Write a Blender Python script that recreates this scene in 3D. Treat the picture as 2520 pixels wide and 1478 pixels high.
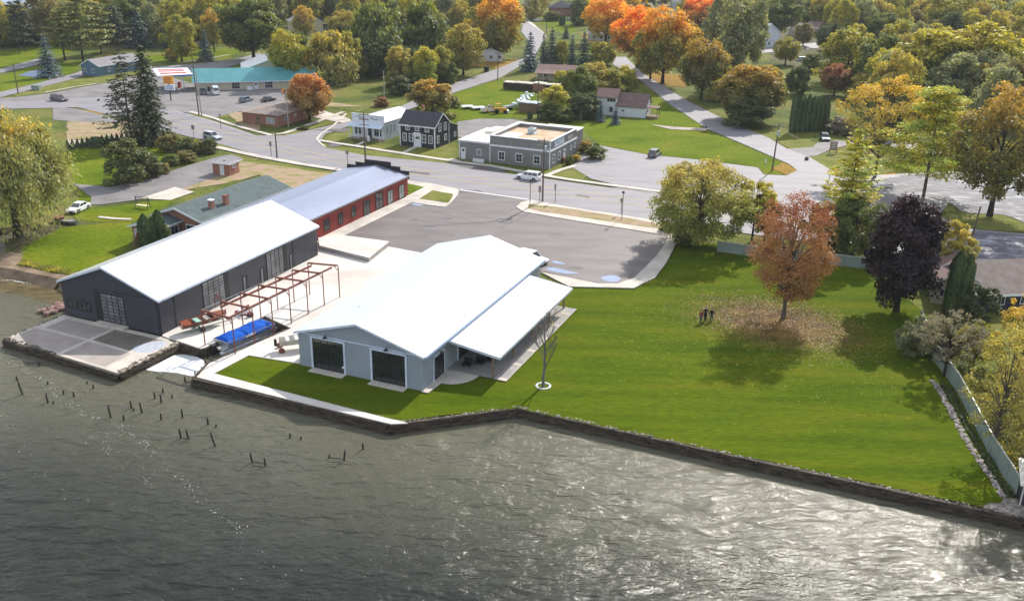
import bpy, bmesh, math, random
import numpy as np
from mathutils import Vector
rad=math.radians
for o in list(bpy.data.objects): bpy.data.objects.remove(o)
S=bpy.context.scene
COL=S.collection
# ---------------------------------------------------------------- survey of the site
# positions were measured on the photograph (2520 px wide) and turned into metres on the
# level ground, with the drone 44.5 m up, looking along +Y
CAMH=44.5; FPX=3543.0/1.5238; PITCH=rad(21.468); ROLL=rad(.98); AZ=22.63
_F=np.array([0,math.cos(PITCH),-math.sin(PITCH)]);_R0=np.array([1,0,0.]);_U0=np.cross(_R0,_F)
_R=math.cos(ROLL)*_R0+math.sin(ROLL)*_U0;_U=-math.sin(ROLL)*_R0+math.cos(ROLL)*_U0
def G(u,v,z=0.0):
    d=_F*FPX+_R*(u-1260)-_U*(v-739)
    p=np.array([0,0,CAMH])+d*((CAMH-z)/-d[2])
    return Vector((float(p[0]),float(p[1]),float(z)))
def rows(X):
    Q=np.array(X,float)-[0,0,CAMH]; return 1260+(Q@_R)/(Q@_F)*FPX,739-(Q@_U)/(Q@_F)*FPX
def height(b,vt):
    X=G(*b); lo,hi=0.,45.
    for _ in range(40):
        m=(lo+hi)/2
        if rows((X.x,X.y,m))[1]>vt: lo=m
        else: hi=m
    return lo
def mpp(b):  # metres per photo pixel at a ground point
    X=G(*b); return (X-Vector((0,0,CAMH))).length/FPX
# ---------------------------------------------------------------- materials
M={}
def new(name):
    m=bpy.data.materials.new(name); m.use_nodes=True; nt=m.node_tree
    for n in list(nt.nodes): nt.nodes.remove(n)
    return m,nt,nt.nodes.new('ShaderNodeOutputMaterial')
def N(nt,t,**k):
    n=nt.nodes.new('ShaderNode'+t)
    for a,b in k.items():
        if a in n.inputs.keys() if isinstance(a,str) else False: n.inputs[a].default_value=b
        else: setattr(n,a,b)
    return n
def c4(c): return (c[0],c[1],c[2],1)
def scl(c,k): return tuple(min(1,x*k) for x in c)
def mat(name,cols,scale=1.0,rough=.7,bump=0,bscale=None,metal=0,spec=.4,detail=6,stretch=None,
        pat=None,pscale=1,fine=.15,rng=(.3,.7),coat=0,mortar=None,pb=.4,ior=None,distort=0,fscale=9):
    """noise-driven procedural surface; cols one or several colours mixed by noise"""
    if not isinstance(cols,list): cols=[scl(cols,.88),scl(cols,1.1)]
    m,nt,out=new(name); L=nt.links.new
    b=N(nt,'BsdfPrincipled'); b.inputs['Roughness'].default_value=rough; b.inputs['Metallic'].default_value=metal
    b.inputs['Specular IOR Level'].default_value=spec; b.inputs['Coat Weight'].default_value=coat
    if ior: b.inputs['IOR'].default_value=ior
    tc=N(nt,'TexCoord'); vec=tc.outputs['Object']
    if stretch:
        mp=N(nt,'Mapping'); mp.inputs['Scale'].default_value=stretch[:3]
        if len(stretch)>3: mp.inputs['Rotation'].default_value=(0,0,rad(stretch[3]))
        L(vec,mp.inputs[0]); vec2=mp.outputs[0]
    else: vec2=vec
    n1=N(nt,'TexNoise'); n1.inputs['Scale'].default_value=scale; n1.inputs['Detail'].default_value=detail; n1.inputs['Distortion'].default_value=distort
    L(vec2,n1.inputs['Vector'])
    cr=N(nt,'ValToRGB'); e=cr.color_ramp.elements
    for i,c in enumerate(cols):
        p=rng[0]+(rng[1]-rng[0])*i/(len(cols)-1)
        el=e[i] if i<2 else e.new(p)
        el.position=p; el.color=c4(c)
    for i,c in enumerate(cols):
        p=rng[0]+(rng[1]-rng[0])*i/(len(cols)-1); e[i].position=p; e[i].color=c4(c)
    L(n1.outputs['Fac'],cr.inputs[0]); col=cr.outputs[0]
    hsrc=None
    if pat:
        sx=N(nt,'SeparateXYZ'); L(vec,sx.inputs[0])
        ad=N(nt,'Math',operation='ADD'); L(sx.outputs[0],ad.inputs[0]); L(sx.outputs[1],ad.inputs[1])
        cb=N(nt,'CombineXYZ')
        if pat=='brick':
            L(ad.outputs[0],cb.inputs[0]); L(sx.outputs[2],cb.inputs[1])
            br=N(nt,'TexBrick'); br.inputs['Scale'].default_value=pscale; br.inputs['Mortar Size'].default_value=.012
            br.inputs['Brick Width'].default_value=.24; br.inputs['Row Height'].default_value=.08
            br.inputs['Color1'].default_value=c4(cols[0]); br.inputs['Color2'].default_value=c4(cols[-1])
            br.inputs['Mortar'].default_value=c4(mortar or scl(cols[0],1.6)); L(cb.outputs[0],br.inputs['Vector'])
            mx=N(nt,'MixRGB',blend_type='MIX'); mx.inputs[0].default_value=.65; L(col,mx.inputs[1]); L(br.outputs[0],mx.inputs[2]); col=mx.outputs[0]
        else:
            src={'ribs':ad.outputs[0],'lap':sx.outputs[2],'seamx':sx.outputs[0],'seamy':sx.outputs[1]}[pat]
            mu=N(nt,'Math',operation='MULTIPLY'); mu.inputs[1].default_value=1/pscale; L(src,mu.inputs[0])
            fr=N(nt,'Math',operation='FRACT'); L(mu.outputs[0],fr.inputs[0])
            if pat=='lap': hsrc=fr.outputs[0]
            else:
                gt=N(nt,'Math',operation='LESS_THAN'); gt.inputs[1].default_value=.18; L(fr.outputs[0],gt.inputs[0]); hsrc=gt.outputs[0]
            mx=N(nt,'MixRGB',blend_type='MULTIPLY'); mx.inputs[0].default_value=pb*.35
            cr2=N(nt,'ValToRGB'); cr2.color_ramp.elements[0].color=(1,1,1,1); cr2.color_ramp.elements[1].color=(.45,.45,.47,1)
            if pat=='lap': cr2.color_ramp.elements[0].position=.8
            L(hsrc,cr2.inputs[0]); L(col,mx.inputs[1]); L(cr2.outputs[0],mx.inputs[2]); col=mx.outputs[0]
    if fine:
        n2=N(nt,'TexNoise'); n2.inputs['Scale'].default_value=scale*fscale; n2.inputs['Detail'].default_value=4; L(vec2,n2.inputs['Vector'])
        mr=N(nt,'MapRange'); mr.inputs[1].default_value=.25; mr.inputs[2].default_value=.75; mr.inputs[3].default_value=1-fine; mr.inputs[4].default_value=1+fine
        L(n2.outputs['Fac'],mr.inputs[0])
        vm=N(nt,'VectorMath',operation='SCALE'); L(col,vm.inputs[0]); L(mr.outputs[0],vm.inputs['Scale']); col=vm.outputs[0]
    L(col,b.inputs['Base Color'])
    if bump or hsrc is not None:
        bp=N(nt,'Bump'); bp.inputs['Distance'].default_value=.05 if not bump else abs(bump); bp.inputs['Strength'].default_value=pb if (hsrc is not None and not bump) else .7
        if hsrc is not None and not bump: L(hsrc,bp.inputs['Height'])
        else:
            n3=N(nt,'TexNoise'); n3.inputs['Scale'].default_value=bscale or scale*6; n3.inputs['Detail'].default_value=5; L(vec2,n3.inputs['Vector']); L(n3.outputs['Fac'],bp.inputs['Height'])
        L(bp.outputs[0],b.inputs['Normal'])
    L(b.outputs[0],out.inputs[0]); M[name]=m; return m
FB=2.2
def foliage(name,base,top=None,accent=None,trans=.48,var=.35,tb=.55,csc=.35,z0=None):
    """leaf material: leaf-to-leaf variation, clumps of a second colour, a turning colour over the crown top"""
    m,nt,out=new(name); L=nt.links.new
    at=N(nt,'Attribute'); at.attribute_name='rnd'
    tc=N(nt,'TexCoord')
    n1=N(nt,'TexNoise'); n1.inputs['Scale'].default_value=csc; n1.inputs['Detail'].default_value=3; L(tc.outputs['Object'],n1.inputs['Vector'])
    col=None
    mx=N(nt,'MixRGB'); mx.inputs[1].default_value=c4(base); mx.inputs[2].default_value=c4(accent or scl(base,1.5))
    r1=N(nt,'MapRange'); r1.inputs[1].default_value=.42; r1.inputs[2].default_value=.6; L(n1.outputs['Fac'],r1.inputs[0]); L(r1.outputs[0],mx.inputs[0]); col=mx.outputs[0]
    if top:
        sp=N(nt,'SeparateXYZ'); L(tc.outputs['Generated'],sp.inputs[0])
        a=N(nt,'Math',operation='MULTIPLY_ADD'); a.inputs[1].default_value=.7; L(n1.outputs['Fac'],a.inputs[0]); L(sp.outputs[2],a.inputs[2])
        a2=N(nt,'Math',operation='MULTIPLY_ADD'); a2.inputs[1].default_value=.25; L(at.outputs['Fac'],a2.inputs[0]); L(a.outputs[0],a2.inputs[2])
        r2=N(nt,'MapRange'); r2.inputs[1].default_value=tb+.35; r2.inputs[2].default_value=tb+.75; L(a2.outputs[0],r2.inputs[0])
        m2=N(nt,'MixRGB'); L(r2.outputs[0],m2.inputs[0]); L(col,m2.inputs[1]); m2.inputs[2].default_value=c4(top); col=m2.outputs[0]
    mr=N(nt,'MapRange'); mr.inputs[3].default_value=1-var; mr.inputs[4].default_value=1+var; L(at.outputs['Fac'],mr.inputs[0])
    vm=N(nt,'VectorMath',operation='SCALE'); L(col,vm.inputs[0]); L(mr.outputs[0],vm.inputs['Scale']); col=vm.outputs[0]
    ml=N(nt,'VectorMath',operation='SCALE');ml.inputs['Scale'].default_value=FB if name not in('f_purple','leaf_tan','leaf_gold') else 1; L(col,ml.inputs[0]); col=ml.outputs[0]
    d=N(nt,'BsdfDiffuse'); L(col,d.inputs[0])
    t=N(nt,'BsdfTranslucent'); vt=N(nt,'VectorMath',operation='MULTIPLY'); vt.inputs[1].default_value=(1.25,1.15,.7); L(col,vt.inputs[0]); L(vt.outputs[0],t.inputs[0])
    g=N(nt,'BsdfGlossy'); g.inputs['Roughness'].default_value=.5; g.inputs[0].default_value=(1,1,1,1)
    ms=N(nt,'MixShader'); ms.inputs[0].default_value=trans; L(d.outputs[0],ms.inputs[1]); L(t.outputs[0],ms.inputs[2])
    m3=N(nt,'MixShader'); m3.inputs[0].default_value=.035; L(ms.outputs[0],m3.inputs[1]); L(g.outputs[0],m3.inputs[2])
    L(m3.outputs[0],out.inputs[0]); M[name]=m; return m
# ---------------------------------------------------------------- mesh building
class MB:
    def __init__(s): s.v=[];s.f=[]
    def add(s,vs,fs):
        k=len(s.v); s.v+= [tuple(p) for p in vs]; s.f+=[tuple(i+k for i in f) for f in fs]; return s
    def box(s,x0,x1,y0,y1,z0,z1):
        return s.add([(x0,y0,z0),(x1,y0,z0),(x1,y1,z0),(x0,y1,z0),(x0,y0,z1),(x1,y0,z1),(x1,y1,z1),(x0,y1,z1)],
              [(0,3,2,1),(4,5,6,7),(0,1,5,4),(1,2,6,5),(2,3,7,6),(3,0,4,7)])
    def ex(s,pts,vec):
        n=len(pts); v=Vector(vec); a=[Vector(p) for p in pts]
        return s.add(a+[p+v for p in a],[tuple(range(n))[::-1],tuple(range(n,2*n))]+[(i,(i+1)%n,n+(i+1)%n,n+i) for i in range(n)])
    def poly(s,pts): return s.add(pts,[tuple(range(len(pts)))])
    def tube(s,p0,p1,r0,r1=None,n=6,cap=True):
        r1=r0 if r1 is None else r1; a=Vector(p0);b=Vector(p1);d=(b-a).normalized()
        x=d.orthogonal().normalized();y=d.cross(x);k=len(s.v)
        for c,r in((a,r0),(b,r1)):
            for i in range(n):
                t=2*math.pi*i/n; s.v.append(tuple(c+x*math.cos(t)*r+y*math.sin(t)*r))
        s.f+=[(k+i,k+(i+1)%n,k+n+(i+1)%n,k+n+i) for i in range(n)]
        if cap: s.f+=[tuple(k+i for i in range(n))[::-1],tuple(k+n+i for i in range(n))]
        return s
    def ball(s,c,r,n=8,sq=(1,1,1)):
        vs=[];m=n//2
        for j in range(1,m):
            for i in range(n):
                a=2*math.pi*i/n;b=math.pi*j/m
                vs.append((c[0]+r*sq[0]*math.sin(b)*math.cos(a),c[1]+r*sq[1]*math.sin(b)*math.sin(a),c[2]+r*sq[2]*math.cos(b)))
        fs=[(j*n+i,(j+1)*n+i,(j+1)*n+(i+1)%n,j*n+(i+1)%n) for j in range(m-2) for i in range(n)]
        t=len(vs);vs+= [(c[0],c[1],c[2]+r*sq[2]),(c[0],c[1],c[2]-r*sq[2])]
        fs+=[(t,i,(i+1)%n) for i in range(n)]+[(t+1,(m-2)*n+(i+1)%n,(m-2)*n+i) for i in range(n)]
        return s.add(vs,fs)
    def build(s,name,m,parent=None,smooth=False,bevel=0):
        me=bpy.data.meshes.new(name); me.from_pydata(s.v,[],s.f)
        bm=bmesh.new(); bm.from_mesh(me); bmesh.ops.recalc_face_normals(bm,faces=bm.faces); bm.to_mesh(me); bm.free()
        if smooth: me.polygons.foreach_set('use_smooth',[True]*len(me.polygons))
        me.materials.append(M[m] if isinstance(m,str) else m)
        o=bpy.data.objects.new(name,me); COL.objects.link(o)
        if parent: o.parent=parent
        if bevel:
            b=o.modifiers.new('b','BEVEL'); b.width=bevel; b.segments=2; b.limit_method='ANGLE'
        return o
def tag(o,label=None,cat=None,group=None,kind=None):
    for k,v in (('label',label),('category',cat),('group',group),('kind',kind)):
        if v: o[k]=v
    return o
def root(name,label,cat,loc,az=0,group=None):
    o=bpy.data.objects.new(name,None); COL.objects.link(o); o.location=loc; o.rotation_euler=(0,0,-rad(az)); o.empty_display_size=.5
    return tag(o,label,cat,group)
def copytree(o,parent=None):
    c=o.copy(); COL.objects.link(c)
    if parent: c.parent=parent
    for ch in o.children: copytree(ch,c)
    return c
def curve(pts,k=6):
    """closed Catmull-Rom through (u,v) points; a point with a third value is a sharp corner"""
    out=[];n=len(pts)
    for i in range(n):
        p0,p1,p2,p3=[pts[(i+j-1)%n] for j in range(4)]
        if len(p1)>2 or len(p2)>2:
            out.append(p1[:2]); continue
        for t in range(k):
            t/=k
            out.append(tuple(.5*((2*p1[a])+(-p0[a]+p2[a])*t+(2*p0[a]-5*p1[a]+4*p2[a]-p3[a])*t*t+(-p0[a]+3*p1[a]-3*p2[a]+p3[a])*t**3) for a in(0,1)))
    return out
def ragged(pts,amp,step,seed=0):
    """world-space outline with an uneven edge, for grass and soil boundaries"""
    r=random.Random(seed);out=[];n=len(pts)
    for i in range(n):
        a=pts[i];b=pts[(i+1)%n];L=(b-a).length;k=min(60,max(1,int(L/step)))
        if L>400:k=1
        nx=Vector((-(b-a).y,(b-a).x,0)).normalized() if L>0 else Vector((0,0,0))
        for j in range(k):
            p=a+(b-a)*(j/k)
            out.append(p+nx*r.uniform(-amp,amp)*(1 if j else .3))
    return out
def sheet(name,m,z,polys,kind='structure',thick=0,rag=0,step=1.0,smooth=0,**kw):
    mb=MB();z0=z
    for i,p in enumerate(polys):
        if smooth: p=curve(p,smooth)
        z=z0+i*.0015
        w=[G(q[0],q[1],z) if len(q)<3 else Vector((q[0],q[1],z)) for q in p]
        if rag: w=ragged(w,rag,step,i)
        if thick: mb.ex([(q.x,q.y,z-thick) for q in w],(0,0,thick))
        else: mb.poly(w)
    o=mb.build(name,m); o['kind']=kind
    for k,v in kw.items(): o[k]=v
    return o
def strip(pts,w,z=0):
    """closed outline of a band of width w (m) along photo points"""
    P=[G(*p,z) for p in pts];l=[];r=[]
    for i,p in enumerate(P):
        d=((P[min(i+1,len(P)-1)]-P[max(i-1,0)])).normalized();n=Vector((-d.y,d.x,0))
        l.append(p+n*w/2);r.append(p-n*w/2)
    return [(q.x,q.y,0) for q in l+r[::-1]]
# ================================================================ materials of the place
mat('stain_soft',[(.09,.078,.076),(.12,.105,.1)],scale=2,rough=.6)
mat('rock_border',[(.14,.12,.115),(.3,.26,.25),(.42,.38,.36)],scale=2,rough=.95,fine=.3,bump=.05)
mat('stain',(.1,.09,.09),rough=.7)
mat('grass_wild',[(.05,.065,.018),(.085,.11,.02),(.14,.15,.03),(.17,.14,.05)],scale=.07,rough=.95,fine=.35,spec=.1,bump=.12,bscale=1.5,fscale=14)
mat('lawn',[(.05,.082,.001),(.074,.108,.002),(.104,.12,.004)],scale=.12,rough=.95,fine=.34,spec=.04,bump=.05,bscale=4,stretch=(.55,3.4,1,14),fscale=14)
mat('lawn_bright',[(.075,.115,.003),(.112,.155,.005),(.155,.17,.012)],scale=.1,rough=.95,fine=.3,spec=.05,bump=.05,bscale=3,fscale=14)
mat('grass_verge',[(.10,.12,.02),(.15,.165,.03),(.2,.18,.06)],scale=.3,rough=.95,fine=.3,spec=.1,bump=.05)
mat('leafy_ground',[(.17,.11,.03),(.3,.17,.03),(.13,.15,.02)],scale=.5,rough=.95,fine=.35,spec=.1)
mat('asphalt_lot',[(.1,.083,.08),(.135,.113,.108),(.165,.14,.135)],scale=.15,rough=.62,fine=.08,spec=.5,bump=.01,bscale=20,stretch=(1,3,1,22))
mat('asphalt_road',[(.19,.178,.19),(.228,.214,.228),(.262,.245,.252)],scale=.12,rough=.72,fine=.08,spec=.5,stretch=(1,4,1,23),bump=.01,bscale=15)
mat('asphalt_old',[(.15,.14,.14),(.195,.18,.18),(.25,.225,.215)],scale=.22,rough=.8,fine=.1,spec=.4,bump=.02,bscale=8)
mat('asphalt_wet_glint',[(.10,.10,.115),(.15,.145,.16),(.36,.36,.41)],scale=.22,rough=.75,fine=.1,spec=.3,bump=.05,bscale=1.2,rng=(.35,.68),stretch=(1,2.2,1,0),distort=1)  # pale patches paint the sheen of wet paving into the colour
mat('asphalt_dark',(.11,.1,.095),scale=.4,rough=.8,fine=.1)
mat('gravel',[(.3,.25,.2),(.42,.35,.3),(.5,.43,.38)],scale=.25,rough=.95,fine=.2)
mat('dirt',[(.26,.17,.11),(.36,.25,.17),(.26,.22,.09),(.2,.17,.05)],scale=.25,rough=.95,fine=.25,bump=.05,stretch=(1,2,1,-30))
mat('sand',[(.12,.085,.05),(.2,.14,.09),(.28,.2,.14)],scale=.5,rough=.9,fine=.15,bump=.04)
mat('soil',[(.05,.04,.02),(.09,.075,.025),(.07,.09,.02)],scale=1.2,rough=1,fine=.3,bump=.1)
mat('concrete_new',[(.5,.43,.38),(.61,.56,.51),(.67,.63,.58)],scale=.12,rough=.75,fine=.04,spec=.3)
mat('concrete',[(.42,.38,.34),(.52,.47,.41),(.6,.54,.46)],scale=.3,rough=.85,fine=.08)
mat('concrete_warm',[(.55,.47,.33),(.68,.58,.4),(.72,.65,.5)],scale=.5,rough=.9,fine=.08)
mat('concrete_grey',[(.26,.25,.24),(.38,.36,.34)],scale=.5,rough=.9,fine=.12,bump=.02)
mat('panel_grey',[(.31,.265,.235),(.4,.345,.31)],scale=.5,rough=.8,fine=.1)
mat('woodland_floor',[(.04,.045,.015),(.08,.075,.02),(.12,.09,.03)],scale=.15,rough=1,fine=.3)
mat('joint',(.3,.28,.27),rough=.9)
mat('paint_yellow',(.62,.45,.16),rough=.8,scale=2,fine=.25)
mat('paint_white',(.68,.67,.66),rough=.8,scale=2,fine=.2)
mat('tar',(.07,.065,.065),rough=.8)
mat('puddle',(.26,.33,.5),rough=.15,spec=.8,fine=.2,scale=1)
mat('rock_pale',[(.12,.105,.085),(.24,.21,.18),(.38,.34,.28)],scale=2,rough=.95,fine=.3,bump=.05)
mat('rock_dark',[(.05,.045,.04),(.12,.1,.08),(.22,.19,.15)],scale=1.5,rough=.95,fine=.3,bump=.05)
mat('rock_red',[(.12,.06,.045),(.25,.15,.12),(.35,.28,.25)],scale=2,rough=.95,fine=.3)
mat('timber_dark',[(.022,.016,.011),(.06,.045,.03),(.11,.085,.055)],scale=1,rough=.85,fine=.35,stretch=(1,1,4),bump=.04)
mat('timber',[(.16,.11,.07),(.3,.22,.15)],scale=2,rough=.9,fine=.3)
mat('pile_wood',[(.012,.01,.009),(.035,.028,.022)],scale=3,rough=.7,fine=.3)
mat('foam',[(.6,.62,.64),(.85,.86,.88)],scale=1.5,rough=.6,fine=.1,bump=.1,bscale=3)
mat('bark_grey',[(.07,.06,.05),(.13,.11,.09)],scale=3,rough=.95,fine=.3,stretch=(3,3,.6))
mat('bark_dark',[(.022,.018,.014),(.05,.04,.03)],scale=3,rough=.95,fine=.3,stretch=(3,3,.6))
# water: dark olive body under a wind-ruffled surface
def water_mat(name,body,rough,shore_tone=None):
    m,nt,out=new(name);L=nt.links.new
    b=N(nt,'BsdfPrincipled'); b.inputs['Roughness'].default_value=rough; b.inputs['IOR'].default_value=1.33; b.inputs['Specular IOR Level'].default_value=.5
    tc=N(nt,'TexCoord')
    def ns(scale,st,rot,detail,dist=0):
        mp=N(nt,'Mapping'); mp.inputs['Scale'].default_value=st; mp.inputs['Rotation'].default_value=(0,0,rad(rot)); L(tc.outputs['Object'],mp.inputs[0])
        n=N(nt,'TexNoise'); n.inputs['Scale'].default_value=scale; n.inputs['Detail'].default_value=detail; n.inputs['Distortion'].default_value=dist; L(mp.outputs[0],n.inputs['Vector']); return n.outputs['Fac']
    big=ns(.2,(1,2.4,1),-18,3); mid=ns(.55,(1,2.1,1),-14,5,.5); fin=ns(2.8,(1,1.7,1),-20,4,.3)
    def B(h,dist,st,prev=None):
        bp=N(nt,'Bump'); bp.inputs['Distance'].default_value=dist; bp.inputs['Strength'].default_value=st; L(h,bp.inputs['Height'])
        if prev: L(prev,bp.inputs['Normal'])
        return bp.outputs[0]
    nrm=B(ns(6.5,(1,1.5,1),-25,3),.03,.9,B(fin,.085,.9,B(mid,.36,.85,B(big,.85,.8)))); L(nrm,b.inputs['Normal'])
    cr=N(nt,'ValToRGB'); e=cr.color_ramp.elements; e[0].position=.38; e[0].color=c4(scl(body,.75)); e[1].position=.62; e[1].color=c4(scl(body,1.3)); L(mid,cr.inputs[0])
    big2=ns(.02,(1,1,1),0,3); c2=N(nt,'ValToRGB'); e=c2.color_ramp.elements; e[0].position=.4;e[0].color=(.8,.8,.85,1);e[1].position=.6;e[1].color=(1.15,1.15,1.05,1); L(big2,c2.inputs[0])
    mx=N(nt,'MixRGB',blend_type='MULTIPLY'); mx.inputs[0].default_value=1; L(cr.outputs[0],mx.inputs[1]); L(c2.outputs[0],mx.inputs[2])
    colr=mx.outputs[0]
    if shore_tone:  # paler by the walls, darker outward: a vignette painted into the body colour
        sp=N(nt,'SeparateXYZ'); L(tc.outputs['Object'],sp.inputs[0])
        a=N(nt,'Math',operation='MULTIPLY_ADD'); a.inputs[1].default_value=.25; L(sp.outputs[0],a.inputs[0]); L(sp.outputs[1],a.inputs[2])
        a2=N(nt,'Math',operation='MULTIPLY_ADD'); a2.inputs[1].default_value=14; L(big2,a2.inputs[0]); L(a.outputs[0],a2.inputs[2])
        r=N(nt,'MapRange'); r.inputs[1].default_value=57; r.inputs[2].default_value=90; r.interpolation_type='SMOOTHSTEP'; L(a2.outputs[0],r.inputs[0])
        m4=N(nt,'MixRGB'); L(r.outputs[0],m4.inputs[0]); L(colr,m4.inputs[1]); m4.inputs[2].default_value=c4(shore_tone); colr=m4.outputs[0]
    L(colr,b.inputs['Base Color']); L(b.outputs[0],out.inputs[0]); M[name]=m
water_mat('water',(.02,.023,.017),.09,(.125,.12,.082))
water_mat('water_shallow',(.11,.085,.045),.12)
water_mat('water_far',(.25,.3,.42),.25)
WZ=-.95
# ================================================================ ground, water
land=[(-130,560),(0,563),(58,553),(92,547),(104,558),(77,572),(48,578),(19,592),(12,606),(11,620),(0,640),(-30,654),(20,660),(60,668),(118,680),(150,688),(172,704),(172,776),
      (400,825),(422,835),(495,856),(505,855),(652,778),(718,806),(515,893),(481,928),(962,1041),(1273,1000),(2520,1272),(2760,1326)]
far=[(2500,10,0),(2500,4000,0),(-2500,4000,0),(-2500,170,0)]
W=[G(*p) for p in land]; W=ragged(W[:17],.2,2)[:-6]+W[14:] if 0 else W
g=MB().poly(W+[Vector(p) for p in far]).build('ground','grass_wild'); g['kind']='structure'
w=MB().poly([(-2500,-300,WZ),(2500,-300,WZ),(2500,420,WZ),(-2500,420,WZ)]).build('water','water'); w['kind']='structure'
sheet('shallow_water','water_shallow',WZ+.012,[[(-260,600),(-60,590),(20,600),(60,660),(150,685),(172,700),(172,782),(150,760),(120,745),(40,722),(-100,712)]])
# sloping beach and banks at the cove
mb=MB();P=[G(*p,0) for p in land[:17]]
for i in range(len(P)-1):
    a,b=P[i],P[i+1]; d=(b-a);n=Vector((d.y,-d.x,0)).normalized()
    w_=1.6 if 10<=i<=14 else .8
    mb.add([a,b,b+n*w_+Vector((0,0,WZ-.2)),a+n*w_+Vector((0,0,WZ-.2))],[(0,1,2,3)])
mb.build('beach','sand')['kind']='structure'
sheet('soil_bank','soil',.006,[[(12,592),(50,580),(110,560),(150,545),(240,556),(150,575),(60,600),(52,622),(20,612)]],rag=.3,smooth=4)
sheet('beach_sand','sand',.008,[[(10,622),(52,624),(60,640),(46,652),(76,657),(118,670),(162,676),(170,700),(150,688),(118,680),(60,668),(20,660),(-30,654),(0,640)]],rag=.25,smooth=3)
sheet('lake','water_far',.05,[[(-20,-14),(150,-14),(130,26),(95,42),(60,30),(45,18),(-20,14)],[(395,-20),(450,-20),(440,3),(400,0)],[(610,-20),(720,-20),(700,18),(635,14)],[(160,-20),(330,-20),(250,-6)]],rag=1,step=4)
# lawns
sheet('lawn','lawn',.022,[[(527,918),(612,873),(740,893),(1050,962),(1405,706),(1560,707),(1612,680),(1668,588),(1765,600),(1900,620),(2140,660),(2290,780),(2345,930),(2440,1100),(2484,1232),(2400,1242),(1275,1004),(985,1031)]],rag=.08,step=.8)
sheet('lawn_patch','lawn_bright',.024,[
 [(50,655),(60,610),(150,560),(260,548),(322,546),(325,585),(300,625),(230,660),(160,672),(118,667),(76,655)],
 [(180,520),(350,498),(420,492),(440,490),(330,545),(243,545),(190,540)],
 [(165,372),(262,358),(400,345),(500,330),(400,440),(270,455),(190,455),(168,420)],
 [(205,450),(240,465),(222,495),(190,495)],
 [(1010,270),(1124,228),(1230,196),(1270,200),(1330,225),(1310,285),(1200,296),(1120,302),(1100,290)],
 [(1335,296),(1560,292),(1700,300),(1740,318),(1815,352),(1940,407),(1958,420),(1935,430),(1880,428),(1866,411),(1709,391),(1591,379),(1471,356),(1436,318)],
 [(1570,205),(1640,256),(1735,312),(1620,300),(1600,250)],
 [(0,125),(100,108),(240,98),(250,112),(120,140),(60,160),(0,168)],
 [(0,188),(90,160),(200,150),(185,178),(60,212),(0,228)],
 [(350,140),(480,122),(620,120),(560,142),(420,155),(360,150)],
 [(270,95),(480,105),(380,120),(280,115)],
 [(1320,55),(1400,50),(1420,78),(1380,82)],[(1440,95),(1520,100),(1500,125),(1450,130)],
 [(2150,405),(2349,385),(2520,400),(2520,426),(2349,424),(2205,420)]],rag=.25,step=2)
sheet('grass_verge','grass_verge',.048,[
 [(30,228),(100,205),(240,189),(300,180),(300,196),(240,207),(120,228),(40,238)],
 [(400,243),(440,246),(440,256),(395,258)],
 [(450,274),(467,275),(527,292),(500,296)],[(480,276),(560,266),(660,250),(690,250),(620,274),(560,288),(530,290)],
 [(630,326),(665,334),(700,330),(800,300),(830,292),(815,303),(760,320),(705,333),(690,330)],
 [(790,345),(830,325),(865,318),(870,352),(985,366),(1120,352),(1130,392),(1110,396),(1000,377),(870,360),(800,350)],
 [(794,353),(870,364),(1000,381),(1120,400),(1105,402),(897,382),(805,364)],
 [(1320,428),(1409,412),(1454,427),(1434,442),(1345,432)],
 [(1005,452),(1045,462),(1000,484)],[(1033,488),(1066,468),(1117,478),(1105,499)],
 [(535,352),(580,366),(640,380),(840,412),(838,418),(630,385),(532,366)],
 [(560,392),(640,392),(830,424),(790,437),(600,402)],
 [(1770,290),(1890,330),(2010,330),(1990,352),(1900,345),(1785,295)],
 [(1893,341),(1990,345),(2045,365),(2095,360),(2045,365),(2010,383),(1960,372)],
 [(1990,386),(2050,378),(2160,398),(2205,420),(2155,432),(2145,452),(2060,440),(2010,408)],
 [(2308,500),(2377,523),(2468,528),(2520,547),(2520,570),(2432,566),(2357,554),(2330,530)],
 [(2400,640),(2520,648),(2520,670),(2300,662),(2300,640)],
 [(815,262),(900,268),(1000,250),(1100,212),(1130,190),(1250,140),(1260,150),(1112,204),(1000,258),(930,262),(880,275)]],rag=.2,step=1.5)
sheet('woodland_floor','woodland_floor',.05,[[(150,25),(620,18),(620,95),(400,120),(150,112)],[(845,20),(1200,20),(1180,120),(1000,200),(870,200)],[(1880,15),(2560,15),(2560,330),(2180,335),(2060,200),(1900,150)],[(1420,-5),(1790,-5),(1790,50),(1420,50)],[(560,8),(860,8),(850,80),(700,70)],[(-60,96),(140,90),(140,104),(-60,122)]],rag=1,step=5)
sheet('meadow_grass','grass_wild',.074,[[(740,225),(900,180),(1130,190),(1100,205),(945,258),(870,272),(815,258),(760,240)]],rag=.5,step=3)
sheet('dirt','dirt',.078,[
 [(430,470),(520,420),(600,398),(700,410),(836,432),(800,450),(690,487),(640,430),(560,450)],
 [(556,276),(640,252),(700,250),(640,300),(640,322),(600,312)],
 [(1300,504),(1330,503),(1420,514),(1530,533),(1600,545),(1630,560),(1640,566),(1560,560),(1420,532),(1310,514)],
 [(165,300),(240,290),(330,300),(365,320),(300,335),(165,345)],
 [(960,262),(815,262),(745,258),(800,250),(900,262)]],rag=.3,step=1.5)
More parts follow.
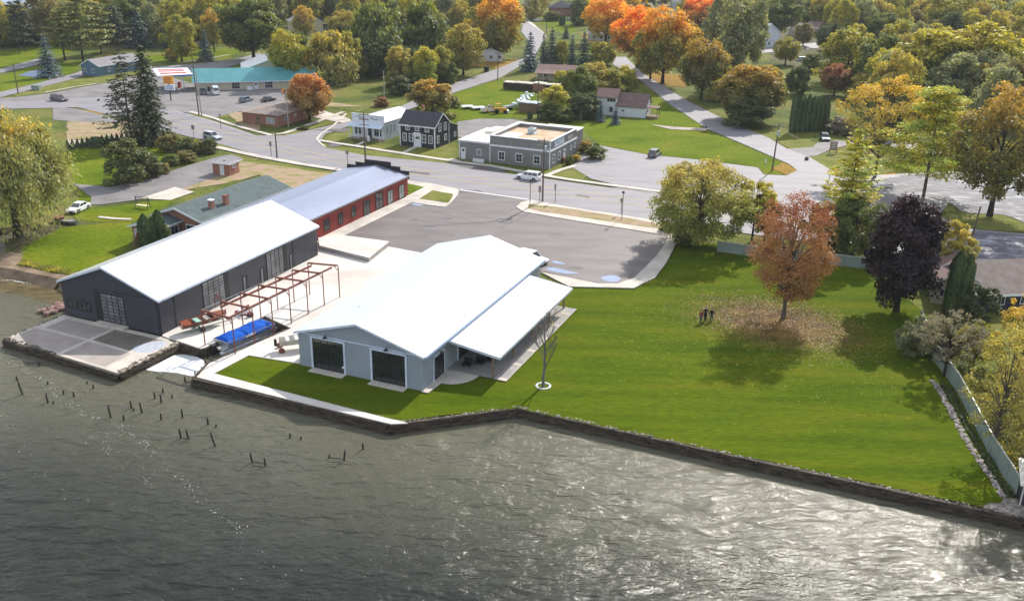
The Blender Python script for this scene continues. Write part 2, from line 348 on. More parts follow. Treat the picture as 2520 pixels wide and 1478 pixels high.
sheet('leafy_ground','leafy_ground',.088,[[(1150,160),(1200,150),(1290,150),(1290,160),(1225,170)],[(1962,418),(1943,405),(1925,400),(1900,415),(1935,431)],[(2040,415),(2155,432),(2200,424),(2210,432),(2155,450),(2080,440)],[(1580,190),(1620,175),(1700,190),(1690,215),(1640,210)],[(130,262),(260,275),(250,285),(160,285)],[(1430,85),(1530,90),(1540,100),(1450,105)]],rag=.4,step=2)
# paving
sheet('asphalt_lot','asphalt_lot',.106,[[(828,588),(1012,498),(1095,509),(1113,494),(1126,478),(1129,466),(1200,476),(1306,491,1),(1281,498),(1271,509),(1288,520),(1400,540),(1640,578),(1645,585),(1618,625),(1590,655),(1560,683),(1520,697),(1470,697),(1325,665),(1250,640),(1130,640),(955,607)]])
sheet('gas_station_asphalt','asphalt_old',.104,[[(250,272),(190,262),(115,262),(30,262),(-150,290),(-150,245),(30,240),(120,230),(240,208),(300,195),(375,175),(470,205),(667,205),(705,225),(705,258),(640,262),(600,270),(527,290),(450,276),(405,300),(300,285)]])
sheet('street','asphalt_road',.112,[[(-160,248),(30,250),(200,240),(300,238),(405,265),(450,277),(525,297),(630,333),(705,334),(780,349),(805,364),(897,382),(1105,402),(1240,425),(1344,440),(1609,477),(2035,524),(2432,567),(2800,600),(2800,700),(2404,650),(1640,548),(1389,507),(1309,493),(1127,465),(1055,450),(1000,442),(847,416),(730,398),(630,380),(532,352),(410,323),(300,290),(190,264),(20,268),(-160,290)]])
sheet('side_street','asphalt_road',.116,[[(700,334),(780,316),(870,296),(985,262),(1112,207),(1222,170),(1290,142),(1305,130),(1300,100),(1283,78),(1290,50),(1330,75),(1345,90),(1310,145),(1230,192),(1124,226),(1010,268),(890,300),(800,330),(785,352)],
 [(1455,440),(1409,412),(1430,375),(1445,356),(1471,357),(1591,380),(1709,392),(1864,412),(1879,429),(1935,432),(1962,419),(1943,404),(1824,352),(1740,317),(1650,257),(1567,190),(1510,160),(1500,140),(1540,140),(1580,180),(1695,250),(1785,295),(1893,340),(1935,365),(1990,385),(2040,415),(2080,442),(2150,458),(2280,484),(2335,498),(2310,530),(2357,556),(2200,545),(1609,476)],
 [(0,170),(90,145),(140,148),(100,158),(0,180)],[(-60,240),(60,213),(185,180),(250,155),(262,165),(190,192),(60,225),(-60,255)],[(362,165),(470,158),(570,148),(640,130),(645,142),(560,165),(470,175),(362,185)],
 [(1640,70),(1700,62),(1705,70),(1645,80)],[(1860,120),(2010,105),(2015,118),(1862,132)],[(2090,330),(2240,345),(2360,380),(2345,392),(2230,365),(2090,345)]])
sheet('driveway','asphalt_old',.096,[[(180,452),(270,460),(360,440),(480,402),(540,384),(570,380),(600,390),(540,432),(430,470),(345,490),(250,503),(222,503),(225,485)],
 [(130,262),(190,268),(260,285),(310,303),(250,300),(200,300),(130,295)],
 [(1125,300),(1180,292),(1260,293),(1300,300),(1280,340),(1128,338)],[(2010,352),(2060,345),(2110,352),(2045,367),(2010,383),(1990,385),(1935,366),(2000,362)]])
sheet('asphalt_patch','asphalt_dark',.128,[[(770,319),(860,316),(850,326),(835,325)],[(1105,402),(1150,398),(1250,412),(1240,426),(1160,416)]])
sheet('parking_lot','asphalt_wet_glint',.127,[[(2147,454),(2205,432),(2255,429),(2349,426),(2600,426),(2600,580),(2520,547),(2468,528),(2377,523),(2335,498),(2280,484),(2170,470)]],smooth=3)
sheet('wet_road','asphalt_wet_glint',.13,[[(2357,560),(2432,570),(2700,592),(2700,662),(2520,642),(2404,634),(2357,605)]])
sheet('driveway_concrete','concrete',.108,[[(345,488),(430,460),(478,472),(420,492)],[(430,487),(345,488),(420,492)],[(1283,60),(1300,48),(1340,82),(1322,92)],[(1690,268),(1700,268),(1700,275)],[(745,256),(860,292),(870,306),(830,300),(780,290),(740,280)]])
sheet('gravel_drive','gravel',.118,[[(1600,306),(1660,312),(1745,316),(1735,322),(1650,318)],[(165,345),(230,345),(362,322),(366,330),(240,356),(165,365)],[(1990,560),(2000,560),(1990,570)]])
# painted lines
L=[strip([(405,286),(470,303),(560,327),(660,352),(760,375),(900,400),(1100,429),(1350,460),(1600,497),(2000,548)],.17,.04),strip([(405,300),(470,317),(560,341),(660,365),(760,388),(900,412),(1100,441),(1350,474),(1600,511),(2000,562)],.17,.04)]
sheet('road_lines','paint_yellow',.132,L)
sheet('edge_lines','paint_white',.135,[strip([(420,271),(525,301),(630,337)],.12,.04),strip([(1130,468),(1230,482),(1300,492)],.5,.04)])
sheet('tar_seams','tar',.12,[strip([(1308,524),(1270,544),(1230,562)],.12,.03),strip([(1668,575),(1640,588),(1605,607)],.12,.03),strip([(1000,560),(1200,548),(1308,524)],.08,.03),strip([(1060,520),(1200,555)],.05,.03),strip([(1480,432),(1540,442),(1620,455)],.08,.03)])
sheet('road_patch','stain',.125,[[(1128,466),(1180,468),(1190,474),(1130,474)],[(805,355),(835,352),(840,360),(812,362)],[(1010,420),(1060,426),(1056,431),(1008,425)],[(1420,478),(1452,483),(1450,487),(1418,482)]],rag=.15,step=.7)
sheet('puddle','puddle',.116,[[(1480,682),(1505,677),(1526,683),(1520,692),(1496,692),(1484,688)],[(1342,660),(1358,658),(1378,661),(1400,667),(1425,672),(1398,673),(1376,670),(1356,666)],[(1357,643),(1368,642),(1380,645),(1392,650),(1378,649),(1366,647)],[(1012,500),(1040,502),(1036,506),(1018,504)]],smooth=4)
rs=random.Random(8);B_=[]
for i in range(16):
    u=rs.uniform(1010,1590);v=rs.uniform(520,665)
    if v<480+ (u-1130)*.17+30 or (u<1330 and v>585): continue
    c=G(u,v,.118);R_=rs.uniform(.25,.9);B_.append([(c.x+R_*rs.uniform(.7,1.2)*math.cos(a*.7)*1.5,c.y+R_*rs.uniform(.7,1.2)*math.sin(a*.7),0) for a in range(9)])
sheet('oil_stain','stain_soft',.118,B_)
# concrete slabs and pavements (kerbs are real steps)
sheet('yard_slab','concrete_new',.115,[[(401,826),(380,800),(765,615),(783,590),(785,592),(828,588),(955,606),(1130,640),(1240,700),(735,893),(612,873),(527,918),(960,1030),(981,1034),(1003,1040),(962,1042),(484,927),(515,893),(717,807),(652,777),(506,854),(494,857)]],thick=.1)
sheet('pavement','concrete',.2,[
 [(783,592),(785,584),(1000,484),(1001,443),(1055,450),(1127,464),(1129,467),(1127,478),(1113,495),(1096,509),(1012,498),(829,588)],
 strip([(532,362),(590,375),(640,386),(740,404),(838,419)],1.6,.1),
 strip([(467,275),(527,291),(560,303),(600,315),(667,333),(700,328),(780,300),(845,276)],1.2,.1),
 strip([(852,280),(820,310),(790,330),(780,342),(787,352),(800,362)],.5,.1),
 strip([(787,346),(870,359),(940,370),(1035,385),(1117,397),(1135,400),(1205,408),(1345,433),(1400,442),(1480,453),(1609,470),(1800,495)],1.3,.1),
 strip([(1345,433),(1375,420),(1409,410),(1416,408)],1.2,.1),
 [(1306,491),(1281,498),(1271,509),(1288,520),(1400,540),(1640,578),(1645,586),(1618,625),(1590,655),(1560,683),(1520,697),(1470,697),(1390,680),(1330,668),(1400,704),(1560,708),(1612,682),(1640,645),(1668,590),(1660,560),(1638,545),(1500,524),(1389,507)],
 strip([(240,206),(180,215),(110,228)],.6,.1),strip([(565,135),(500,147),(440,155)],.6,.1)],thick=.13)
sheet('kerb_soil','dirt',.225,[[(1300,502),(1390,511),(1530,534),(1610,548),(1630,562),(1600,560),(1420,533),(1330,520),(1298,512)]],rag=.1)
sheet('pavement_grass','lawn_bright',.215,[[(1003,451),(1044,460),(1003,481)]]); sheet('island_grass','grass_verge',.217,[[(1031,489),(1064,468),(1115,477),(1113,485),(1103,499)]])
sheet('footpath','concrete',.14,[strip([(897,349),(873,362)],.9),strip([(1032,358),(995,376)],1.0),strip([(243,535),(280,539),(323,541)],.8),strip([(1132,400),(1110,392)],1.2)],thick=.05)
# ================================================================ building materials
mat('metal_white',[(.8,.82,.84),(.88,.89,.9)],scale=.3,rough=.36,metal=.75,spec=.6,pat='seamy',pscale=.5,pb=.5,fine=.03)
mat('metal_white2',[(.74,.78,.81),(.8,.83,.85)],scale=.3,rough=.36,metal=.45,spec=.6,pat='seamy',pscale=.55,pb=.9,fine=.03)
mat('metal_grey',[(.25,.28,.385),(.31,.345,.45)],scale=.15,rough=.42,metal=.3,spec=.6,pat='seamy',pscale=.5,pb=.25,fine=.05,stretch=(1,.3,1))
mat('metal_teal',[(.1,.33,.35),(.13,.4,.42)],scale=.3,rough=.5,pat='seamx',pscale=.5,pb=.3,fine=.06)
mat('wall_dark',[(.033,.035,.048),(.045,.047,.062)],scale=.6,rough=.5,spec=.5,pat='ribs',pscale=.3,pb=.5,fine=.08)
mat('wall_blue',[(.27,.31,.35),(.32,.36,.4)],scale=.4,rough=.6,pat='ribs',pscale=.25,pb=.25,fine=.05)
mat('wall_red',[(.21,.028,.02),(.27,.04,.028)],scale=.6,rough=.7,pat='ribs',pscale=.3,pb=.3,fine=.12)
mat('wall_grey',[(.2,.2,.195),(.25,.25,.24)],scale=.5,rough=.8,pat='lap',pscale=.2,fine=.07)
mat('wall_navy',[(.028,.032,.042),(.045,.05,.06)],scale=1,rough=.8,pat='lap',pscale=.15,pb=.6,fine=.1)
mat('wall_white',[(.66,.7,.76),(.74,.77,.82)],scale=1,rough=.75,pat='lap',pscale=.18,pb=.5,fine=.05)
mat('wall_cream',[(.5,.44,.33),(.58,.52,.4)],scale=.4,rough=.85,fine=.08)
mat('wall_tan',[(.42,.36,.29),(.5,.44,.36)],scale=.4,rough=.85,pat='lap',pscale=.2,fine=.08)
mat('wall_bluegrey',[(.08,.15,.22),(.11,.19,.27)],scale=.6,rough=.8,pat='lap',pscale=.2,fine=.08)
mat('brick_red',[(.27,.085,.05),(.38,.15,.09)],scale=1.2,rough=.9,pat='brick',fine=.15,mortar=(.4,.33,.28))
mat('trim_white',(.74,.76,.8),scale=1.5,rough=.6,fine=.05)
mat('trim_bluewhite',(.6,.68,.78),scale=1.5,rough=.5,fine=.05)
mat('trim_black',(.016,.016,.018),scale=1.5,rough=.5,fine=.1)
mat('shingle_dark',[(.045,.045,.055),(.07,.07,.08)],scale=2,rough=.9,pat='lap',pscale=.14,fine=.2)
mat('shingle_green',[(.07,.098,.098),(.1,.13,.13)],scale=1,rough=.9,pat='lap',pscale=.1,fine=.12)
mat('shingle_grey',[(.2,.19,.2),(.28,.26,.27)],scale=1,rough=.9,pat='lap',pscale=.12,fine=.15)
mat('shingle_brown',[(.16,.1,.09),(.22,.145,.13)],scale=1,rough=.9,pat='lap',pscale=.12,fine=.15)
mat('shingle_tan',[(.24,.19,.16),(.33,.27,.24)],scale=1,rough=.9,pat='lap',pscale=.12,fine=.15)
mat('roof_membrane',[(.72,.66,.56),(.84,.8,.72)],scale=.25,rough=.8,fine=.05)
mat('roof_gravel',[(.42,.28,.17),(.6,.45,.32)],scale=.4,rough=.95,fine=.15)
mat('glass',[(.012,.015,.017),(.03,.035,.04)],scale=.7,rough=.06,spec=.9,fine=0)
mat('glass_light',[(.2,.24,.24),(.38,.42,.42)],scale=1.2,rough=.08,spec=.9,fine=.2)
mat('glass_frost',[(.07,.075,.085),(.14,.145,.155),(.27,.28,.29)],scale=.6,rough=.15,spec=.8,fine=.15)
mat('steel',(.35,.36,.38),rough=.4,metal=.8)
mat('galv',(.45,.52,.55),rough=.5,metal=.4,scale=2)
mat('rust_red',[(.16,.045,.03),(.26,.085,.055)],scale=2,rough=.7,fine=.25)
mat('grey_paint',(.3,.31,.31),scale=1)
mat('interior_floor',(.3,.29,.28),rough=.5)
# ================================================================ building kit (local frame: +x along the front, +y to the back)
def fp(face,w,d,s,z,off):
    if face=='F': return (s,-off,z)
    if face=='B': return (s,d+off,z)
    if face=='R': return (w+off,s,z)
    return (-off,s,z)
def fbox(mb,face,w,d,s0,s1,z0,z1,o0,o1):
    a=fp(face,w,d,s0,z0,o0); b=fp(face,w,d,s1,z1,o1)
    mb.box(min(a[0],b[0]),max(a[0],b[0]),min(a[1],b[1]),max(a[1],b[1]),min(a[2],b[2]),max(a[2],b[2]))
def window(par,face,w,d,s0,s1,z0,z1,fr=.1,cols=1,rws=2,frame='trim_white',pane='glass',name='window',off=0.0,bar=.04,label=None,sill=False):
    """frame with bars, pane behind it"""
    if s1<s0: s0,s1=s1,s0
    m=MB();o0,o1=off+.005,off+.07
    fbox(m,face,w,d,s0,s0+fr,z0,z1,o0,o1);fbox(m,face,w,d,s1-fr,s1,z0,z1,o0,o1)
    fbox(m,face,w,d,s0+fr,s1-fr,z1-fr,z1,o0,o1);fbox(m,face,w,d,s0+fr,s1-fr,z0,z0+fr,o0,o1+(.06 if sill else 0))
    for i in range(1,cols):
        c=s0+fr+(s1-s0-2*fr)*i/cols; fbox(m,face,w,d,c-bar/2,c+bar/2,z0+fr,z1-fr,o0+.02,o1-.01)
    for i in range(1,rws):
        c=z0+fr+(z1-z0-2*fr)*i/rws; fbox(m,face,w,d,s0+fr,s1-fr,c-bar/2,c+bar/2,o0+.018,o1-.014)
    f=m.build(name,frame,par)
    p=MB(); fbox(p,face,w,d,s0+fr*.9,s1-fr*.9,z0+fr*.9,z1-fr*.9,o0-.02,o0+.02); p.build('pane',pane,f)
    if label: f['label']=label
    return f
def door(par,face,w,d,s0,s1,z1,m='trim_white',frame='trim_white',z0=0.05,glass=True,off=0):
    if s1<s0: s0,s1=s1,s0
    b=MB(); fbox(b,face,w,d,s0,s0+.1,z0,z1,off+.005,off+.08);fbox(b,face,w,d,s1-.1,s1,z0,z1,off+.005,off+.08);fbox(b,face,w,d,s0+.1,s1-.1,z1-.12,z1,off+.005,off+.08)
    fbox(b,face,w,d,s0+.1,s1-.1,z0,z1-.12,off+.004,off+.03)
    o=b.build('door',m,par)
    h=MB(); fbox(h,face,w,d,s1-.22,s1-.17,1.0,1.1,off+.03,off+.1); h.build('handle','steel',o)
    if glass:
        g=MB(); fbox(g,face,w,d,s0+.25,s1-.25,z1-.8,z1-.3,off+.03,off+.04); g.build('pane','glass',o)
    return o
def gable(par,w,d,eave,ridge,wall,roof,axis='y',rx=None,ov=.35,th=.14,base=None,name='wall',trim=None):
    """gabled shell; ridge along axis"""
    if axis=='y':
        rx=w/2 if rx is None else rx
        MB().ex([(0,0,0),(w,0,0),(w,0,eave),(rx,0,ridge-.05),(0,0,eave)],(0,d,0)).build(name,wall,par)
        kL=(ridge-eave)/rx;kR=(ridge-eave)/(w-rx)
        m=MB().ex([(-ov,-ov,eave-ov*kL),(rx,-ov,ridge),(w+ov,-ov,eave-ov*kR),(w+ov,-ov,eave-ov*kR+th),(rx,-ov,ridge+th),(-ov,-ov,eave-ov*kL+th)],(0,d+2*ov,0))
        r=m.build('roof',roof,par)
        if trim:
            t=MB()
            for y in(-ov-.03,d+ov):
                for a,b in(((-ov,eave-ov*kL),(rx,ridge)),((rx,ridge),(w+ov,eave-ov*kR))):
                    t.ex([(a[0],y,a[1]-.1),(b[0],y,b[1]-.1),(b[0],y,b[1]+th+.01),(a[0],y,a[1]+th+.01)],(0,.03,0))
            for x,k in((-ov-.03,kL),(w+ov,kR)):
                t.box(x,x+.03,-ov,d+ov,eave-ov*k-.12,eave-ov*k+th+.01)
            t.build('fascia',trim,r)
    else:
        ry=d/2 if rx is None else rx
        MB().ex([(0,0,0),(0,d,0),(0,d,eave),(0,ry,ridge-.05),(0,0,eave)],(w,0,0)).build(name,wall,par)
        kF=(ridge-eave)/ry;kB=(ridge-eave)/(d-ry)
        r=MB().ex([(-ov,-ov,eave-ov*kF),(-ov,ry,ridge),(-ov,d+ov,eave-ov*kB),(-ov,d+ov,eave-ov*kB+th),(-ov,ry,ridge+th),(-ov,-ov,eave-ov*kF+th)],(w+2*ov,0,0)).build('roof',roof,par)
        if trim:
            t=MB()
            for x in(-ov-.03,w+ov):
                for a,b in(((-ov,eave-ov*kF),(ry,ridge)),((ry,ridge),(d+ov,eave-ov*kB))):
                    t.ex([(x,a[0],a[1]-.1),(x,b[0],b[1]-.1),(x,b[0],b[1]+th+.01),(x,a[0],a[1]+th+.01)],(.03,0,0))
            t.box(-ov,w+ov,-ov-.03,-ov,eave-ov*kF-.12,eave-ov*kF+th+.01)
            t.build('fascia',trim,r)
    return r
def hip(par,w,d,eave,ridge,wall,roof,ov=.5,th=.12,inset=None):
    MB().box(0,w,0,d,0,eave).build('wall',wall,par)
    x0,x1,y0,y1=-ov,w+ov,-ov,d+ov; e=eave-.02
    if w>=d: k=inset or (y1-y0)/2; A,B=(x0+k,(y0+y1)/2,ridge),(x1-k,(y0+y1)/2,ridge); F=[(0,1,5,4),(1,2,5),(2,3,4,5),(3,0,4)]
    else: k=inset or (x1-x0)/2; A,B=((x0+x1)/2,y0+k,ridge),((x0+x1)/2,y1-k,ridge); F=[(0,1,4),(1,2,5,4),(2,3,5),(3,0,4,5)]
    V=[(x0,y0,e+th),(x1,y0,e+th),(x1,y1,e+th),(x0,y1,e+th),A,B,(x0,y0,e),(x1,y0,e),(x1,y1,e),(x0,y1,e)]
    return MB().add(V,F+[(6,7,1,0),(7,8,2,1),(8,9,3,2),(9,6,0,3),(9,8,7,6)]).build('roof',roof,par)
def glassdoor(par,face,w,d,s0,s1,z0,z1,cols,rws,pane='glass_frost',frame='trim_black',fr=.08,off=0,name='garage_door'):
    f=window(par,face,w,d,s0,s1,z0,z1,fr,cols,rws,frame,pane,name,off,bar=.05); return f
# ---------------------------------------------------------------- dark boathouse
A0=AZ; O1=G(400,825)
ex=Vector((math.cos(rad(A0)),-math.sin(rad(A0)),0)); ey=Vector((math.sin(rad(A0)),math.cos(rad(A0)),0))
def yard(x,y,z=0): return O1+ex*x+ey*y+Vector((0,0,z))   # the two boat sheds, their yard and piers share one grid
W1=14.9
r=root('boathouse','long charcoal ribbed metal boathouse with a white roof, at the water on the left','building',yard(-W1,0),A0)
MB().box(.02,W1-.02,.02,31.5,.02,.1).build('floor','interior_floor',r)
gable(r,W1,31.8,4.42,7.15,'wall_dark','metal_white','y',rx=7.1,ov=.3,trim='trim_bluewhite')
for q_ in (('F',3.9,14.6,4.2,4.3,.07,'door_track','wall_dark'),('F',14.75,14.95,0,4.4,.05,'corner_trim','trim_black'),('R',2.4,2.5,0,4.15,.04,'panel_joint','trim_black'),('R',25.85,25.97,0,4.15,.05,'panel_joint','trim_black'),('F',9.75,14.5,.1,4.2,.06,'sliding_panel','wall_dark'),('R',.02,31.6,0,.12,.03,'base_trim','trim_black')):
    t=MB();fbox(t,q_[0],W1,31.8,q_[1],q_[2],q_[3],q_[4],.003,q_[5]);t.build(q_[6],q_[7],r)
t=MB();fbox(t,'F',W1,31.8,5.15,6.05,.05,3.95,.003,.05);t.build('door_jamb','trim_black',r)
glassdoor(r,'F',W1,31.8,6.05,9.7,.3,3.9,4,8,pane='glass_frost')
t=MB();fbox(t,'F',W1,31.8,5.4,9.9,.0,.25,.0,.9);t.build('door_step','concrete',r)
window(r,'F',W1,31.8,.6,2.25,1.1,2.3,.08,2,1,'trim_black','glass'); window(r,'F',W1,31.8,2.8,4.35,1.05,2.25,.08,2,1,'trim_black','glass')
for a,b in((7.3,11.4),(19.9,23.7)):
    glassdoor(r,'R',W1,31.8,a,b,.1,3.95,4,9,pane='glass_frost')
    t=MB();fbox(t,'R',W1,31.8,b,b+.75,.1,4.0,.003,.06);t.build('door_jamb','trim_black',r)
for a in(14.9,18.55,25.05):
    window(r,'R',W1,31.8,a,a+.55,.1,2.25,.05,1,1,'trim_black','glass_frost','door')
    t=MB();fbox(t,'R',W1,31.8,a+.55,a+1.0,.1,2.25,.003,.06);t.build('door_jamb','trim_black',r)
# ---------------------------------------------------------------- red building
W2=12.5;D2=34.0
r=root('red_workshop','long barn-red workshop with a pale blue-grey metal roof, from the boathouse back to the street','building',yard(-4.15-W2,32.2),A0)
gable(r,W2,D2,3.62,4.75,'wall_red','metal_grey','y',rx=6.2,ov=.25,trim='steel')
t=MB()
for a,b,h in((-.1,12.6,3.95),(1.7,10.8,4.55),(3.6,8.9,5.2)): t.box(a,b,D2+.26+.01*h,D2+.5+.012*h,3.0,h+.45)
t.build('stepped_parapet','trim_black',r)
for a,b,z0,z1 in((7.5,9.25,.85,2.65),(11.4,13.1,.8,2.6),(15.3,16.95,.95,2.6)): window(r,'R',W2,D2,a+.1,b-.2,z0,z1,.1,2,1,'trim_black','glass')
for a,b,z1 in((19.1,21.1,2.6),(22.9,25.3,3.1),(26.9,28.7,2.6),(30.8,32.6,2.6)): window(r,'R',W2,D2,a,b,.12,z1,.1,2,2,'trim_black','glass_light' if a>26 else 'glass','glass_door',sill=False)
# ---------------------------------------------------------------- light grey boat shed with open-sided carport
OG=G(1041.2,962.5); W3=15.06;D3=33.0
r=root('boat_shed','broad light grey boat shed with a white roof and an open lean-to on its right','building',OG-ex*W3,A0)
gable(r,W3,D3,4.0,6.15,'wall_blue','metal_white2','y',rx=7.5,ov=.35,trim='trim_bluewhite')
t=MB();fbox(t,'F',W3,D3,0,W3,3.9,4.02,.003,.09);t.build('trim_board','trim_bluewhite',r)
for a,b in((1.8,5.65),(9.15,13.05)):
    t=MB();fbox(t,'F',W3,D3,a-.25,a,.05,3.6,.003,.1);fbox(t,'F',W3,D3,b,b+.2,.05,3.6,.003,.1);fbox(t,'F',W3,D3,a-.25,b+.2,3.6,3.8,.003,.1)
    gd=glassdoor(r,'F',W3,D3,a,b,.12,3.6,4,7,'glass'); t.build('casing','trim_bluewhite',gd)
    t=MB();c=(a+b)/2;t.tube((c,-.02,4.25),(c,-.5,4.3),.03);t.tube((c,-.5,4.3),(c,-.5,4.05),.05,.28,8);t.build('wall_lamp','trim_black',r)
    t=MB();t.box(a-.1,b+.25,-1.05,-.02,.0,.09);t.build('door_step','concrete',r)
sd=window(r,'R',W3,D3,2.4,4.7,.1,2.75,.12,2,1,'trim_black','glass','side_door')
t=MB();fbox(t,'R',W3,D3,2.25,2.4,.05,2.9,.003,.11);fbox(t,'R',W3,D3,4.7,4.85,.05,2.9,.003,.11);fbox(t,'R',W3,D3,2.25,4.85,2.75,2.9,.003,.11);t.build('casing','trim_bluewhite',sd)
t=MB();c=3.5;t.tube((W3+.02,c,3.2),(W3+.4,c,3.2),.03);t.tube((W3+.4,c,3.2),(W3+.4,c,3.0),.04,.2,8);t.build('wall_lamp','trim_black',r)
gd=glassdoor(r,'R',W3,D3,8.2,13.2,.1,3.0,4,5,'glass'); t=MB();fbox(t,'R',W3,D3,7.95,8.2,.05,3.2,.003,.1);fbox(t,'R',W3,D3,7.95,13.4,3.0,3.2,.003,.1);t.build('casing','trim_bluewhite',gd)
t=MB();t.ex([(W3-.05,5.2,3.62),(W3+6.3,5.2,2.72),(W3+6.3,5.2,2.86),(W3-.05,5.2,3.76)],(0,22.6,0));lr=t.build('lean_to_roof','metal_white2',r)
mat('eave_shade_blue',(.3,.38,.52),rough=.5)
MB().box(W3+.36,W3+.6,-.3,D3+.3,3.82,4.05).build('eave_shade_strip','eave_shade_blue',r)  # added blue-grey strip, paints the shade line along the main eave
t=MB();t.box(W3+6.3,W3+6.34,5.17,27.83,2.6,2.9)
for y in(5.16,27.8): t.ex([(W3,y,3.52),(W3+6.3,y,2.6),(W3+6.3,y,2.9),(W3,y,3.8)],(0,.04,0))
t.build('fascia','trim_bluewhite',lr)
t=MB();t.box(W3+5.25,W3+5.45,5.3,27.6,2.55,2.75);t.build('beam','timber',r)
for y in(5.67,11.3,16.8,22.4,27.5): MB().box(W3+5.25,W3+5.45,y-.1,y+.1,.06,2.57).build('post','timber',r)
MB().tube((8.4,20,5.6),(8.4,20,6.3),.06).build('roof_vent','galv',r);MB().tube((4,6,5.2),(4,6,5.5),.05).build('roof_vent','galv',r)
t=MB();t.tube((5.6,-.05,.9),(5.6,-.25,.9),.12,.12,8);t.build('wall_vent','trim_white',r)
def gy(x,y,z=0): return OG+ex*x+ey*y+Vector((0,0,z))
def wsheet(name,m,z,ps,**k): return sheet(name,m,z,[[ (q.x,q.y,0) for q in p] for p in ps],**k)
wsheet('carport_slab','concrete_grey',.14,[[gy(-.1,5.5),gy(5.6,5.5),gy(5.6,28),gy(-.1,28)]])
wsheet('patio','concrete',.15,[[gy(5.62,5.5),gy(5.75,5.5),gy(5.75,28),gy(5.62,28)],[gy(6.85,5.5),gy(6.95,5.5),gy(6.95,28),gy(6.85,28)]]+[[gy(5.75,y),gy(6.85,y),gy(6.85,y+.6),gy(5.75,y+.6)] for y in(5.5,9.5,13.5,17.5,21.5,25.5)],thick=.05)
wsheet('patio_paver','concrete_grey',.13,[[gy(5.62,5.52),gy(6.93,5.52),gy(6.93,27.98),gy(5.62,27.98)]])
c=[gy(-.05,-.35),gy(.75,-.35),gy(.95,2.0)]+[gy(.9+2.9*math.sin(a),5.45-3.2*math.cos(a)) for a in [i*math.pi/2/8 for i in range(9)]]+[gy(-.05,5.45)]
wsheet('apron','concrete',.16,[c],thick=.06)
# ---------------------------------------------------------------- raised loading slab in the yard
t=MB();q=[(783,585),(832,577),(958,594),(908,634),(786,604)]
t=root('loading_dock','raised concrete loading slab with a grey retaining face at the end of the boathouse','platform',G(845,625),A0)
inv=t.matrix_basis.inverted()
Q=[G(u,v,.75) for u,v in q];loc=[inv@Vector((p.x,p.y,0)) for p in Q]
MB().ex([(p.x,p.y,0) for p in loc],(0,0,.68)).build('retaining_wall','concrete_grey',t)
MB().ex([(p.x,p.y,.68) for p in loc],(0,0,.09)).build('slab','concrete_new',t)
# ---------------------------------------------------------------- brick house with green roof
r=root('brick_house','low red-brick ranch house with a grey-green roof and two chimneys, behind the boathouse','house',yard(-27.0,24.4),A0)
# main wing x 0..8.2 (local), y 4.6..27; annex front
t=MB();t.ex([(-.6,5.2,0),(8.2,5.2,0),(8.2,5.2,3.35),(3.8,5.2,4.75),(-.6,5.2,3.35)],(0,21.6,0));t.box(-.2,4.2,0,5.2,0,2.95);t.build('wall','brick_red',r)
t=MB();t.ex([(-1.0,4.6,3.2),(3.8,4.6,4.8),(8.7,4.6,3.2),(8.7,4.6,3.34),(3.8,4.6,4.94),(-1.0,4.6,3.34)],(0,22.7,0));rf=t.build('roof','shingle_green',r)
t=MB();t.box(8.7,8.75,4.6,27.3,3.1,3.36)
for a,b in(((-1.0,3.2),(3.8,4.8)),((3.8,4.8),(8.7,3.2))): t.ex([(a[0],4.55,a[1]-.12),(b[0],4.55,b[1]-.12),(b[0],4.55,b[1]+.16),(a[0],4.55,a[1]+.16)],(0,.05,0))
t.build('fascia','trim_white',rf)
t=MB();t.ex([(-.7,-.5,2.85),(2,-.5,3.55),(4.7,-.5,2.85),(4.7,-.5,2.97),(2,-.5,3.67),(-.7,-.5,2.97)],(0,7.5,0));ra=t.build('annex_roof','shingle_green',r)
t=MB();t.box(4.7,4.74,-.5,5.2,2.75,2.98)
for a,b in(((-.7,2.85),(2,3.55)),((2,3.55),(4.7,2.85))): t.ex([(a[0],-.54,a[1]-.1),(b[0],-.54,b[1]-.1),(b[0],-.54,b[1]+.14),(a[0],-.54,a[1]+.14)],(0,.04,0))
t.build('fascia','trim_white',ra)
window(r,'F',4.2,5.2,.2,2.4,1.1,2.6,.14,2,1,pane='glass_light'); window(r,'R',4.2,5.2,.6,2.4,1.1,2.5,.12,2,1)
window(r,'R',4.2,5.2,2.9,4.6,1.1,2.5,.12,2,1); window(r,'F',8.2,21,5.2,7.2,1.2,2.5,.13,2,1,off=-5.2)
for y in(7.0,13,17.5,21): window(r,'R',8.2,27,y,y+1.9,1.7,2.7,.1,3,1)
for x,y,h,cap in((6.6,9.6,5.2,'trim_white'),(6.9,12.6,5.2,'rust_red')):
    ch=MB().box(x-.35,x+.35,y-.35,y+.35,3.4,h).build('chimney','brick_red',rf); MB().box(x-.42,x+.42,y-.42,y+.42,h,h+.15).build('chimney_cap',cap,ch)
MB().tube((5.3,8.2,4),(5.3,8.2,4.7),.06).build('vent_pipe','galv',rf);MB().tube((3.9,20,4.6),(3.9,20,5.1),.06).build('vent_pipe','galv',rf)
# pump house
r=root('pump_house','small square red-brick shed with a flat grey roof beside the gravel drive','shed',G(525,430),18)
MB().box(0,3.6,0,3.3,0,2.35).build('wall','brick_red',r); t=MB().box(-.45,4.05,-.45,3.75,2.35,2.5);rf=t.build('roof','shingle_grey',r)
t=MB();t.box(-.48,4.08,-.48,-.45,2.3,2.52);t.box(4.05,4.08,-.45,3.75,2.3,2.52);t.build('fascia','trim_white',rf)
MB().box(1.5,1.9,1.5,1.9,2.5,2.8).build('roof_vent','galv',rf)
door(r,'F',3.6,3.3,1.6,2.5,2.1,glass=False); window(r,'R',3.6,3.3,1.1,2.2,1.3,2.1,.1,1,1,pane='glass_light')
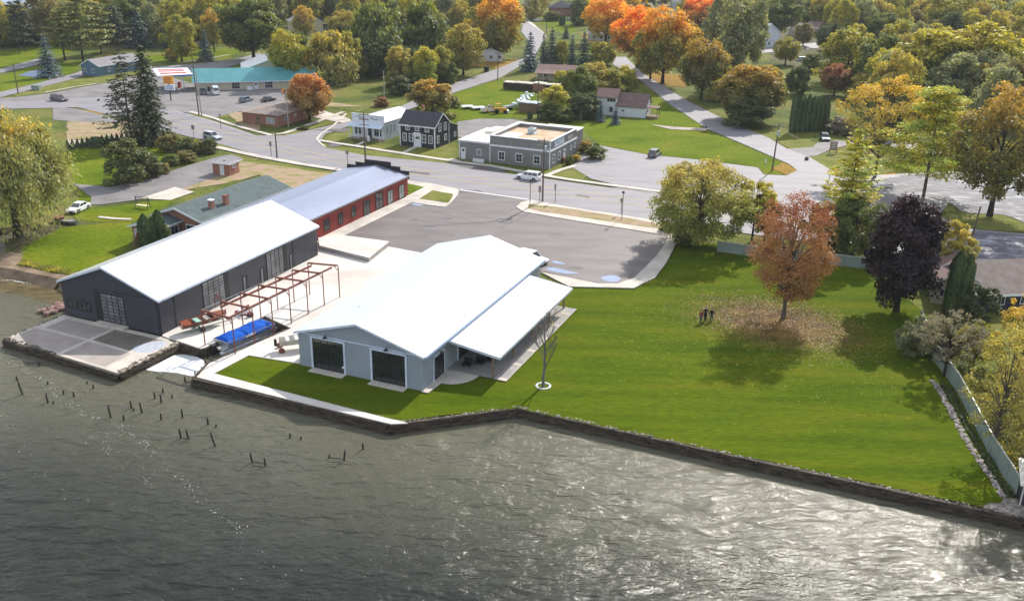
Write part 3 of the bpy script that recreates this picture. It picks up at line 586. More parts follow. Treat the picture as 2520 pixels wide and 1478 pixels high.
# ---------------------------------------------------------------- white store with porch
SO=G((1280+820/5.04)/1.5238,(380+745/5.04)/1.5238)
es=lambda a:(Vector((math.cos(rad(a)),-math.sin(rad(a)),0)),Vector((math.sin(rad(a)),math.cos(rad(a)),0)))
a=24;sx,sy=es(a);r=root('white_store','white clapboard store with a tall false front and a pale blue porch roof','building',SO-sx*8.2,a)
gable(r,8.2,13.2,4.0,5.1,'wall_white','metal_white','y',ov=.25)
t=MB();t.box(-.05,8.25,-.28,-.02,.2,5.35);ff=t.build('false_front','wall_white',r); MB().box(-.15,8.35,-.36,-.02,5.35,5.5).build('cornice','trim_bluewhite',ff)
t=MB()
for i,(x0,x1,z) in enumerate([(1.6,2.5,4.75),(2.7,3.3,4.75),(4.6,5.6,4.75),(5.2,6.9,4.5),(1.9,4.3,4.45)]): t.box(x0,x1,-.31,-.28,z,z+.12)
t.build('shop_lettering','trim_black',ff)
t=MB();t.ex([(-.2,-2.0,2.85),(-.2,-.3,3.55),(-.2,-.3,3.65),(-.2,-2.0,2.97)],(8.6,0,0));t.build('porch_roof','trim_bluewhite',r)
MB().box(-.1,8.3,-1.9,-.3,0,.28).build('porch_floor','timber',r)
for x in(0.05,2.4,4.9,7.95): MB().box(x,x+.14,-1.85,-1.71,.28,2.9).build('porch_post','trim_white',r)
t=MB();t.box(.2,2.4,-1.82,-1.76,.95,1.02);[t.box(.2+i*.2,.24+i*.2,-1.81,-1.77,.28,.95) for i in range(11)];t.build('railing','trim_white',r)
window(r,'F',8.2,13,.6,2.4,.9,2.6,.1,2,1,off=.28); window(r,'F',8.2,13,5.7,7.7,.8,2.7,.1,3,1,off=.28); door(r,'F',8.2,13,4.0,5.0,2.6,'trim_black','trim_white',.3,off=.28)
for y in(.9,2.5,4.1): window(r,'R',8.2,13.2,y,y+.55,1.3,3.15,.06,1,2,'trim_white')
MB().box(5.2,5.7,-2.4,-2.0,0,1.2).build('notice_board','trim_white',r)
# ---------------------------------------------------------------- dark colonial house
a=23.3;cx,cy=es(a);CO=G((1280+1770/5.04)/1.5238,(380+905/5.04)/1.5238);w=8.6
r=root('colonial_house','two-storey near-black clapboard house with white trim and a white front door','house',CO-cx*w,a)
gable(r,w,6.7,4.75,7.15,'wall_navy','shingle_dark','x',ov=.3,trim='trim_white')
t=MB()
for x,y in((0,-.03),(w-.2,-.03)): t.box(x,x+.2,y,0,0,4.7)
t.box(w,w+.03,0,.18,0,4.7);t.box(w,w+.03,6.52,6.7,0,4.7);t.box(0,w,-.04,0,4.45,4.7);t.build('corner_board','trim_white',r)
for x in(-7.15,-4.8,-2.4): window(r,'F',w,6.7,w+x,w+x+1.05,3.5,4.42,.13,2,2)
for x in(-7.9,-6.35,-3.1,-1.55): window(r,'F',w,6.7,w+x,w+x+.98,1.05,2.85,.13,2,2)
dr=door(r,'F',w,6.7,w-4.95,w-3.5,2.6); t=MB();fbox(t,'F',w,6.7,w-5.15,w-3.3,2.6,3.2,.003,.18);fbox(t,'F',w,6.7,w-5.15,w-4.95,0.05,2.6,.003,.12);fbox(t,'F',w,6.7,w-3.5,w-3.3,.05,2.6,.003,.12);t.build('door_surround','trim_white',dr)
window(r,'R',w,6.7,1.7,2.9,3.4,5.15,.13,2,2);window(r,'R',w,6.7,4.2,5.4,3.3,5.0,.13,2,2);window(r,'R',w,6.7,.95,1.9,1.0,2.65,.13,2,2);window(r,'R',w,6.7,4.3,5.5,1.1,2.4,.13,2,2)
MB().ex([(1,6.7,0),(1,11.4,0),(1,11.4,3.1),(1,6.7,4.6)],(w-1.3,0,0)).build('rear_wing','wall_navy',r)
MB().ex([(.8,6.7,4.5),(.8,11.7,3.0),(.8,11.7,3.12),(.8,6.7,4.62)],(w-.9,0,0)).build('rear_roof','shingle_dark',r)
window(r,'R',w-.3,12,9.6,10.6,.9,2.0,.12,1,2); MB().box(2.0,2.5,6.3,6.9,6.9,7.9).build('chimney','brick_red',r)
# ---------------------------------------------------------------- grey flat-roofed complex
a=23.6;gx,gyv=es(a);CC=G((1700+1335/3.695)/1.5238,(260+1385/3.695)/1.5238)
r=root('grey_office','grey clapboard flat-roofed office block with white cornices and a lower wing','building',CC-gx*20.2,a)
X=20.2
t=MB();t.box(7.0,X,0,15.0,0,4.75);t.build('wall','wall_grey',r)
t=MB()
t.box(7.0,X,0,.3,4.75,5.45);t.box(7.0,7.3,.3,15,4.75,5.45);t.box(X-.3,X,.3,15,4.75,5.45);t.box(7.3,X-.3,14.7,15,4.75,5.45);pp=t.build('parapet','wall_grey',r)
t=MB();t.box(6.9,X+.12,-.12,.35,5.45,5.6);t.box(6.9,7.35,.35,15.1,5.45,5.6);t.box(X-.35,X+.12,.35,15.1,5.45,5.6);t.box(7.35,X-.35,14.6,15.1,5.45,5.6);t.build('coping','trim_white',pp)
MB().box(7.3,X-.3,.3,14.7,4.75,4.8).build('roof_deck','roof_gravel',r)
MB().box(7.35,11.2,.35,8.0,4.8,4.83).build('membrane_strip','roof_membrane',r)
t=MB();t.box(6.95,X+.12,-.12,0,3.4,3.75);t.box(X,X+.14,-.12,15.0,3.4,3.75);t.box(6.95,7.12,-.05,-.0,0,3.4);t.box(X-.15,X+.05,-.05,0,0,5.4);t.build('trim_band','trim_white',r)
t=MB();t.box(0,7,0,13.5,0,3.75);t.build('side_wing','wall_grey',r)
t=MB();t.box(-.15,7,-.15,13.6,3.75,4.05);t.box(2.0,4.0,8,13.6,4.05,4.6);t.build('wing_roof','roof_membrane',r)
t=MB();t.box(-.18,7,-.18,-.15,3.7,4.0);t.box(0,.15,-.04,0,0,3.7);t.build('wing_fascia','trim_white',r)
t=MB();t.box(3.0,11.8,15.0,24,0,3.6);t.build('rear_wing','wall_grey',r);MB().box(2.8,12.0,15.02,24.2,3.6,3.9).build('rear_roof','roof_membrane',r)
t=MB();t.box(12,X-.4,15.0,20.0,0,4.7);t.build('rear_block','wall_grey',r);t=MB();t.box(11.9,X-.25,15.12,20.15,4.7,4.9);t.build('rear_block_roof','roof_membrane',r)
door(r,'F',X,20,.45,1.5,2.4)
window(r,'F',X,20,4.1,5.1,1.2,2.4,.13,2,2)
for x in(-11.3,-7.45,-3.55): window(r,'F',X,20,X+x,X+x+1.5,.7,2.5,.14,2,2)
for y in(1.3,4.4): window(r,'R',X,20,y,y+1.2,.9,2.65,.13,1,2)
window(r,'R',X,20,11.4,12.3,1.6,2.6,.1,1,1,pane='glass_light'); window(r,'R',X,20,13.4,14.4,1.7,2.7,.1,1,1,pane='glass_light'); door(r,'R',X,20,7.3,8.5,2.6)
sg=MB();fbox(sg,'R',X,20,2.3,7.3,4.05,5.2,.004,.08);s_=sg.build('sign_board','trim_bluewhite',r)
t=MB()
for y0,y1,z in((2.8,4.4,4.85),(4.6,6.6,4.85),(3.0,3.9,4.45),(4.2,5.6,4.45)): fbox(t,'R',X,20,y0,y1,z,z+.14,.08,.1)
t.build('sign_lettering','wall_bluegrey',s_)
sg=MB();fbox(sg,'R',X,20,9.6,12.2,4.1,4.9,.004,.08);sg.build('sign_board','wall_tan',r)
t=MB();t.box(11.5,13.3,8.2,10.2,4.8,5.0);t.box(11.7,13.1,8.4,10,5.0,5.9);ac=t.build('rooftop_unit','galv',r,bevel=.05);MB().tube((12.4,9.2,5.9),(12.4,9.2,6.05),.5,.5,12).build('fan_cover','steel',ac)
# ---------------------------------------------------------------- brick ranch by the junction
k=lambda x,y:((540+x/3.9375)/1.5238,(200+y/3.9375)/1.5238)
r=root('brick_office','single-storey orange-brick office with a grey-brown hip roof, under the orange tree','building',G(*k(1985,1090))-es(23)[0]*8.9,23)
hip(r,8.9,17,2.75,4.1,'brick_red','shingle_tan',ov=.7)
MB().ex([(-2.2,1.0,0),(.0,1.0,0),(0,5.5,0),(-2.2,5.5,0)],(0,0,2.5)).build('porch_wing','brick_red',r)
MB().ex([(-2.8,.3,2.5),(.2,.3,2.5),(.2,6,2.5),(-2.8,6,2.5)],(0,0,.16)).build('porch_roof','shingle_tan',r)
window(r,'F',8.9,17,5.6,7.8,.6,2.0,.1,3,1,pane='glass_light'); door(r,'F',8.9,17,2.6,3.6,2.1,'timber','trim_white')
for y,z in((2.6,1.2),(6.2,1.4),(10,1.4),(13.5,1.4)): window(r,'R',8.9,17,y,y+1.1,z,z+.8,.08,2,1)
for z in(.6,1.2,1.8): MB().box(-2.35,-2.2,1.3,1.9,z,z+.35).build('wall_plaque','trim_white',r)
# ---------------------------------------------------------------- gas station
GO=G(*k(770,560))
r=root('service_station_shop','long cream shop building with a turquoise metal roof','building',GO,-15.7)
gable(r,33,8.5,2.9,5.6,'wall_cream','metal_teal','x',ov=.8,trim='trim_bluewhite')
for x in(9.8,19.0): window(r,'F',33,8,x,x+2.4,.3,2.3,.12,3,2)
door(r,'F',33,8,16,17.2,2.1,'trim_white'); MB().box(14.0,15.6,-1,-.2,0,1.1).build('ice_freezer','trim_white',r); MB().box(3.2,3.8,-.7,-.1,0,1.2).build('bin','trim_black',r)
rr=root('white_hall','white metal hall with a low gable behind the turquoise shop roof','building',GO+es(-15.7)[0]*13+es(-15.7)[1]*13,-15.7)
gable(rr,17,17,3.8,6.8,'wall_tan','metal_white','y',ov=.3); MB().box(7.8,8.8,2,3,6.2,7.4).build('roof_vent','steel',rr)
cp=root('fuel_canopy','flat blue-edged filling-station canopy with a red and white top','canopy',G(*k(430,560)),-3)
P=[G(*k(200,335),4.7),G(*k(722,312),4.7),G(*k(640,215),4.7),G(*k(120,230),4.7)]
iv=cp.matrix_basis.inverted();L_=[iv@Vector((p.x,p.y,0)) for p in P]
MB().ex([(p.x,p.y,4.25) for p in L_],(0,0,.5)).build('deck','trim_white',cp)
def lerp2(u,v,z): # bilinear point on the canopy
    a=L_[0].lerp(L_[1],u);b=L_[3].lerp(L_[2],u);p=a.lerp(b,v);return (p.x,p.y,z)
t=MB()
for v0,v1 in((.18,.34),(.5,.62),(.72,.84)): t.ex([lerp2(.12,v0,4.76),lerp2(.85,v0,4.76),lerp2(.85,v1,4.76),lerp2(.12,v1,4.76)],(0,0,.05))
mat('sign_red',(.45,.04,.035),rough=.6);mat('sign_blue',(.02,.08,.5),rough=.5);mat('sign_yellow',(.75,.36,.03),rough=.6)
t.build('red_panel','sign_red',cp)
d=(L_[1]-L_[0]).normalized();n=Vector((d.y,-d.x,0))*.06
p0=L_[0].lerp(L_[1],.25)
MB().ex([(p0.x,p0.y,4.35),(L_[1].x,L_[1].y,4.35),(L_[1].x,L_[1].y,4.72),(p0.x,p0.y,4.72)],tuple(n)).build('blue_fascia','sign_blue',cp)
for u in(.25,.75):
    for v in(.3,.7): q=lerp2(u,v,0);MB().box(q[0]-.15,q[0]+.15,q[1]-.15,q[1]+.15,0,4.3).build('column','trim_white',cp)
for u in(.35,.65): q=lerp2(u,.5,0);MB().box(q[0]-.4,q[0]+.4,q[1]-.3,q[1]+.3,0,1.7).build('fuel_pump','sign_red',cp)
r=root('price_sign','roadside pole sign with an orange-yellow panel over a white one','sign',G(*k(400,705)),10)
MB().box(-.12,.12,-.1,.1,0,5.0).build('post','trim_black',r); MB().box(-1.5,1.3,-.2,.2,4.6,6.6).build('upper_panel','sign_yellow',r); p=MB().box(-1.3,1.5,-.18,.18,2.9,4.3).build('lower_panel','trim_white',r)
t=MB()
for z in(3.95,3.6,3.25): t.box(-.9,1.1,-.2,-.18,z,z+.14)
t.build('lettering','sign_blue',p)
t=MB()
for z in(5.0,5.5,6.0): t.box(-1.2,.6,-.22,-.2,z,z+.2)
t.build('lettering','sign_red',bpy.data.objects['upper_panel'])
# ---------------------------------------------------------------- other houses
def house(name,label,b,az,w,d,eave,ridge,wall,roof,axis='x',ov=.35,wins=True,hp=False,trim='trim_white',chim=False,rightwins=True):
    r=root(name,label,'house',G(*b),az)
    (hip(r,w,d,eave,ridge,wall,roof) if hp else gable(r,w,d,eave,ridge,wall,roof,axis,ov=ov,trim=trim))
    if wins:
        for x in np.arange(w*.12,w-1.4,3.2): window(r,'F',w,d,x,x+1.1,1.0,2.2,.1,2,1)
        if rightwins:
            for y in np.arange(d*.2,d-1.4,3.5): window(r,'R',w,d,y,y+1.0,1.0,2.2,.1,2,1)
    if chim: MB().box(w*.6,w*.6+.7,d*.4,d*.4+.7,eave,ridge+.9).build('chimney','brick_red',r)
    return r
# white house with red-brown roof (wing plus two-storey part)
wf=lambda x,y:(1260+x/4,y/4)
e1,e2=es(17.7);WO=G(*wf(1310,1165))
r=root('white_farmhouse','white clapboard house with a red-brown roof and a two-storey left part','house',WO-e1*12.9,17.7)
MB().ex([(5.2,0,0),(5.2,7,0),(5.2,7,2.9),(5.2,3.5,5.4),(5.2,0,2.6)],(7.7,0,0)).build('wall','wall_white',r)
MB().ex([(5.0,-.3,2.5),(5,3.5,5.5),(5,7.3,2.7),(5,7.3,2.85),(5,3.5,5.65),(5,-.3,2.65)],(8.2,0,0)).build('roof','shingle_brown',r)
MB().ex([(0,.5,0),(0,6.5,0),(0,6.5,4.6),(0,3.5,6.3),(0,.5,4.6)],(5.2,0,0)).build('two_storey_wall','wall_white',r)
MB().ex([(-.3,.1,4.45),(-.3,3.5,6.3),(-.3,6.9,4.45),(-.3,6.9,4.6),(-.3,3.5,6.45),(-.3,.1,4.6)],(5.8,0,0)).build('upper_roof','shingle_brown',r)
window(r,'F',6,7,2.6,5.0,3.4,4.4,.1,3,1,off=-.5);window(r,'F',6,7,3.3,4.4,.8,2.3,.1,2,1,off=-.5);window(r,'F',12.9,7,6.6,7.5,1.3,1.8,.08,1,1)
window(r,'R',12.9,7,2.4,3.6,.9,2.2,.1,2,1)
MB().box(13.2,16,.6,4.4,2.5,2.65).build('porch_roof','shingle_brown',r)
for y in(.8,4.1): MB().box(15.7,15.85,y,y+.15,0,2.5).build('porch_post','trim_black',r)
MB().box(12.9,16,.6,4.4,0,.3).build('porch_floor','timber',r)
r=root('garden_shed','small pale grey wooden shed with one tiny window, at the edge of the bushes','shed',G(*wf(550,1168)),12)
MB().ex([(0,0,0),(3.6,0,0),(3.6,0,2.2),(0,0,2.5)],(0,3,0)).build('wall','wall_tan',r);MB().ex([(-.2,-.2,2.52),(3.8,-.2,2.2),(3.8,-.2,2.3),(-.2,-.2,2.62)],(0,3.4,0)).build('roof','shingle_grey',r);window(r,'F',3.6,3,1.4,2.0,1.3,1.7,.05,1,1,'trim_black')
house('blue_cottage','blue-grey clapboard cottage with a grey gable roof on the road bend','',(0,0),0,1,1,1,1,'wall_white','shingle_grey') if 0 else None
AZB=22
r=house('blue_cottage','blue-grey clapboard cottage behind the tall thin fir',(203,185),AZB,7,18,3.2,4.9,'wall_bluegrey','shingle_grey','y')
r=house('brown_bungalow','low bungalow with a mauve-brown roof in front of the dark spruces',(1322,196),10,17,9,2.7,4.2,'wall_cream','shingle_brown','x')
MB().ex([(-.6,-3.2,2.3),(7,-3.2,2.3),(7,.3,2.9),(-.6,.3,2.9)],(0,0,.12)).build('porch_roof','shingle_brown',r)
for x in(0,2.2,4.4,6.6): MB().box(x,x+.15,-2.9,-2.75,0,2.35).build('porch_post','trim_white',r)
house('red_brick_cottage','red-brick cottage with a dark pyramid roof at the top of the side street',(1350,38),5,14,12,4,7.5,'brick_red','shingle_dark',hp=True)
house('cream_house','cream two-storey house half hidden by yellow-green trees',(730,88),-30,12,12,5.5,8.6,'wall_cream','shingle_grey','y')
house('small_white_cottage','small white cottage with a dark roof under the tall orange maple',(1175,152),-8,9,10,2.8,4.6,'wall_white','shingle_dark','y')
house('long_white_house','long low white house behind the yellow-orange maples',(1446,101),4,17,9,3.0,5.0,'wall_white','shingle_grey','x')
house('pale_blue_house','tall pale blue-white gabled house right of the grey-green poplar',(1868,118),-25,10,14,6,9.5,'wall_white','trim_bluewhite','y')
house('mauve_roof_house','house with a mauve-grey roof between the oaks in the upper right',(2005,88),-10,16,11,3.2,5.8,'wall_tan','shingle_brown','x')
house('brown_gable_house','brown gabled house behind the round brown tree',(1962,92),-10,7,10,3.5,5.8,'wall_tan','shingle_tan','y')
house('turquoise_roof_barn','small barn with a turquoise roof far off between the pines',(405,42),-15,13,10,3.4,5.5,'wall_tan','metal_teal','x',wins=False)
house('far_shed','low shed with a turquoise roof beside the yellow poplar',(480,60),-15,10,6,2.8,4,'wall_tan','metal_teal','x',wins=False)
house('grey_roof_house','large grey-roofed house behind the orange maple crowns',(1480,45),-12,30,12,4.5,7.5,'wall_white','shingle_grey','x')
house('white_garage','white garage in the far orange maples',(1655,18),0,16,8,3,5,'wall_white','shingle_grey','x')
house('dark_roof_house','dark-roofed house at the very top near the parked white car',(1290,15),0,16,10,4,6.5,'wall_tan','shingle_dark','x')
# tan house at right and its neighbour
e1,e2=es(-20)
r=house('rust_roof_cottage','cottage with a rust-brown roof half behind the purple maple',(2290,745),18,6.5,8.5,2.9,4.8,'wall_tan','shingle_brown','y')
r=house('tan_roof_house','wide house with a pale tan roof at the right edge, behind the arborvitae',(2400,770),-8,22,9,2.9,5.4,'wall_navy','shingle_tan','x',ov=.7)
# ================================================================ waterfront
mat('rock_brown',[(.1,.08,.06),(.25,.21,.16),(.42,.37,.28)],scale=1.5,rough=.95,fine=.3,bump=.05)
mat('panel_wet',[(.15,.125,.1),(.2,.17,.14)],scale=.6,rough=.5,fine=.15)
mat('boat_wood',[(.2,.05,.025),(.32,.09,.04)],scale=2,rough=.35,coat=.5,fine=.15)
mat('boat_green',(.3,.5,.42),rough=.5,scale=2); mat('alu',(.55,.56,.58),rough=.35,metal=.7,scale=2); mat('tarp_blue',[(.003,.07,.4),(.006,.11,.52)],scale=1,rough=.85,spec=.15,bump=.05,bscale=1.5,fine=.1)
mat('rubber',(.015,.015,.016),rough=.8); mat('vinyl_cream',(.6,.57,.48),rough=.5,scale=2); mat('vinyl_red',(.35,.05,.05),rough=.5,scale=2)
# pier at the boathouse front
r=root('concrete_pier','square concrete pier of grey panels with a dark timber edge in front of the boathouse','pier',yard(-15,-.1),A0)
po=[(-.6,-8.1),(17.8,-9.6),(18.2,-.2),(-.3,-.05)]
MB().ex([(x,y,-.35) for x,y in po],(0,0,.33)).build('slab','concrete',r)
t=MB()
for a,b in(((.3,-4.0),(7.3,-4.2)),((.3,-.9),(7.9,-1.0)),((7.7,-4.2),(15.4,-4.7))):
    pass
pan=[[(1.0,-3.9),(8.1,-4.2),(8.3,-1.0),(1.2,-.9)],[(-.1,-7.7),(8.0,-8.3),(8.05,-4.7),(0.1,-4.4)],[(8.6,-8.4),(15.3,-8.9),(15.3,-5.2),(8.6,-4.75)]]
MB().add([p for q in pan for p in [(x,y,-.012) for x,y in q]],[(0,1,2,3),(4,5,6,7),(8,9,10,11)]).build('panel','panel_grey',r)
MB().poly([(x,y,-.012) for x,y in [(8.7,-4.2),(14.6,-4.7),(15.0,-2.3),(16.2,-1.0),(8.8,-.9)]]).build('wet_panel','panel_wet',r)
mat('gravel_blue',[(.3,.32,.36),(.5,.52,.58)],scale=3,rough=.8,fine=.3)
MB().poly([(x,y,-.008) for x,y in curve([(14.4,-3.6),(15.2,-4.6),(16.8,-4.2),(17.4,-2.6),(16.6,-1.2),(15.4,-1.4)],4)]).build('gravel_patch','gravel_blue',r)
t=MB();rn=random.Random(3)
for i in range(4):
    pts=[po[0],po[1],po[2]]
    for a,b in zip(pts[:-1],pts[1:]):
        A_=Vector((*a,0));B_=Vector((*b,0));n=(B_-A_);n=Vector((n.y,-n.x,0)).normalized()
        off=.05+.07*(i%2); z=-.3-.24*i
        t.ex([A_+n*off+Vector((0,0,z)),B_+n*off+Vector((0,0,z)),B_+n*(off+.25)+Vector((0,0,z)),A_+n*(off+.25)+Vector((0,0,z))],(0,0,.21))
A_=Vector((po[0][0],po[0][1],0));B_=Vector((po[3][0],po[3][1],0));t.ex([A_+Vector((-.25,0,-1)),B_+Vector((-.25,0,-1)),B_+Vector((0,0,-1)),A_+Vector((0,0,-1))],(0,0,.75))
t.build('timber_edge','timber_dark',r)
def rocks(path,w,n,size,seed,z0=0,zs=.5,sq=.6):
    rn=random.Random(seed);t=MB();P=[Vector(p) for p in path];Ls=[(b-a).length for a,b in zip(P[:-1],P[1:])];T=sum(Ls)
    for i in range(n):
        s=rn.random()*T
        for (a,b),l in zip(zip(P[:-1],P[1:]),Ls):
            if s<=l: break
            s-=l
        d=(b-a).normalized();nn=Vector((-d.y,d.x,0));p=a+d*s+nn*rn.uniform(-w/2,w/2);k=size*rn.uniform(.45,1.25)
        k0=len(t.v);t.ball((p.x,p.y,z0+k*.2),k*.5,6,(rn.uniform(.8,1.4),rn.uniform(.8,1.4),sq))
        for j in range(k0,len(t.v)): v=t.v[j];t.v[j]=(v[0]+rn.uniform(-.1,.1)*k,v[1]+rn.uniform(-.1,.1)*k,v[2]+rn.uniform(-.08,.08)*k)
    return t
L3=lambda *p:[(x,y,0) for x,y in p]
rocks(L3((-.5,-8.0),(8,-8.75)),.4,70,.3,1,-.03).build('rubble_row','rock_dark',r)['kind']='stuff'
rocks(L3((17.7,-9.4),(18.1,-.4)),.8,120,.3,2,-.03).build('rubble_row','rock_brown',r)['kind']='stuff'
rocks(L3((-.5,-8.0),(-.2,-.3)),.25,40,.2,4,-.03).build('rubble_row','rock_dark',r)['kind']='stuff'
o=rocks([G(107,772,WZ),G(135,765,WZ),G(162,750,WZ)],1.8,90,.7,5,WZ+.1,sq=.6).build('rubble','rock_red'); tag(o,'heap of reddish rocks in the shallows at the boathouse left corner','rocks',kind='stuff')
# seawall
def seawall(name,label,pts,caps,seed,depth=-WZ,w=.28):
    r=root(name,label,'seawall',G(*pts[0]),0);iv=r.matrix_basis.inverted()
    P=[iv@G(*p) for p in pts];t=MB();n_=len(P)
    # outward = to the right of travel (water side)
    for k in range(4):
        o=.04+.1*k;z=-.22-.25*k
        for a,b in zip(P[:-1],P[1:]):
            d=(b-a).normalized();n=Vector((d.y,-d.x,0));e=d*.12
            t.ex([a-e+n*(o-.3)+Vector((0,0,z)),b+e+n*(o-.3)+Vector((0,0,z)),b+e+n*(o+w-.06*(k%2))+Vector((0,0,z)),a-e+n*(o+w-.06*(k%2))+Vector((0,0,z))],(0,0,.22))
    tw=t.build('timber_face','timber_dark',r)
    rn=random.Random(seed)
    for a,b in zip(P[:-1],P[1:]):
        L=(b-a).length;d=(b-a)/L;n=Vector((d.y,-d.x,0));s=rn.uniform(.5,2)
        while s<L:
            p=a+d*s+n*(.45+rn.uniform(0,.08));MB().tube(p+Vector((0,0,WZ-.5)),p+Vector((0,0,rn.uniform(-.35,.0))),.08,.07,6).build('wall_pile','timber_dark',r);s+=rn.uniform(2.0,3.4)
    if caps:
        rocks([p+Vector((0,0,0)) for p in P],.42,int(sum((b-a).length for a,b in zip(P[:-1],P[1:]))*4.5),.24,seed,-.02,sq=.45).build('stone_cap',caps,r)['kind']='stuff'
    return r
sw=seawall('seawall','timber crib seawall along the foot of the concrete walk','',0,0) if 0 else None
seawall('seawall','dark timber seawall in front of the white concrete walk',[(481,929),(962,1042)],None,11)
seawall('seawall','stone-capped timber seawall running up from the dock corner to the bend by the bare tree',[(962,1042),(1275,1001)],'rock_pale',12)
seawall('seawall','long stone-capped timber seawall below the big lawn, from the bend to the right edge',[(1275,1001),(1600,1073),(2520,1273),(2760,1327)],'rock_pale',13)
seawall('slip_wall','dark timber wall on the left side of the boat slip',[(422,835),(495,856),(505,855),(652,778)],None,14)
seawall('slip_wall','dark timber wall across the back of the boat slip',[(652,778),(718,806)],None,15)
seawall('slip_wall','light-edged wall on the right side of the boat slip',[(718,806),(515,893),(481,928)],'rock_dark',16)
# debris on seawall 1
# white foam mat at the mouth of the slip
pts=[(347,894),(368,886),(392,880),(410,874),(436,872),(466,874),(494,883),(506,896),(500,910),(482,924),(455,921),(428,916),(390,914),(358,908)]
o=sheet('foam_patch','foam',WZ+.03,[pts],rag=.25,step=.6,smooth=3); o['kind']='stuff'
# wind-blown foam streaks
t=MB();rn=random.Random(7)
def streak(path,n,spread,size,z=WZ+.03):
    P=[G(*p,WZ) for p in path];Ls=[(b-a).length for a,b in zip(P[:-1],P[1:])];T=sum(Ls)
    for i in range(n):
        s=rn.random()*T
        for (a,b),l in zip(zip(P[:-1],P[1:]),Ls):
            if s<=l: break
            s-=l
        d=(b-a).normalized();nn=Vector((-d.y,d.x,0));p=a+d*s+nn*rn.gauss(0,spread);k=size*rn.uniform(.3,1.2);an=rn.uniform(0,6.3)
        m=rn.randint(4,6)
        if rn.random()<.55: continue
        dd=(d+nn*rn.gauss(0,.5)).normalized();n2=Vector((-dd.y,dd.x,0));zz=z+rn.uniform(0,.02);t.poly([tuple(p+dd*(k*1.9*rn.uniform(.5,1)*math.cos(6.28*j/m))+n2*(k*.42*rn.uniform(.4,1)*math.sin(6.28*j/m))+Vector((0,0,zz-p.z))) for j in range(m)])
streak([(5,880),(50,905),(100,930),(150,980),(215,1025)],208,0.28,0.072);streak([(130,960),(190,990),(215,1020),(245,1030)],112,0.64,0.055)
streak([(215,1025),(300,1050),(370,1100),(400,1140),(440,1170),(520,1250),(600,1310)],240,0.28,0.066);streak([(250,1100),(330,1130),(380,1200)],96,0.56,0.055);streak([(0,1020),(60,1100),(120,1180),(180,1240)],72,0.32,0.055)
streak([(220,1075),(270,1085)],40,0.72,0.055);streak([(90,970),(100,1000),(140,1030)],48,0.24,0.055);streak([(560,1300),(640,1380),(720,1420)],40,0.48,0.050)
streak([(0,690),(30,690),(60,696),(115,700)],128,0.10,0.165);streak([(-20,1010),(10,1030)],32,0.24,0.083)
streak([(360,905),(420,925),(480,928)],64,0.48,0.066);streak([(60,920),(300,930)],48,1.60,0.044)
o=t.build('foam','foam');tag(o,'thin lines of white foam drifting on the water','foam',kind='stuff')
# old pilings: photo base (u,v), top v, lean
piles=[(60,970,932,6),(96,900,888,0),(42,935,924,0),(120,990,965,3),(118,945,937,0),(158,970,958,2),(183,975,962,3),(215,943,938,0),(230,955,945,0),(132,992,987,0),(272,918,907,2),(275,1027,992,4),(305,1033,1018,0),(325,1004,983,3),(329,1010,1005,0),(352,1015,985,4),(381,980,962,0),(402,966,953,2),(397,990,968,0),(424,978,970,0),(397,1032,1014,0),(451,1027,1003,3),(512,1044,1024,0),(532,1049,1043,0),(448,1078,1050,4),(469,1080,1053,9),(537,1098,1060,12),(625,1137,1108,6),(656,1145,1122,5),(714,1076,1063,0),(741,1080,1072,0),(811,1126,1116,0),(843,1131,1100,-6),(893,1105,1085,0),(457,940,924,2),(478,945,930,0),(388,880,870,0),(505,894,884,0),(480,920,912,0)]
rn=random.Random(5)
for i,(u,v,tv,ln) in enumerate(piles):
    b=G(u,v,WZ); X=np.array([b.x,b.y]); 
    h=(v-tv)*mpp((u,v))/math.cos(rad(32)); h=max(.25,h*.78)
    o=MB();o.tube((0,0,-1.0),(-ln*.012*h*3,0,h*.6),.095,.085,7);o.tube((-ln*.012*h*3,0,h*.6),(-ln*.045*h*.9,0,h),.085,.06,7)
    o=o.build('piling','pile_wood');o.location=b;o.rotation_euler=(0,0,rn.uniform(-.3,.3))
    side='left of the pier corner' if u<260 and v<1000 else 'in the open water'
    near={0:'short',1:'medium-height',2:'tall'}[0 if h<.8 else 1 if h<1.5 else 2]
    rank='%s leaning'%near if abs(ln)>4 else '%s upright'%near
    tag(o,f'{rank} weathered wooden piling in the water, {i+1} of the scattered row counted from the pier',
        'piling','old wooden pilings standing in the lake')
P_=sorted([o for o in bpy.data.objects if o.name.startswith('piling')],key=lambda o:rows(o.location)[0])
words=['leftmost','second from the left','third from the left','fourth from the left','fifth from the left','sixth from the left','seventh from the left','eighth from the left','ninth from the left','tenth from the left']
wr=['rightmost','second from the right','third from the right','fourth from the right','fifth from the right','sixth from the right','seventh from the right','eighth from the right','ninth from the right','tenth from the right']
for i,o in enumerate(P_):
    h=o.dimensions.z; s='stubby' if h<1.7 else 'tall' if h>2.6 else 'mid-height'
    if i<10: pos=words[i]
    elif len(P_)-1-i<10: pos=wr[len(P_)-1-i]
    else:
        pos=['','eleventh','twelfth','thirteenth','fourteenth','fifteenth','sixteenth','seventeenth','eighteenth','nineteenth','twentieth','twenty-first','twenty-second','twenty-third','twenty-fourth','twenty-fifth','twenty-sixth','twenty-seventh','twenty-eighth','twenty-ninth','thirtieth'][i-9]+' from the left'
    o['label']=f'{s} dark wooden piling in the lake, {pos} of all the pilings'
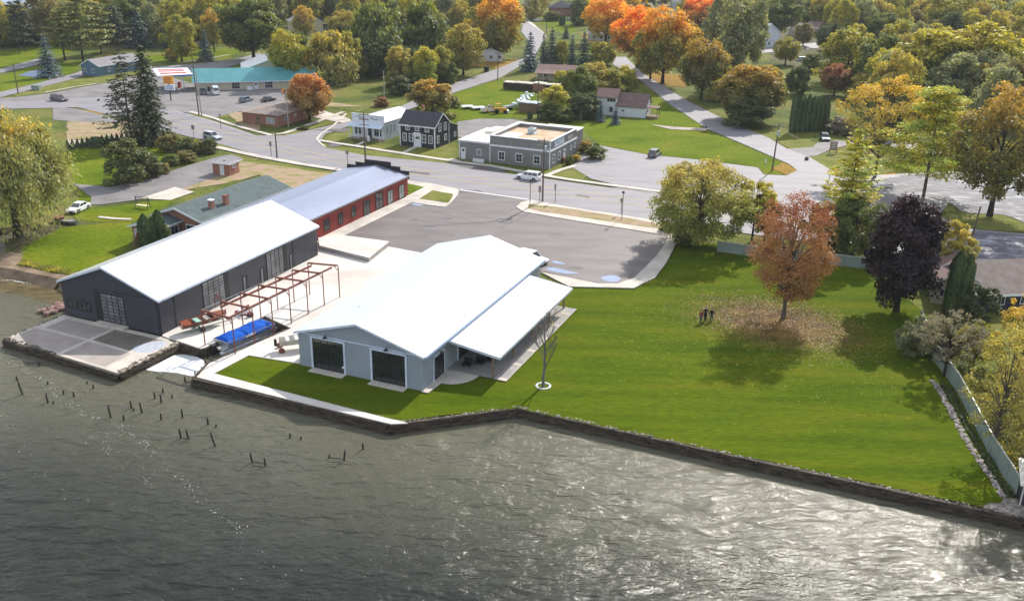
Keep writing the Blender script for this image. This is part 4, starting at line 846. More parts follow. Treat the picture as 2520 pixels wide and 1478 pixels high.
for (a,b) in (((450,1078),(468,1080)),((815,1126),(840,1128)),((627,1135),(654,1141)),((458,938),(478,944))):
    A_=G(*a,WZ+.25);B_=G(*b,WZ+.2);o=MB().tube((0,0,0),tuple(B_-A_),.06,.05,5).build('cross_beam','pile_wood');o.location=A_
    tag(o,{450:'thin dark beam joining the two leaning pilings mid-lake',815:'thin dark beam at the foot of the two pilings nearest the dock bend',627:'thin dark beam between the two pilings farthest out',458:'thin dark beam joining two pilings at the slip mouth'}[a[0]],'beam')
HTV=4.3
# rust-red boat lift frame
def D2b(x,y):return (420+x/3.079/1.5238,590.6+y/3.079/1.5238)
r=root('boat_lift_frame','tall rust-red steel gantry of posts and crossbeams over the boat slip','gantry',G(*D2b(395,1240)),0);iv=r.matrix_basis.inverted()
Lf=[(400,1225),(610,1100),(828,995),(1045,890),(1235,808),(1430,722),(1608,635)];Rf=[(748,1325),(945,1220),(1172,1110),(1405,1000),(1590,893),(1775,773),(1953,668)]
Ht=HTV;Lp=[iv@G(*D2b(*p)) for p in Lf];Rp=[iv@G(*D2b(*p)) for p in Rf]
# straighten both rows
def fit(P):
    n=len(P);a,b=P[0],P[-1];return [a.lerp(b,i/(n-1)) for i in range(n)]
Lp,Rp=fit(Lp),fit(Rp);up=Vector((0,0,Ht));zb=Vector((0,0,WZ if 0 else 0))
for i,(a,b) in enumerate(zip(Lp,Rp)):
    for q in(a,b):
        m=MB();m.tube(q+Vector((0,0,-.9)),q+up,.075,.075,6);m.build('post','rust_red',r)
    m=MB();d=(b-a).normalized()
    s=d*.0;n=Vector((-d.y,d.x,0))*.07
    m.ex([a-n+up,b-n+up,b+n+up,a+n+up],(0,0,.2));m.build('crossbeam','rust_red',r)
    m=MB();m.tube(b+up*.86,b+up-d*.55,.05);m.tube(a+up*.86,a+up+d*.55,.05);m.build('knee_brace','rust_red',r)
for q,f_ in((.16,'hoist_rail'),(.83,'hoist_rail')):
    a=Lp[0].lerp(Rp[0],q);b=Lp[-1].lerp(Rp[-1],q);d=(b-a).normalized();n=Vector((-d.y,d.x,0))*.08
    if q<.5: a=a+d*2.2; 
    b=b-d*.3
    MB().ex([a-n+up-Vector((0,0,.24)),b-n+up-Vector((0,0,.24)),b+n+up-Vector((0,0,.24)),a+n+up-Vector((0,0,.24))],(0,0,.22)).build(f_,'rust_red',r)
for P in(Lp,Rp): MB().tube(P[0]+up+Vector((0,0,.12)),P[-1]+up+Vector((0,0,.12)),.03).build('edge_cable','steel',r)
m=MB();a=Lp[1]+up;m.tube(a+Vector((-.9,0,0)),a+Vector((-.5,0,1.0)),.05);m.tube(a+Vector((.2,0,0)),a+Vector((-.5,0,1.0)),.05);m.tube(a+Vector((-.5,.5,0)),a+Vector((-.5,0,1)),.05);m.build('hoist_tripod','rust_red',r)
# boats
def hull(L,W,Hh,n=14,sheer=.35,transom=.85,deep=1.0):
    """clinker-like lofted hull, bow at +x"""
    V=[];F=[];k=7
    for i in range(n+1):
        t=i/n; wd=W/2*(transom+(1-transom)*math.sin(min(1,t*2)*math.pi/2)) if t<.5 else W/2*max(.02,math.cos((t-.5)*2*math.pi/2)**.75)
        zt=Hh*(.82+sheer*t*t); zk=Hh*.12*deep+(Hh*.6 if 0 else 0)+max(0,(t-.75)*4)**2*Hh*.45
        for j in range(k):
            a=j/(k-1)*2-1; s=math.copysign(abs(a)**.75,a)
            V.append((L*(t-.5),wd*s,zk+(zt-zk)*abs(a)**2.4))
    for i in range(n):
        for j in range(k-1): F.append((i*k+j,i*k+j+1,(i+1)*k+j+1,(i+1)*k+j))
    F.append(tuple(range(k)))
    return V,F,k,n
def heading(a,b): d=G(*b)-G(*a);return math.degrees(math.atan2(-d.y,d.x))
# wooden launch on trailer
a_=(D2b(240,960));b_=D2b(590,880)
bt=root('wooden_launch','varnished red-brown wooden launch with a pale green bottom beside the gantry','boat',G(478+6,812,0),0)
bt.location=G(505,808);bt.rotation_euler=(0,0,rad(42))
V,F,k,n=hull(5.6,1.8,1.0);Vz=[(x,y,z+.55) for x,y,z in V]
up_=[f for f in F];MB().add(Vz,F).build('hull','boat_wood',bt,smooth=True)
V2=[(x*.96,y*.97,z-.02) for x,y,z in Vz]
MB().add([(x*.985,y*1.01,min(z,.95)) for x,y,z in Vz],F).build('bottom','boat_green',bt,smooth=True)
dk=MB();dk.ex([(.9,-.78,1.42),(2.2,-.5,1.58),(2.75,0,1.7),(2.2,.5,1.58),(.9,.78,1.42)],(0,0,.05));dk.ex([(-2.78,-.74,1.32),(-1.8,-.86,1.34),(-1.8,.86,1.34),(-2.78,.74,1.32)],(0,0,.05));dk.build('deck','boat_wood',bt)
MB().box(-1.2,-.6,-.7,.7,1.0,1.35).build('seat','boat_green',bt);MB().box(.1,.6,-.7,.7,1.0,1.35).build('seat','vinyl_cream',bt);MB().ex([(.95,-.75,1.45),(.95,.75,1.45),(.8,.65,1.8),(.8,-.65,1.8)],(.03,0,0)).build('windscreen','glass_light',bt)
tr=root('boat_trailer','low trailer under the wooden launch, seen as dark wheels','trailer',bt.location,0);tr.rotation_euler=bt.rotation_euler
MB().box(-2.4,3.6,-.5,-.4,.4,.5).box(-2.4,3.6,.4,.5,.4,.5).box(-.8,-.6,-.95,.95,.35,.45).build('trailer_frame','steel',tr)
for s in(-1,1): MB().tube((-.7,s*.85,.3),(-.7,s*1.05,.3),.3,.3,12).build('wheel','rubber',tr)
# red and white machine just behind (outboard engines on stand)
r=root('engine_hoist','red and white hoist arms with dark parts behind the wooden launch','hoist',G(598,775),30)
t=MB();t.tube((-1.2,0,.2),(.8,.3,1.4),.09);t.tube((.8,.3,1.4),(1.6,-.4,.5),.08);t.tube((-1.0,.6,.2),(.9,.4,1.2),.07);t.box(-1.3,1.2,-.1,.1,.1,.25);t.build('arm','vinyl_red',r);MB().box(-.4,.5,-.5,.5,.3,.8).build('motor','trim_white',r,bevel=.08);MB().box(1.0,1.6,-.3,.2,.1,.6).build('base','trim_black',r)
# pontoon boat
pa,pb_=D2b(560,1250),D2b(1160,1040)
c_=G((535+668)/2,(862+816)/2,WZ);hd=G(668,812,WZ)-G(552,862,WZ)
pb=root('pontoon_boat','silver pontoon boat under a bright blue cover, moored in the slip','boat',c_,0);pb.rotation_euler=(0,0,math.atan2(hd.y,hd.x));PL=8.6
for s in(-1,1):
    m=MB();m.tube((-PL/2,s*.95,.12),(PL/2-.9,s*.95,.12),.36,.36,12);m.tube((PL/2-.9,s*.95,.12),(PL/2,s*.95,.32),.36,.08,12);m.build('pontoon','alu',pb,smooth=True)
MB().box(-PL/2+.2,PL/2-.3,-1.25,1.25,.5,.62).build('deck','alu',pb)
m=MB()
for s in(-1.25,1.2): m.box(-PL/2+.9,PL/2-.5,s,s+.05,.62,1.3)
m.box(PL/2-.55,PL/2-.5,-1.2,1.2,.62,1.3);m.box(-PL/2+.9,-PL/2+.95,-1.2,1.2,.62,1.3);m.build('side_panel','alu',pb)
MB().ex([(-1.6,-1.27,.75),(1.8,-1.27,.95),(3.4,-1.27,1.2),(1.0,-1.27,.85)],(0,-.01,0)).build('stripe','trim_black',pb)
V=[];F=[];nx=22;ny=9
for i in range(nx+1):
    for j in range(ny+1):
        x=-PL/2+1.0+(PL-1.7)*i/nx;y=-1.34+2.68*j/ny;e=1-abs(2*j/ny-1)**3.2;q=i/nx
        base=1.22+e*(.22+.3*math.exp(-((q-.72)/.16)**2)+.2*math.exp(-((q-.25)/.15)**2))+.04*math.sin(i*1.9+j)
        if j in(0,ny): base=1.05
        if i in(0,nx): base=1.1
        V.append((x,y,base))
F=[(i*(ny+1)+j,i*(ny+1)+j+1,(i+1)*(ny+1)+j+1,(i+1)*(ny+1)+j) for i in range(nx) for j in range(ny)]
MB().add(V,F).build('cover','tarp_blue',pb,smooth=True)
MB().box(-PL/2-.5,-PL/2+.1,-.25,.25,.1,1.2).build('outboard','trim_black',pb,bevel=.1)
m=MB();m.tube((-PL/2+.7,-1.1,.62),(-PL/2+1.4,-1.1,1.5),.03);m.tube((-PL/2+.7,-1.1,.62),(-PL/2+.2,-1.1,.62),.03);m.build('ladder','alu',pb)
MB().box(-.9,.6,-1.42,-1.36,1.1,1.25).build('canopy_pole','trim_white',pb)
for s in(-.6,.7): MB().tube((-PL/2+.2,s,.6),(-PL/2+.2,s,.85),.2,.2,10).build('seat','vinyl_cream',pb)
# cream boat stern at the shed corner
r=root('beached_boat','old cream open boat on a cradle, half hidden by the light grey shed','boat',G(734,858),0);r.rotation_euler=(0,0,rad(20))
V,F,k,n=hull(4.0,1.6,1.1);MB().add([(x,y,z+.5) for x,y,z in V],F).build('hull','vinyl_cream',r,smooth=True)
for i,x in enumerate((-1.3,-.3,.7)): MB().box(x,x+.35,-.6,.6,1.1,1.45).build('seat','trim_white',r)
for s in(-1,1): MB().tube((-1.9,s*.75,.35),(-1.9,s*.95,.35),.35,.35,12).build('wheel','rust_red',r)
MB().box(-2.6,-2.3,-.2,.2,.7,1.5).build('outboard','trim_black',r,bevel=.06)
# ================================================================ fences
mat('fence_green',[(.2,.25,.22),(.25,.3,.27)],scale=.5,rough=.6,pat='ribs',pscale=.15,pb=.15,fine=.05)
def fence(name,label,pts,h,step,m='fence_green',z=0):
    r=root(name,label,'fence',G(*pts[0]),0);iv=r.matrix_basis.inverted();P=[iv@G(*p) for p in pts]
    for a,b in zip(P[:-1],P[1:]):
        L=(b-a).length;k=max(1,round(L/step));d=(b-a).normalized();n=Vector((-d.y,d.x,0))*.03
        for i in range(k):
            p=a.lerp(b,i/k)+d*.07;q=a.lerp(b,(i+1)/k)-d*.07
            MB().ex([p-n+Vector((0,0,.08)),q-n+Vector((0,0,.08)),q+n+Vector((0,0,.08)),p+n+Vector((0,0,.08))],(0,0,h-.16)).build('panel',m,r)
            MB().ex([p-n*1.6+Vector((0,0,h-.08)),q-n*1.6+Vector((0,0,h-.08)),q+n*1.6+Vector((0,0,h-.08)),p+n*1.6+Vector((0,0,h-.08))],(0,0,.09)).build('top_rail','vinyl_cream',r)
            c=a.lerp(b,i/k);MB().box(c.x-.07,c.x+.07,c.y-.07,c.y+.07,0,h+.03).build('post','fence_green',r)
fence('vinyl_fence','grey-green panel fence closing the back of the big lawn',[(1765,620),(1900,638),(2040,652),(2145,664),(2260,680)],1.75,4.9)
fence('vinyl_fence','tall grey-green fence running down the right side of the lawn to the lake',[(2262,800),(2300,890),(2352,960),(2430,1110),(2500,1222)],2.0,2.5)
r=root('storage_shed','small grey shed with a pale eave at the lower right end of the fence','shed',G(2507,1242),22)
MB().ex([(0,0,0),(3.5,0,0),(3.5,0,2.1),(0,0,2.1)],(0,3,0)).build('wall','wall_dark',r);MB().ex([(-.3,-.35,2.0),(-.3,3.2,2.7),(-.3,3.2,2.8),(-.3,-.35,2.12)],(4.2,0,0)).build('roof','vinyl_cream',r);MB().box(0,.12,-.03,0,0,2.05).box(.6,.72,-.05,-.0,0,2.0).build('door','vinyl_cream',r)
# rock border path on the lawn edge
pth=[(2296,938),(2318,970),(2345,1020),(2372,1075),(2405,1125),(2440,1175),(2472,1225)]
o=rocks([G(*p) for p in pth],.55,420,.3,21,.0,sq=.5).build('rock_border','rock_border');tag(o,'line of pale rounded rocks bordering the right side of the lawn','rocks',kind='stuff')
sheet('shore_gravel','rock_pale',.03,[[(2470,1222),(2500,1226),(2560,1245),(2600,1290),(2520,1272),(2420,1249),(2440,1236),(2462,1238)]],rag=.15,step=.6)
# ================================================================ poles, signs
mat('pole_wood',[(.09,.065,.05),(.16,.12,.1)],scale=2,rough=.9,fine=.2,stretch=(3,3,.3)); mat('pole_pale',[(.3,.28,.26),(.4,.38,.35)],scale=2,rough=.9)
def pole(label,b,h,lean=(0,0),arm=1,m='pole_wood',xf=False,az=23):
    r=root('utility_pole',label,'utility pole',G(*b),az)
    top=Vector((lean[0],lean[1],h));MB().tube((0,0,0),top,.17,.11,8).build('shaft',m,r)
    for i in range(arm):
        z=h-.4-i*1.0;t=MB();t.box(-1.2+lean[0],1.2+lean[0],-.06,.06,z,z+.12);ca=t.build('crossarm','pole_wood',r)
        for x in(-1.1,-.55,.55,1.1): MB().tube((x+lean[0],0,z+.12),(x+lean[0],0,z+.32),.05,.03,6).build('insulator','trim_white',ca)
    if xf: MB().tube((.35,0,h-2.2),(.35,0,h-1.2),.25,.25,10).build('transformer','galv',r)
    return r
pole('tall utility pole at the tip of the kerbed island, beside the white car',(1335,498),11.2,arm=2,xf=True)
pole('bare dark pole on the kerb left of the red workshop',(682,391),6.4,arm=0)
pole('utility pole with crossarms in front of the white store',(900,412),10.8,arm=3)
pole('leaning utility pole with a white transformer on the grassy road corner',(1900,421),9.4,(.3,0),arm=1,xf=True)
pole('leaning bare pole behind the purple maple by the wet road',(2378,635),8,(.5,0),arm=0)
pole('left pole of the leaning pair opposite the filling station',(490,285),13.5,(-.3,0),arm=1)
pole('right pole of the leaning pair opposite the filling station',(497,287),11,(-.5,0),arm=0,m='pole_pale')
pole('thin pole on the left grass beside the blue spruce',(45,231),8,arm=0)
pole('pale pole standing in the meadow left of the side street',(946,243),7.5,arm=0,m='pole_pale')
pole('pale pole at the corner of the brick office',(710,313),9,arm=0,m='pole_pale')
pole('dark pole on the side street verge near the lumber stacks',(1225,197),8.5,arm=1)
pole('slim pole beside the lumber stack and bushes',(1323,293),9.5,arm=0)
pole('far utility pole beside the dark pines above the filling station',(473,148),9,arm=1)
pole('pale far pole before the dark oak in the upper right',(1944,92),9,arm=0,m='pole_pale')
pole('thin pole on the far concrete drive',(1345,82),8,arm=0)
def wire(label,a,za,b,zb,sag=.6,r_=.025):
    A_=G(*a,0)+Vector((0,0,za));B_=G(*b,0)+Vector((0,0,zb));t=MB();n=10;pp=[]
    for i in range(n+1):
        q=i/n;p=(B_-A_)*q;p.z-=sag*4*q*(1-q);pp.append(p)
    for p,q in zip(pp[:-1],pp[1:]): t.tube(p,q,r_,r_,4,False)
    o=t.build('overhead_wire','trim_black');o.location=A_;tag(o,label,'wire')
wire('overhead wire from the store pole to the kerb pole on the left',(900,412),10.5,(682,391),6.3)
wire('overhead wire from the store pole across the street front to the island pole',(900,412),10.5,(1335,498),10.9,1)
wire('upper wire from the meadow pole to the side street pole',(946,243),7.3,(1225,197),8.2,.8)
wire('lower wire from the meadow pole to the side street pole',(946,243),6.4,(1225,197),7.3,.9)
wire('wire from the meadow pole down to the brick office pole',(946,243),7.2,(710,313),8.8,.8)
wire('wire from the slim pole to the white farmhouse',(1323,293),8,(1480,285),4.5,.5)
wire('wire from the corner pole toward the right',(1900,421),9,(2378,635),7.8,1.5)
mat('sign_back',(.3,.27,.24),rough=.6,metal=.3)
def sign(label,b,h,w=.7,hh=.9,name='road_sign',m='sign_back',az=23):
    r=root(name,label,'sign',G(*b),az);MB().box(-.04,.04,-.04,.04,0,h).build('post','pole_wood',r);MB().box(-w/2,w/2,-.07,-.04,h-hh,h).build('sign_plate',m,r);return r
sign('tall brown-backed road sign on the kerb beside the left pole',(668,386),3.2,.6,1.0)
sign('road sign by the kerb in front of the red workshop',(856,410),3.3,.7,.8);sign('road sign on the island next to the utility pole',(1366,499),3.4,.55,1.0,az=60)
sign('small grey sign at the foot of the island pole',(1328,497),2.9,.5,1.2);sign('road sign near the brick office on the far kerb',(544,318),3.6,.4,.5);sign('road sign on the near kerb above the hedge',(478,346),3.4,.7,.9,az=0)
r=sign('pair of thin posts with a small sign on the grass wedge by the lot',(1528,265),.1) if 0 else sign('small sign on two thin posts on the grass wedge by the gravel lot',(1528,529),2.9,.5,.7)
r.location=G(1528,529)
for q,l in(((1345.5,492),'x'),): pass
def lamp(label,b,h,az=0,m='trim_black',top='trim_white'):
    r=root('lamp_post',label,'lamp post',G(*b),az);MB().tube((0,0,0),(0,0,h),.06,.05,8).build('post',m,r);t=MB();t.tube((0,0,h),(0,0,h+.12),.08,.26,8);t.tube((0,0,h+.12),(0,0,h+.4),.26,.16,8);t.build('lantern',top,r)
lamp('tall thin lamp post on the left tip of the kerbed island',(1304,512),4.6,top='trim_black');lamp('tall thin lamp post in the middle of the kerbed island',(1530,543),4.6,top='trim_black')
lamp('white-headed lamp post beside the tamarack',(2137-103,460+26),4.0)
for o in(bpy.data.objects,): pass
r=root('hanging_sign','dark brown framed sign with white lettering at the right road junction','sign',G(2049,378),15)
t=MB();t.box(-.75,-.63,-.06,.06,0,2.7);t.box(.63,.75,-.06,.06,0,2.7);t.box(-.75,.75,-.07,.07,2.6,2.75);t.build('sign_frame','pole_wood',r);p=MB().box(-.6,.6,-.04,.04,.8,2.5).build('sign_plate','shingle_brown',r);t=MB()
for z in(2.2,1.85,1.5,1.15): t.box(-.45,.45,-.06,-.04,z,z+.12)
t.build('lettering','trim_white',p)
# ================================================================ vehicles
for n_,c_ in dict(silver=(.45,.48,.52),white=(.78,.79,.8),black=(.012,.013,.016),maroon=(.05,.018,.022),bluegrey=(.09,.13,.17),greycar=(.1,.11,.12),paleblue=(.4,.5,.62),yellow=(.7,.33,.02)).items():
    mat('paint_'+n_,[scl(c_,.95),scl(c_,1.05)],scale=1,rough=.28,spec=.6,coat=.6,fine=.03)
mat('head_light',(.8,.8,.78),rough=.2);mat('tail_light',(.4,.015,.01),rough=.3)
def vehicle(name,label,cat,b,az,paint,L=4.6,W=1.85,kind='suv',group=None):
    """nose toward +x (az = rotation about z, degrees)"""
    r=root(name,label,cat,G(*b),0,group);r.rotation_euler=(0,0,rad(az));h=L/2
    p=M['paint_'+paint]
    spec={'suv':(.95,1.72,-.98,.95,-.86,.35),'sedan':(.88,1.42,-.72,.9,-.45,.3),'pickup':(.98,1.75,-.15,.95,-.1,.45),'van':(1.05,2.2,-.99,1.35,-.97,1.0),'hatch':(.9,1.55,-.98,.9,-.8,.3)}[kind]
    bl,rf,rb,fb,rtb,rtf=spec   # beltline, roof z, rear base x(frac), front base x, roof rear, roof front
    wz=.34;wx=L*.31;g=.24
    def arch(cx): return [(cx+.42*math.cos(a),wz+.4*math.sin(a)) for a in [math.pi-i*math.pi/6 for i in range(7)]]
    prof=[(-h,g+.1),(-wx-.42,g)]+arch(-wx)+[(-wx+.42,g),(wx-.42,g)]+arch(wx)+[(wx+.42,g),(h,g+.12),(h,bl*.62),(h-.18,bl*.82),(fb*h*.55 if kind!='van' else h*.75,bl),(-h+.08,bl),(-h,bl*.8)]
    m=MB();n=len(prof);ys=[(-W/2+.09,.9),(-W/2,1)] 
    V=[];
    for y,s in((-W/2,1),(W/2,1)): V+=[(x,y*(1 if z<bl*.9 else .94),z) for x,z in prof]
    m.add(V,[tuple(range(n)),tuple(range(n,2*n))[::-1]]+[(i,(i+1)%n,n+(i+1)%n,n+i) for i in range(n)])
    m.build('body',p,r,bevel=.04)
    x0=-h*.97 if kind in('suv','van','hatch') else rb*h;x1=h*.45 if kind!='van' else h*.74
    if kind=='pickup': x0=-h*.12
    a0=x0+(.18 if kind!='sedan' else .55);a1=x1-(.75 if kind!='van' else .45)
    b0,b1=W/2*.93,W/2*.76
    def fr(x0,x1,a0,a1,b0,b1,z0,z1):
        return [(x0,-b0,z0),(x1,-b0,z0),(x1,b0,z0),(x0,b0,z0),(a0,-b1,z1),(a1,-b1,z1),(a1,b1,z1),(a0,b1,z1)]
    FF=[(0,3,2,1),(4,5,6,7),(0,1,5,4),(1,2,6,5),(2,3,7,6),(3,0,4,7)]
    MB().add(fr(x0,x1,a0,a1,b0,b1,bl-.02,rf),FF).build('cabin',p,r,bevel=.05)
    # glass: quads 1 cm proud of each cabin face, inset
    C=[Vector(v) for v in fr(x0,x1,a0,a1,b0,b1,bl-.02,rf)]
    def pane(i,j,k,l,u0,u1,v0,v1,nm):
        A_,B_,C_,D_=C[i],C[j],C[k],C[l];P=lambda u,v:(A_.lerp(B_,u)).lerp(D_.lerp(C_,u),v)
        q=[P(u0,v0),P(u1,v0),P(u1,v1),P(u0,v1)];nn=(q[1]-q[0]).cross(q[3]-q[0]).normalized()
        if kind=='x': pass
        ctr=sum(C,Vector())/8
        if nn.dot(q[0]-ctr)<0: nn=-nn
        MB().ex([tuple(v+nn*.004) for v in q],tuple(nn*.012)).build(nm,'glass',r)
    pane(1,2,6,5,.08,.92,.12,.93,'windscreen');pane(0,3,7,4,.1,.9,.25,.92,'rear_window')
    cuts=[(.06,.36),(.4,.66),(.7,.94)] if kind in('suv','van') else [(.08,.48),(.53,.92)]
    for i,j,k,l in((0,1,5,4),(3,2,6,7)):
        for u0,u1 in cuts: pane(i,j,k,l,u0,u1,.22,.88,'side_window')
    for sx in(-1,1):
        for sy in(-1,1):
            y=sy*(W/2-.02);o=MB().tube((sx*wx,y-sy*.22,wz),(sx*wx,y,wz),.335,.335,16).build('wheel','rubber',r);MB().tube((sx*wx,y,wz),(sx*wx,y+sy*.012,wz),.2,.19,10).build('rim','steel',o)
    for sy in(-1,1):
        MB().box(h-.06,h+.012,sy*W*.36-.18,sy*W*.36+.18,bl*.62,bl*.78).build('headlight','head_light',r);MB().box(-h-.012,-h+.05,sy*W*.4-.12,sy*W*.4+.12,bl*.66,bl*.92).build('taillight','tail_light',r)
    MB().box(h-.02,h+.015,-.45,.45,bl*.42,bl*.62).build('grille','trim_black',r)
    MB().box(-h-.014,-h+.02,-.25,.25,bl*.5,bl*.62).build('number_plate','trim_white',r)
    if kind=='pickup':
        MB().box(-h+.12,-h*.16,-W/2+.16,W/2-.16,bl-.04,bl+.006).build('load_bed','trim_black',r)
        m=MB();m.box(-h+.05,-h*.15,-W/2+.03,-W/2+.14,bl,bl+.1);m.box(-h+.05,-h*.15,W/2-.14,W/2-.03,bl,bl+.1);m.box(-h+.02,-h+.1,-W/2+.14,W/2-.14,bl,bl+.1);m.build('bed_rail',p,r)
    return r
def hdg(a,b): d=G(*b)-G(*a);return math.degrees(math.atan2(d.y,d.x))
st=hdg((1000,428),(1500,500)) # street direction, to the right
vehicle('suv','white sport utility car driving on the street beside the island pole','car',(1300,442),st+180,'white',5.0,1.95)
vehicle('suv','silver sport utility car on the street above the hedge','car',(524,343),st-6,'silver',4.5,1.85)
vehicle('suv','dark maroon sport utility car at the left road junction','car',(146,249),hdg((125,245),(172,252)),'maroon',5.2,1.95)
vehicle('pickup_truck','dark pickup truck parked nose-in by the turquoise-roofed shop','pickup truck',(500,232),hdg((500,232),(494,222)),'greycar',5.0,1.9,'pickup')
vehicle('van','white van parked facing the turquoise-roofed shop','van',(531,232),hdg((531,232),(524,220)),'white',5.4,2.0,'van')
vehicle('car','blue-grey hatchback in the filling station lot','car',(606,251),hdg((590,255),(622,246)),'bluegrey',4.5,1.85,'hatch')
vehicle('car','black sedan at the right end of the filling station lot','car',(661,250),hdg((645,252),(675,246)),'black',4.5,1.8,'sedan')
vehicle('car','white sedan parked on the grass beside the big left tree','car',(194,519),hdg((215,508),(172,528)),'white',4.5,1.8,'sedan')
vehicle('suv','grey sport utility car parked on the open gravel lot','car',(1611,385),hdg((1611,385),(1625,376)),'greycar',4.4,1.85)
vehicle('car','dark car with a bright windscreen on the right-hand driveway','car',(2029,345),hdg((2025,338),(2036,352)),'bluegrey',4.4,1.85,'hatch')
vehicle('suv','white car parked behind the light grey shed, only its top showing','car',(1309,646),hdg((1295,640),(1335,650))+0,'white',4.8,1.95)
vehicle('car','white car parked high up beside the brick cottage','car',(1322,52),0,'white',4.6,1.8,'sedan')
vehicle('car','pale car left of the white one by the brick cottage','car',(1306,50),180,'paleblue',4.6,1.8,'hatch')
vehicle('car','silver car half hidden behind the pyramid-roofed cottage','car',(1403,52),0,'silver',4.6,1.8,'sedan')
vehicle('car','blue car under the small tree in the upper right','car',(1975,150),20,'paleblue',4.6,1.8,'hatch')
# yellow backhoe, pickup, stacks on the back lawn
gq=lambda x,y:((1700+x/3.695)/1.5238,(260+y/3.695)/1.5238)
vehicle('pickup_truck','white pickup truck on the lawn beside the yellow tractor','pickup truck',gq(505,590),hdg(gq(440,590),gq(560,575)),'white',5.0,1.9,'pickup')
r=root('backhoe','small yellow tractor with a digging arm on the back lawn','tractor',G(*gq(640,610)),-10)
MB().box(-1.4,1.2,-.5,.5,.5,1.4).build('body','paint_yellow',r,bevel=.06);MB().box(.3,1.9,-.4,.4,.7,1.3).build('hood','paint_yellow',r,bevel=.06);m=MB();[m.tube((x,y,1.3),(x,y,2.4),.05) for x in(-.9,.1) for y in(-.45,.45)];m.box(-1.1,.3,-.6,.6,2.4,2.5);m.build('canopy','paint_yellow',r)
for x,R_ in((-.8,.6),(1.4,.42)):
    for s in(-1,1): MB().tube((x,s*.55,R_),(x,s*.85,R_),R_,R_,14).build('wheel','rubber',r)
m=MB();m.tube((-1.4,0,1),(-2.4,0,2.3),.12);m.tube((-2.4,0,2.3),(-3.2,0,1.0),.1);m.box(-3.4,-3.0,-.3,.3,.6,1.0);m.build('digging_arm','paint_yellow',r);MB().box(1.9,2.4,-.9,.9,.2,.8).build('bucket','trim_white',r)
for b,l,mm,w_ in((gq(190,545),'flat white trailer bed, leftmost on the back lawn','trim_white',3.2),(gq(345,560),'white flatbed trailer between the pickup and the leftmost trailer','trim_white',3.4)):
    r=root('flatbed_trailer',l,'trailer',G(*b),-15);MB().box(-w_/2,w_/2,-1.2,1.2,.55,.75).build('bed',mm,r)
    for s in(-1,1):
        MB().tube((0,s*1.05,.32),(0,s*1.25,.32),.32,.32,12).build('wheel','rubber',r)
    MB().box(w_/2,w_/2+1.2,-.06,.06,.5,.6).build('drawbar','steel',r)
r=root('boat_on_trailer','white dinghy tilted on a small trailer right of the yellow tractor','boat',G(*gq(800,560)),-35);V,F,k,n=hull(4.6,1.6,.8);MB().add([(x,y,z+.45) for x,y,z in V],F).build('hull','trim_white',r,smooth=True);MB().tube((-.3,-.8,.3),(-.3,.8,.3),.3,.3,12).build('wheel','rubber',r);MB().box(-2.6,2.8,-.05,.05,.4,.48).build('drawbar','steel',r)
def stack(label,b,az,w,d,h,n,m='timber',top=None):
    r=root('lumber_stack',label,'lumber',G(*b),az);rn=random.Random(int(w*10))
    t=MB();z=0.1
    for i in range(n):
        hh=h/n;t.box(rn.uniform(-.1,.1),w+rn.uniform(-.2,.1),rn.uniform(-.05,.1),d+rn.uniform(-.1,.1),z,z+hh*.78);z+=hh
    t.build('boards',m,r)
    t=MB()
    for x in np.arange(.4,w,1.4): t.box(x,x+.1,-.05,d+.05,0,.1);t.build('bearers','timber_dark',r) if x>w-1.5 else None
    if top:
        t=MB();x=0
        while x<w-.3:
            k_=rn.uniform(.5,1.6);t.box(x,min(w,x+k_-.05),-.1,d+.1,h+.1,h+.1+rn.uniform(.08,.35));x+=k_
        t.build('top_layer',top,r)
    return r
stack('long open-sided lumber stack with a pale top at the back of the lawn',gq(690,280),18,17,3.2,2.0,4,'timber_dark','concrete')
stack('square brick-coloured pallet stack at the right end of the long lumber stack',gq(1100,310),18,3.6,3,2.2,7,'brick_red','vinyl_cream')
stack('grey pallet stack of loose boards beside the bushes',gq(900,595),22,5.2,3.2,2.4,9,'timber','galv')
o=rocks([G(*gq(870,570)),G(*gq(1080,400))],3,60,.9,31,1.4,sq=.6).build('scrap_pile','galv');tag(o,'heap of scrap metal and tarps on the grey pallet stack','scrap',kind='stuff')
# small things near the drive
r=root('covered_boat','small pale covered rowing boat on the grass beside the white sedan','boat',G(172,550),20);V,F,k,n=hull(3.6,1.3,.6);MB().add(V,F).build('hull','galv',r,smooth=True);MB().add([(x,y*1.02,z*.3+.42) for x,y,z in V],F).build('cover','concrete_grey',r,smooth=True)
r=root('fire_pit','dark round fire pit on the lawn by the covered rowing boat','fire pit',G(147,545),0);MB().tube((0,0,0),(0,0,.7),.7,.85,12).build('bowl','trim_black',r);MB().tube((0,0,.7),(0,0,.8),.86,.86,12).build('rim','rust_red',r)
r=root('garden_swing','iron garden swing with a pale seat on a small patio behind the brick house','bench',G(352,513),15)
m=MB()
for x in(-1.2,1.2): m.tube((x,-.5,0),(x,0,2.0),.05);m.tube((x,.5,0),(x,0,2.0),.05)
m.tube((-1.3,0,2.0),(1.3,0,2.0),.05);[m.tube((-1.1+i*.22,0,1.2),(-1.1+i*.22,0,1.9),.025) for i in range(11)];m.build('swing_frame','trim_black',r);MB().box(-1.1,1.1,-.4,.3,.5,.62).build('seat','concrete_warm',r)
for q,l,c in(((90,222),'pale green utility box on the grass strip at the left junction','fence_green'),):
    r=root('utility_box',l,'box',G(*q),0);MB().box(-1.1,1.1,-.7,.7,0,1.3).build('cabinet',c,r,bevel=.05);MB().box(-1.15,1.15,-.75,.75,1.3,1.4).build('lid',c,r)
MB().poly([tuple(G(*p,.07)) for p in((44,186),(75,175),(106,172),(118,184),(105,191))]).build('pond_cover','puddle')
